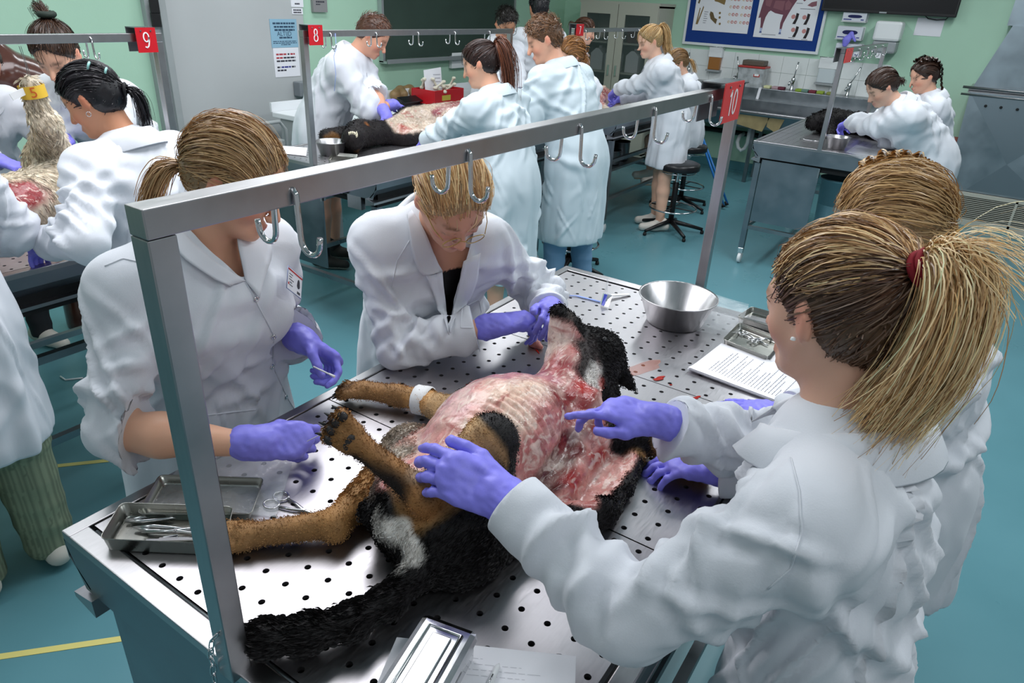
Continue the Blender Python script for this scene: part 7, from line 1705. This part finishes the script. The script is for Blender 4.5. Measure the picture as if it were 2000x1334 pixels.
# crutches
mat('blue_tube', '#1f6fb8', .3)
for k, (dx, lab) in enumerate(((0, 'left blue crutch leaning against the occupied stool'), (.035, 'right blue crutch leaning against the occupied stool'))):
    f0 = at_z(1413, 405, .02) if k == 0 else at_z(1420, 401, .02); tp = at_x(1368+4*k, 268, f0.x+.02); t = thing('crutch', lab, 'crutch', (f0.x, f0.y, 0), 'blue crutches by the stool')
    MB().tube([f0+Vector((0, 0, .02)), tp], .011, 8).build('shaft', 'blue_tube', t); MB().tube([f0, f0+(tp-f0)*.06+Vector((0, 0, .0))], [.02, .015], 10).build('rubber_tip', 'black_rubber', t); MB().tube([tp, tp+Vector((-.07, .06, .02))], .014, 8).build('handle', 'black_rubber', t)

# ================================================================== under and on the back tables
mat('bucket_blue', '#7fa3ad', .35, .3)
b0 = at_x(1600, 340, 5.35); t = thing('bucket', 'grey blue bucket under the table at the right back', 'bucket', (5.38, -.30, 0))
MB().lathe([(0, .30), (.10, .30), (.13, .72), (.137, .72), (.137, .705), (.125, .70), (.105, .31)], (5.36, -.30, 0), 24).build('shell', 'bucket_blue', t); MB().box((5.25, -.42, .27), (5.48, -.18, .298)).build('shelf_board', 'steel_dark', t)
bowl('steel bowl at the near end of the right back table', (at_z(1630, 292, ZP).x+.03, at_z(1630, 292, ZP).y), .085, .085, ZP)
film('plastic_bag', 'clear plastic bag spread beside the bowl on the right back table', [g(1650, 300), g(1715, 325), g(1735, 300), g(1672, 284)], seed=7, h=.02)
forceps('forceps lying on the near end of the right back table', g(1562, 272), g(1603, 278), ZP+.004)
def fur_thing(name, label, prims, base, paints=(), h=.010, nf=6000, ln=.03, flow=(0, 0, -1), seed=1, cat='dog', lift=.35, wd=.0018, cuts=()):
    F = Field(h)
    for p in prims: F.cone(p[0], p[1], p[2], p[3], .04) if len(p) == 4 else F.ell(p[0], p[1], None, .03)
    v, q = F.mesh(); v[:, 2] = np.maximum(v[:, 2], TZ-.003); P = Paint(v, base, flow)
    for p in paints: P.cap(*p)
    fm = P.flesh > .5; n = vnormals(v, q); v = v+n*(fm*(.004*wob(v, 60, seed)+.002*wob(v, 130, seed+1))+(~fm)*.006*wob(v, 40, seed+2))[:, None]; c = P.c*(1+.16*wob(v, 70, 4))[:, None]
    mm = (fm*.5*np.clip(wob(v, 45, seed+3), 0, 1))[:, None]; c = c*(1-mm)+V3(lin('#dcc3b2'))*mm
    t = thing(name, label, cat, (float(v[:, 0].mean()), float(v[:, 1].mean()), TZ)); o = mesh_obj('body', v, q, 'fur', t, cols=np.clip(c, 0, 1)); o.data.materials.append(MATS['flesh']); o.data.polygons.foreach_set('material_index', (fm[q].mean(1) > .5).astype(np.int32))
    r_ = fur_blades(v, vnormals(v, q), ~fm, P.flow, c, nf, ln, wd, np.random.default_rng(seed), P.len, lift)
    if r_: mesh_obj('fur', r_[0], r_[1], 'fur', t, cols=r_[2])
    return t, v, q
# black carcass on table 6
fur_thing('dog_carcass', 'shaggy black carcass on the right back table', [((5.95, -.02, 1.03), (6.1, -.28, 1.02), .10, .09), ((5.9, -.05, 1.06), (5.75, .05, 1.04), .08, .06), ((6.1, -.28, 1.0), (5.85, -.42, .98), .06, .035), ((6.15, -.2, 1.0), (6.0, -.48, .98), .05, .03), ((5.8, -.05, 1.0), (5.62, -.1, .98), .05, .03)], '#151112', h=.012, nf=5000, ln=.04, seed=5)
# pale carcass on table 7
fur_thing('carcass', 'pale skinned carcass under the hands on table seven', [((5.35, 1.82, 1.02), (5.75, 1.95, 1.03), .07, .09), ((5.75, 1.95, 1.02), (6.1, 1.9, 1.0), .08, .05), ((5.4, 1.75, .99), (5.25, 1.62, .98), .035, .025)], '#d8c8b8', [((5.3, 1.8, 1.04), (5.6, 1.9, 1.06), .10, '#c98a82', .02, 1), ((5.55, 1.85, 1.08), (5.8, 1.9, 1.08), .05, '#8c3a3c', .03, 1), ((5.8, 1.9, 1.0), (6.1, 1.85, 1.0), .07, '#cdbba8', .03, 1)], nf=1500, ln=.02, seed=6, cat='carcass')
# dog on table 8: head to the near end, teeth bared
hc = X(705, 262, 1.04)
fur_thing('dog_carcass', 'black and tan dog with bared teeth and skinned shoulder on table eight', [((hc[0]+.02, hc[1]+.03, 1.04), tuple(X(690, 268, 1.05)), .075, .055), (tuple(X(690, 268, 1.05)), tuple(X(683, 282, .99)), .05, .035), ((hc[0]+.02, hc[1]+.03, 1.03), tuple(X(765, 258, 1.02)), .08, .07), (tuple(X(765, 258, 1.02)), tuple(X(800, 240, 1.05)), .08, .09), (tuple(X(800, 240, 1.05)), (3.75, 1.95, 1.05), .10, .11), (tuple(X(640, 268, .99)), tuple(X(680, 262, 1.0)), .05, .05), (tuple(X(660, 285, .98)), tuple(X(695, 290, .975)), .03, .02), (tuple(X(790, 268, 1.0)), tuple(X(840, 262, .99)), .06, .05)], '#1a1516',
          [(tuple(X(785, 240, 1.08)), (3.75, 1.95, 1.10), .10, '#cdb9a4', .02, 1), (tuple(X(775, 250, 1.07)), tuple(X(795, 240, 1.09)), .05, '#a3322f', .02, 1), (tuple(X(640, 262, 1.03)), tuple(X(672, 258, 1.04)), .025, '#b0463f', .015, 1), (tuple(X(725, 262, 1.07)), tuple(X(745, 268, 1.05)), .035, '#7a5228', .02, 0), (tuple(X(712, 240, 1.1)), tuple(X(716, 242, 1.1)), .012, '#8a5426', .01, 0), (tuple(X(640, 275, .98)), tuple(X(655, 270, .99)), .03, '#6b4a26', .02, 0), (tuple(X(690, 288, .98)), tuple(X(695, 290, .975)), .02, '#7a5228', .02, 0), ((3.3, 1.9, 1.13), (3.6, 1.95, 1.16), .03, '#96525a', .02, 1)], h=.010, nf=7000, ln=.018, seed=7)
mat('tooth', '#e6dcc0', .4)
for k, (a, b) in enumerate((((696, 250), (699, 257)), ((703, 248), (706, 255)), ((697, 262), (700, 256)), ((704, 262), (706, 257)), ((715, 247), (716, 253)), ((700, 268), (702, 262)))):
    pass
teeth = [o for o in bpy.data.objects if o.get('label') == 'black and tan dog with bared teeth and skinned shoulder on table eight'][0]
for k in range(9):
    a = PI*(.15+.85*k/8); c_ = X(690, 262, 1.095); p = c_+V3((.02*math.sin(a)-.01, .035*math.cos(a), .012*math.sin(a*1.3))); MB().tube([p, p+V3((-.004, -.004, -.016 if k < 5 else .014))], [.005, .0015], 6).build('tooth', 'tooth', teeth)
bowl('steel bowl at the near end of table eight', (at_z(643, 303, ZP).x+.02, at_z(643, 303, ZP).y), .09, .075, ZP)
sheets('paper_sheet', 'crumpled white sheet at the near end of table eight', [g(545, 300), g(553, 286), g(600, 290), g(598, 306)], ZP+.003, 2, 0, 4); sheets('paper_sheet', 'flat white sheets at the near right corner of table eight', [g(705, 343), g(752, 326), g(800, 336), g(738, 351)], ZP+.002, 3, 0, 6)
tray('instrument_tray', 'steel tray beside the bowl on table eight', 'tray', [g(640, 312, ZP+.02), g(690, 318, ZP+.02), g(700, 302, ZP+.02), g(650, 298, ZP+.02)], ZP, .02, 'tray_steel')
p0 = V3(at_y(655, 65, 1.83)); tag(MB().tube([p0, p0+V3((0, 0, -.07)), V3(at_y(652, 110, 1.83)), V3(at_y(656, 145, 1.83)), V3(at_y(653, 178, 1.83))], .0014, 5).build('string', 'cord_blue'), 'thin blue string hanging from the hooks of table eight', 'string')
# red crate with bones on the counter
mat('crate_red', '#b3121d', .4); mat('crate_label', '#b9a63f', .5)
a_ = at_y(844, 170, 3.05); cx0, cz_ = a_.x, .911; cr = thing('crate', 'red plastic crate of bones on the counter under the chalkboard', 'crate', (cx0+.2, 3.15, cz_))
for lo, hi in (((0, 0, 0), (.42, .015, .13)), ((0, .26, 0), (.42, .275, .13)), ((0, .015, 0), (.015, .26, .13)), ((.405, .015, 0), (.42, .26, .13))): MB().box((cx0+lo[0], 3.02+lo[1], cz_+lo[2]), (cx0+hi[0], 3.02+hi[1], cz_+hi[2]), .004).build('side', 'crate_red', cr)
MB().box((cx0, 3.02, cz_), (cx0+.42, 3.295, cz_+.01)).build('bottom', 'crate_red', cr); MB().box((cx0+.10, 3.016, cz_+.04), (cx0+.22, 3.0195, cz_+.085)).build('label', 'crate_label', cr)
for k in range(11):
    rr = random.Random(k); p = V3((cx0+.05+.032*k, 3.06+rr.uniform(0, .18), cz_+.10+rr.uniform(0, .05))); dr = nrm((rr.uniform(-1, 1), rr.uniform(-.6, .6), rr.uniform(.0, .8))); e = p+dr*.10
    Fb = Field(.008); Fb.cone(p, e, .011, .010, .01)
    for s in (-1, 1): Fb.ell(p+V3((0, s*.008, 0)), (.016, .014, .015), None, .01); Fb.ell(e+V3((0, s*.008, 0)), (.015, .013, .014), None, .01)
    v, q = Fb.mesh(); o = mesh_obj('bone', v, q, 'bone'); tag(o, 'pale bone lying in the red crate on the counter', 'bone', 'bones in the red crate')
sf = thing('paper_folder', 'white printed page standing in the red crate', 'paper', (cx0+.12, 3.12, cz_+.02)); MB().obox((cx0+.03, 3.16, cz_+.17), (cx0+.22, 3.12, cz_+.19), (0, 0, 1), .002, .24).build('page', 'paper', sf)
for k in range(6): MB().obox((cx0+.12, 3.139, cz_+.10+.03*k), (cx0+.20, 3.121, cz_+.10+.03*k), (0, 0, 1), .0025, .004).build('text_line', 'c_grey', sf)
mat('hoof_brown', '#8a6f4a', .5, noise=.2, nscale=12)
for pts, lab in ((((770, 186), (782, 178), (790, 184)), 'brown bone model lying left on the white counter'), (((786, 178), (800, 176), (806, 180)), 'brown hoof model lying right on the white counter')):
    F = Field(.01); P_ = [V3(at_z(*p, .95)) for p in pts]; F.chain(P_, [.045, .05, .035], .02); v, q = F.mesh(); v[:, 2] = np.maximum(v[:, 2], .911); tag(mesh_obj('bone_model', v, q, 'hoof_brown'), lab, 'model', 'bone models on the counter')
p = at_z(803, 205, .915); bx2 = thing('black_box', 'black open box on the front of the white counter', 'box', (p.x, p.y, .911)); MB().box((p.x-.12, p.y, .911), (p.x+.12, p.y+.12, .96), .004).build('base', 'black_plastic', bx2); MB().obox((p.x-.12, p.y+.01, .962), (p.x+.12, p.y+.01, .962), (0, -.4, 1), .10, .006).build('lid', 'black_plastic', bx2)
sheets('paper_sheet', 'loose papers lying flat on the white counter', [at_z(795, 182, .915), at_z(815, 172, .915), at_z(860, 178, .915), at_z(850, 188, .915)], .914, 2, 0, 8)
sk_ = MB().box((6.05, YW-.05, 1.08), (6.35, YW-.002, 1.24), .006).build('socket_box', 'white_plastic'); tag(sk_, 'white electrical box on the wall under the chalkboard', 'box')

# ================================================================== shaggy white dog on table 9
k0 = at_y(70, 165, 1.85)
pw = V3(at_y(58, 162, 1.80)); kn = V3(at_y(88, 240, 1.80)); hp_ = V3(at_z(100, 320, 1.12))
dg9, v, q = fur_thing('dog_carcass', 'shaggy cream dog with one leg tied up to the gallows of table nine', [(tuple(pw), tuple(pw*.6+kn*.4), .030, .024), (tuple(pw*.6+kn*.4), tuple(kn), .024, .032), (tuple(kn), tuple(hp_), .040, .075), (tuple(hp_), (.95, 1.86, 1.02), .09, .11), ((.95, 1.86, 1.03), (.60, 1.75, 1.03), .12, .11), ((.60, 1.72, 1.03), (.42, 1.62, 1.02), .11, .09), ((.42, 1.62, 1.0), (.30, 1.5, .99), .06, .05)], '#ddd0bb',
    [((.62, 1.66, 1.08), (.42, 1.60, 1.08), .09, '#8a4a44', .03, 1), ((.75, 1.70, 1.10), (.60, 1.66, 1.12), .06, '#8c3236', .03, 1), ((.50, 1.55, 1.03), (.38, 1.52, 1.02), .06, '#a5836a', .03, 1), ((.35, 1.52, .98), (.28, 1.48, .98), .05, '#5d4a3a', .03, 0)], h=.011, nf=13000, ln=.042, flow=(.2, -.2, -1), seed=9, lift=.25, wd=.0022)
mat('tape_yellow', '#e3b93c', .5); mat('wire', '#8f9092', .35, .9); mat('ink_orange', '#c4571f', .6)
ax = nrm(kn-pw); c_ = pw+ax*.028; e = nrm(np.cross(ax, (0, 0, 1))+V3((0, 0, .001))); gg = np.cross(ax, e); mb = MB(); mb.add([tuple(c_+ax*k+(e*math.cos(2*PI*j/20)+gg*math.sin(2*PI*j/20))*.043) for k in (-.022, .022) for j in range(20)], [(j, (j+1) % 20, 20+(j+1) % 20, 20+j) for j in range(20)], True); tb_ = mb.build('yellow_tape', 'tape_yellow', dg9)
vw = nrm(V3(CAM)-c_); vw = nrm(vw-ax*(vw@ax)); text('5', .05, c_+vw*.0445, tuple(np.cross(-ax, vw)), tuple(-ax), 'ink_orange', tb_, 'numeral')
hk = V3((at_y(37, 90, 1.772+.02))); tag(MB().tube([hk, hk*.5+pw*.5+V3((.004, 0, 0)), pw-V3((0, 0, .0))], .0011, 5).tube([hk+V3((.006, 0, 0)), pw+V3((.01, 0, 0))], .0009, 5).build('wire', 'wire'), 'thin wire tying the raised paw to the hook of table nine', 'wire')
rl = MB().obox(at_y(22, 190, 1.78), at_y(48, 178, 1.78), (0, 0, 1), .004, .024).build('measuring_strip', 'white_plastic'); tag(rl, 'white punched plastic strip beside the yellow taped paw', 'strip')
F = Field(.012); a_, b_, c_ = V3(at_y(5, 150, 2.9)), V3(at_y(55, 165, 2.9)), V3(at_y(110, 175, 2.9)); F.chain([a_, b_, c_], [.14, .12, .10], .05); F.cone(b_, b_+V3((.05, 0, -.2)), .09, .06, .05); F.cone(a_+V3((0, 0, .05)), a_+V3((-.05, 0, .25)), .06, .04, .05); F.cone(b_, V3((b_[0], b_[1], .02)), .05, .10, .04)
v, q = F.mesh(); mat('model_brown', '#4a2a22', .2, noise=.2, nscale=10, coat=.4); tag(mesh_obj('animal_model', v, q, 'model_brown'), 'glossy dark brown animal model on a stand behind table nine', 'model')
a_ = at_y(8, 305, 2.10); sc_ = thing('scale', 'grey instrument box standing on table nine behind the shaggy dog', 'scale', (.80, 2.1, TZ)); MB().box((.62, 2.02, ZP+.001), (1.0, 2.22, ZP+.09), .008).build('housing', 'grey_box', sc_); MB().box((.66, 2.015, ZP+.02), (.80, 2.0195, ZP+.06)).build('display', 'black_plastic', sc_); MB().box((.64, 2.04, ZP+.09), (.98, 2.20, ZP+.10), .004).build('pan', 'white_plastic', sc_)
# white shoe print bits: laces of a dropped cable on the floor
p = [at_z(x, y, .006) for x, y in ((118, 735), (128, 742), (145, 740), (162, 738))]; tag(MB().tube(p, .004, 6).build('cable', 'white_plastic'), 'short white cable end lying on the floor by table nine', 'cable')

# pots on the shelf under table 7 and a paper bag hanging on the near stool
mat('pot_steel', '#6f7174', .35, 1)
MB().box((5.05, 1.45, .52), (5.75, 2.2, .54)).build('lower_shelf', 'steel_dark', t7)
for k, (x, y, r, h_, lab) in enumerate(((5.28, 1.58, .10, .12, 'left steel pot on the shelf under table seven'), (5.52, 1.60, .09, .16, 'right steel pot on the shelf under table seven'))):
    t = thing('steel_pot', lab, 'pot', (x, y, .541), 'steel pots under table seven'); MB().lathe([(0, .002), (r*.95, .002), (r, .01), (r, h_), (r*1.06, h_+.003), (r*1.06, h_), (r*.97, h_-.004), (r*.95, .012), (0, .010)], (x, y, .541), 22).build('wall', 'pot_steel', t)
    for s_ in (-1, 1): MB().tube([(x+s_*r, y-.03, .541+h_*.7), (x+s_*(r+.03), y-.02, .541+h_*.72), (x+s_*(r+.03), y+.02, .541+h_*.72), (x+s_*r, y+.03, .541+h_*.7)], .005, 6).build('handle', 'pot_steel', t)
pbx, pby = 3.86, 1.02
F = Field(.012); F.box((pbx, pby, .40), (.075, .03, .11), None, .012, .01); v, q = F.mesh(); v[:, :2] += (.010*wob(v, 30, 3))[:, None]*V3((1, .6)[:2] if False else (1, .6, 0))[:2]; bg_ = mesh_obj('paper_bag', v, q, 'notice_white'); tag(bg_, 'white paper bag hanging on the stool behind the man in jeans', 'bag')
MB().tube([(pbx-.04, pby, .50), (pbx-.01, pby+.05, .56), (pbx+.04, pby, .50)], .002, 5).build('string_handle', 'paper', bg_)
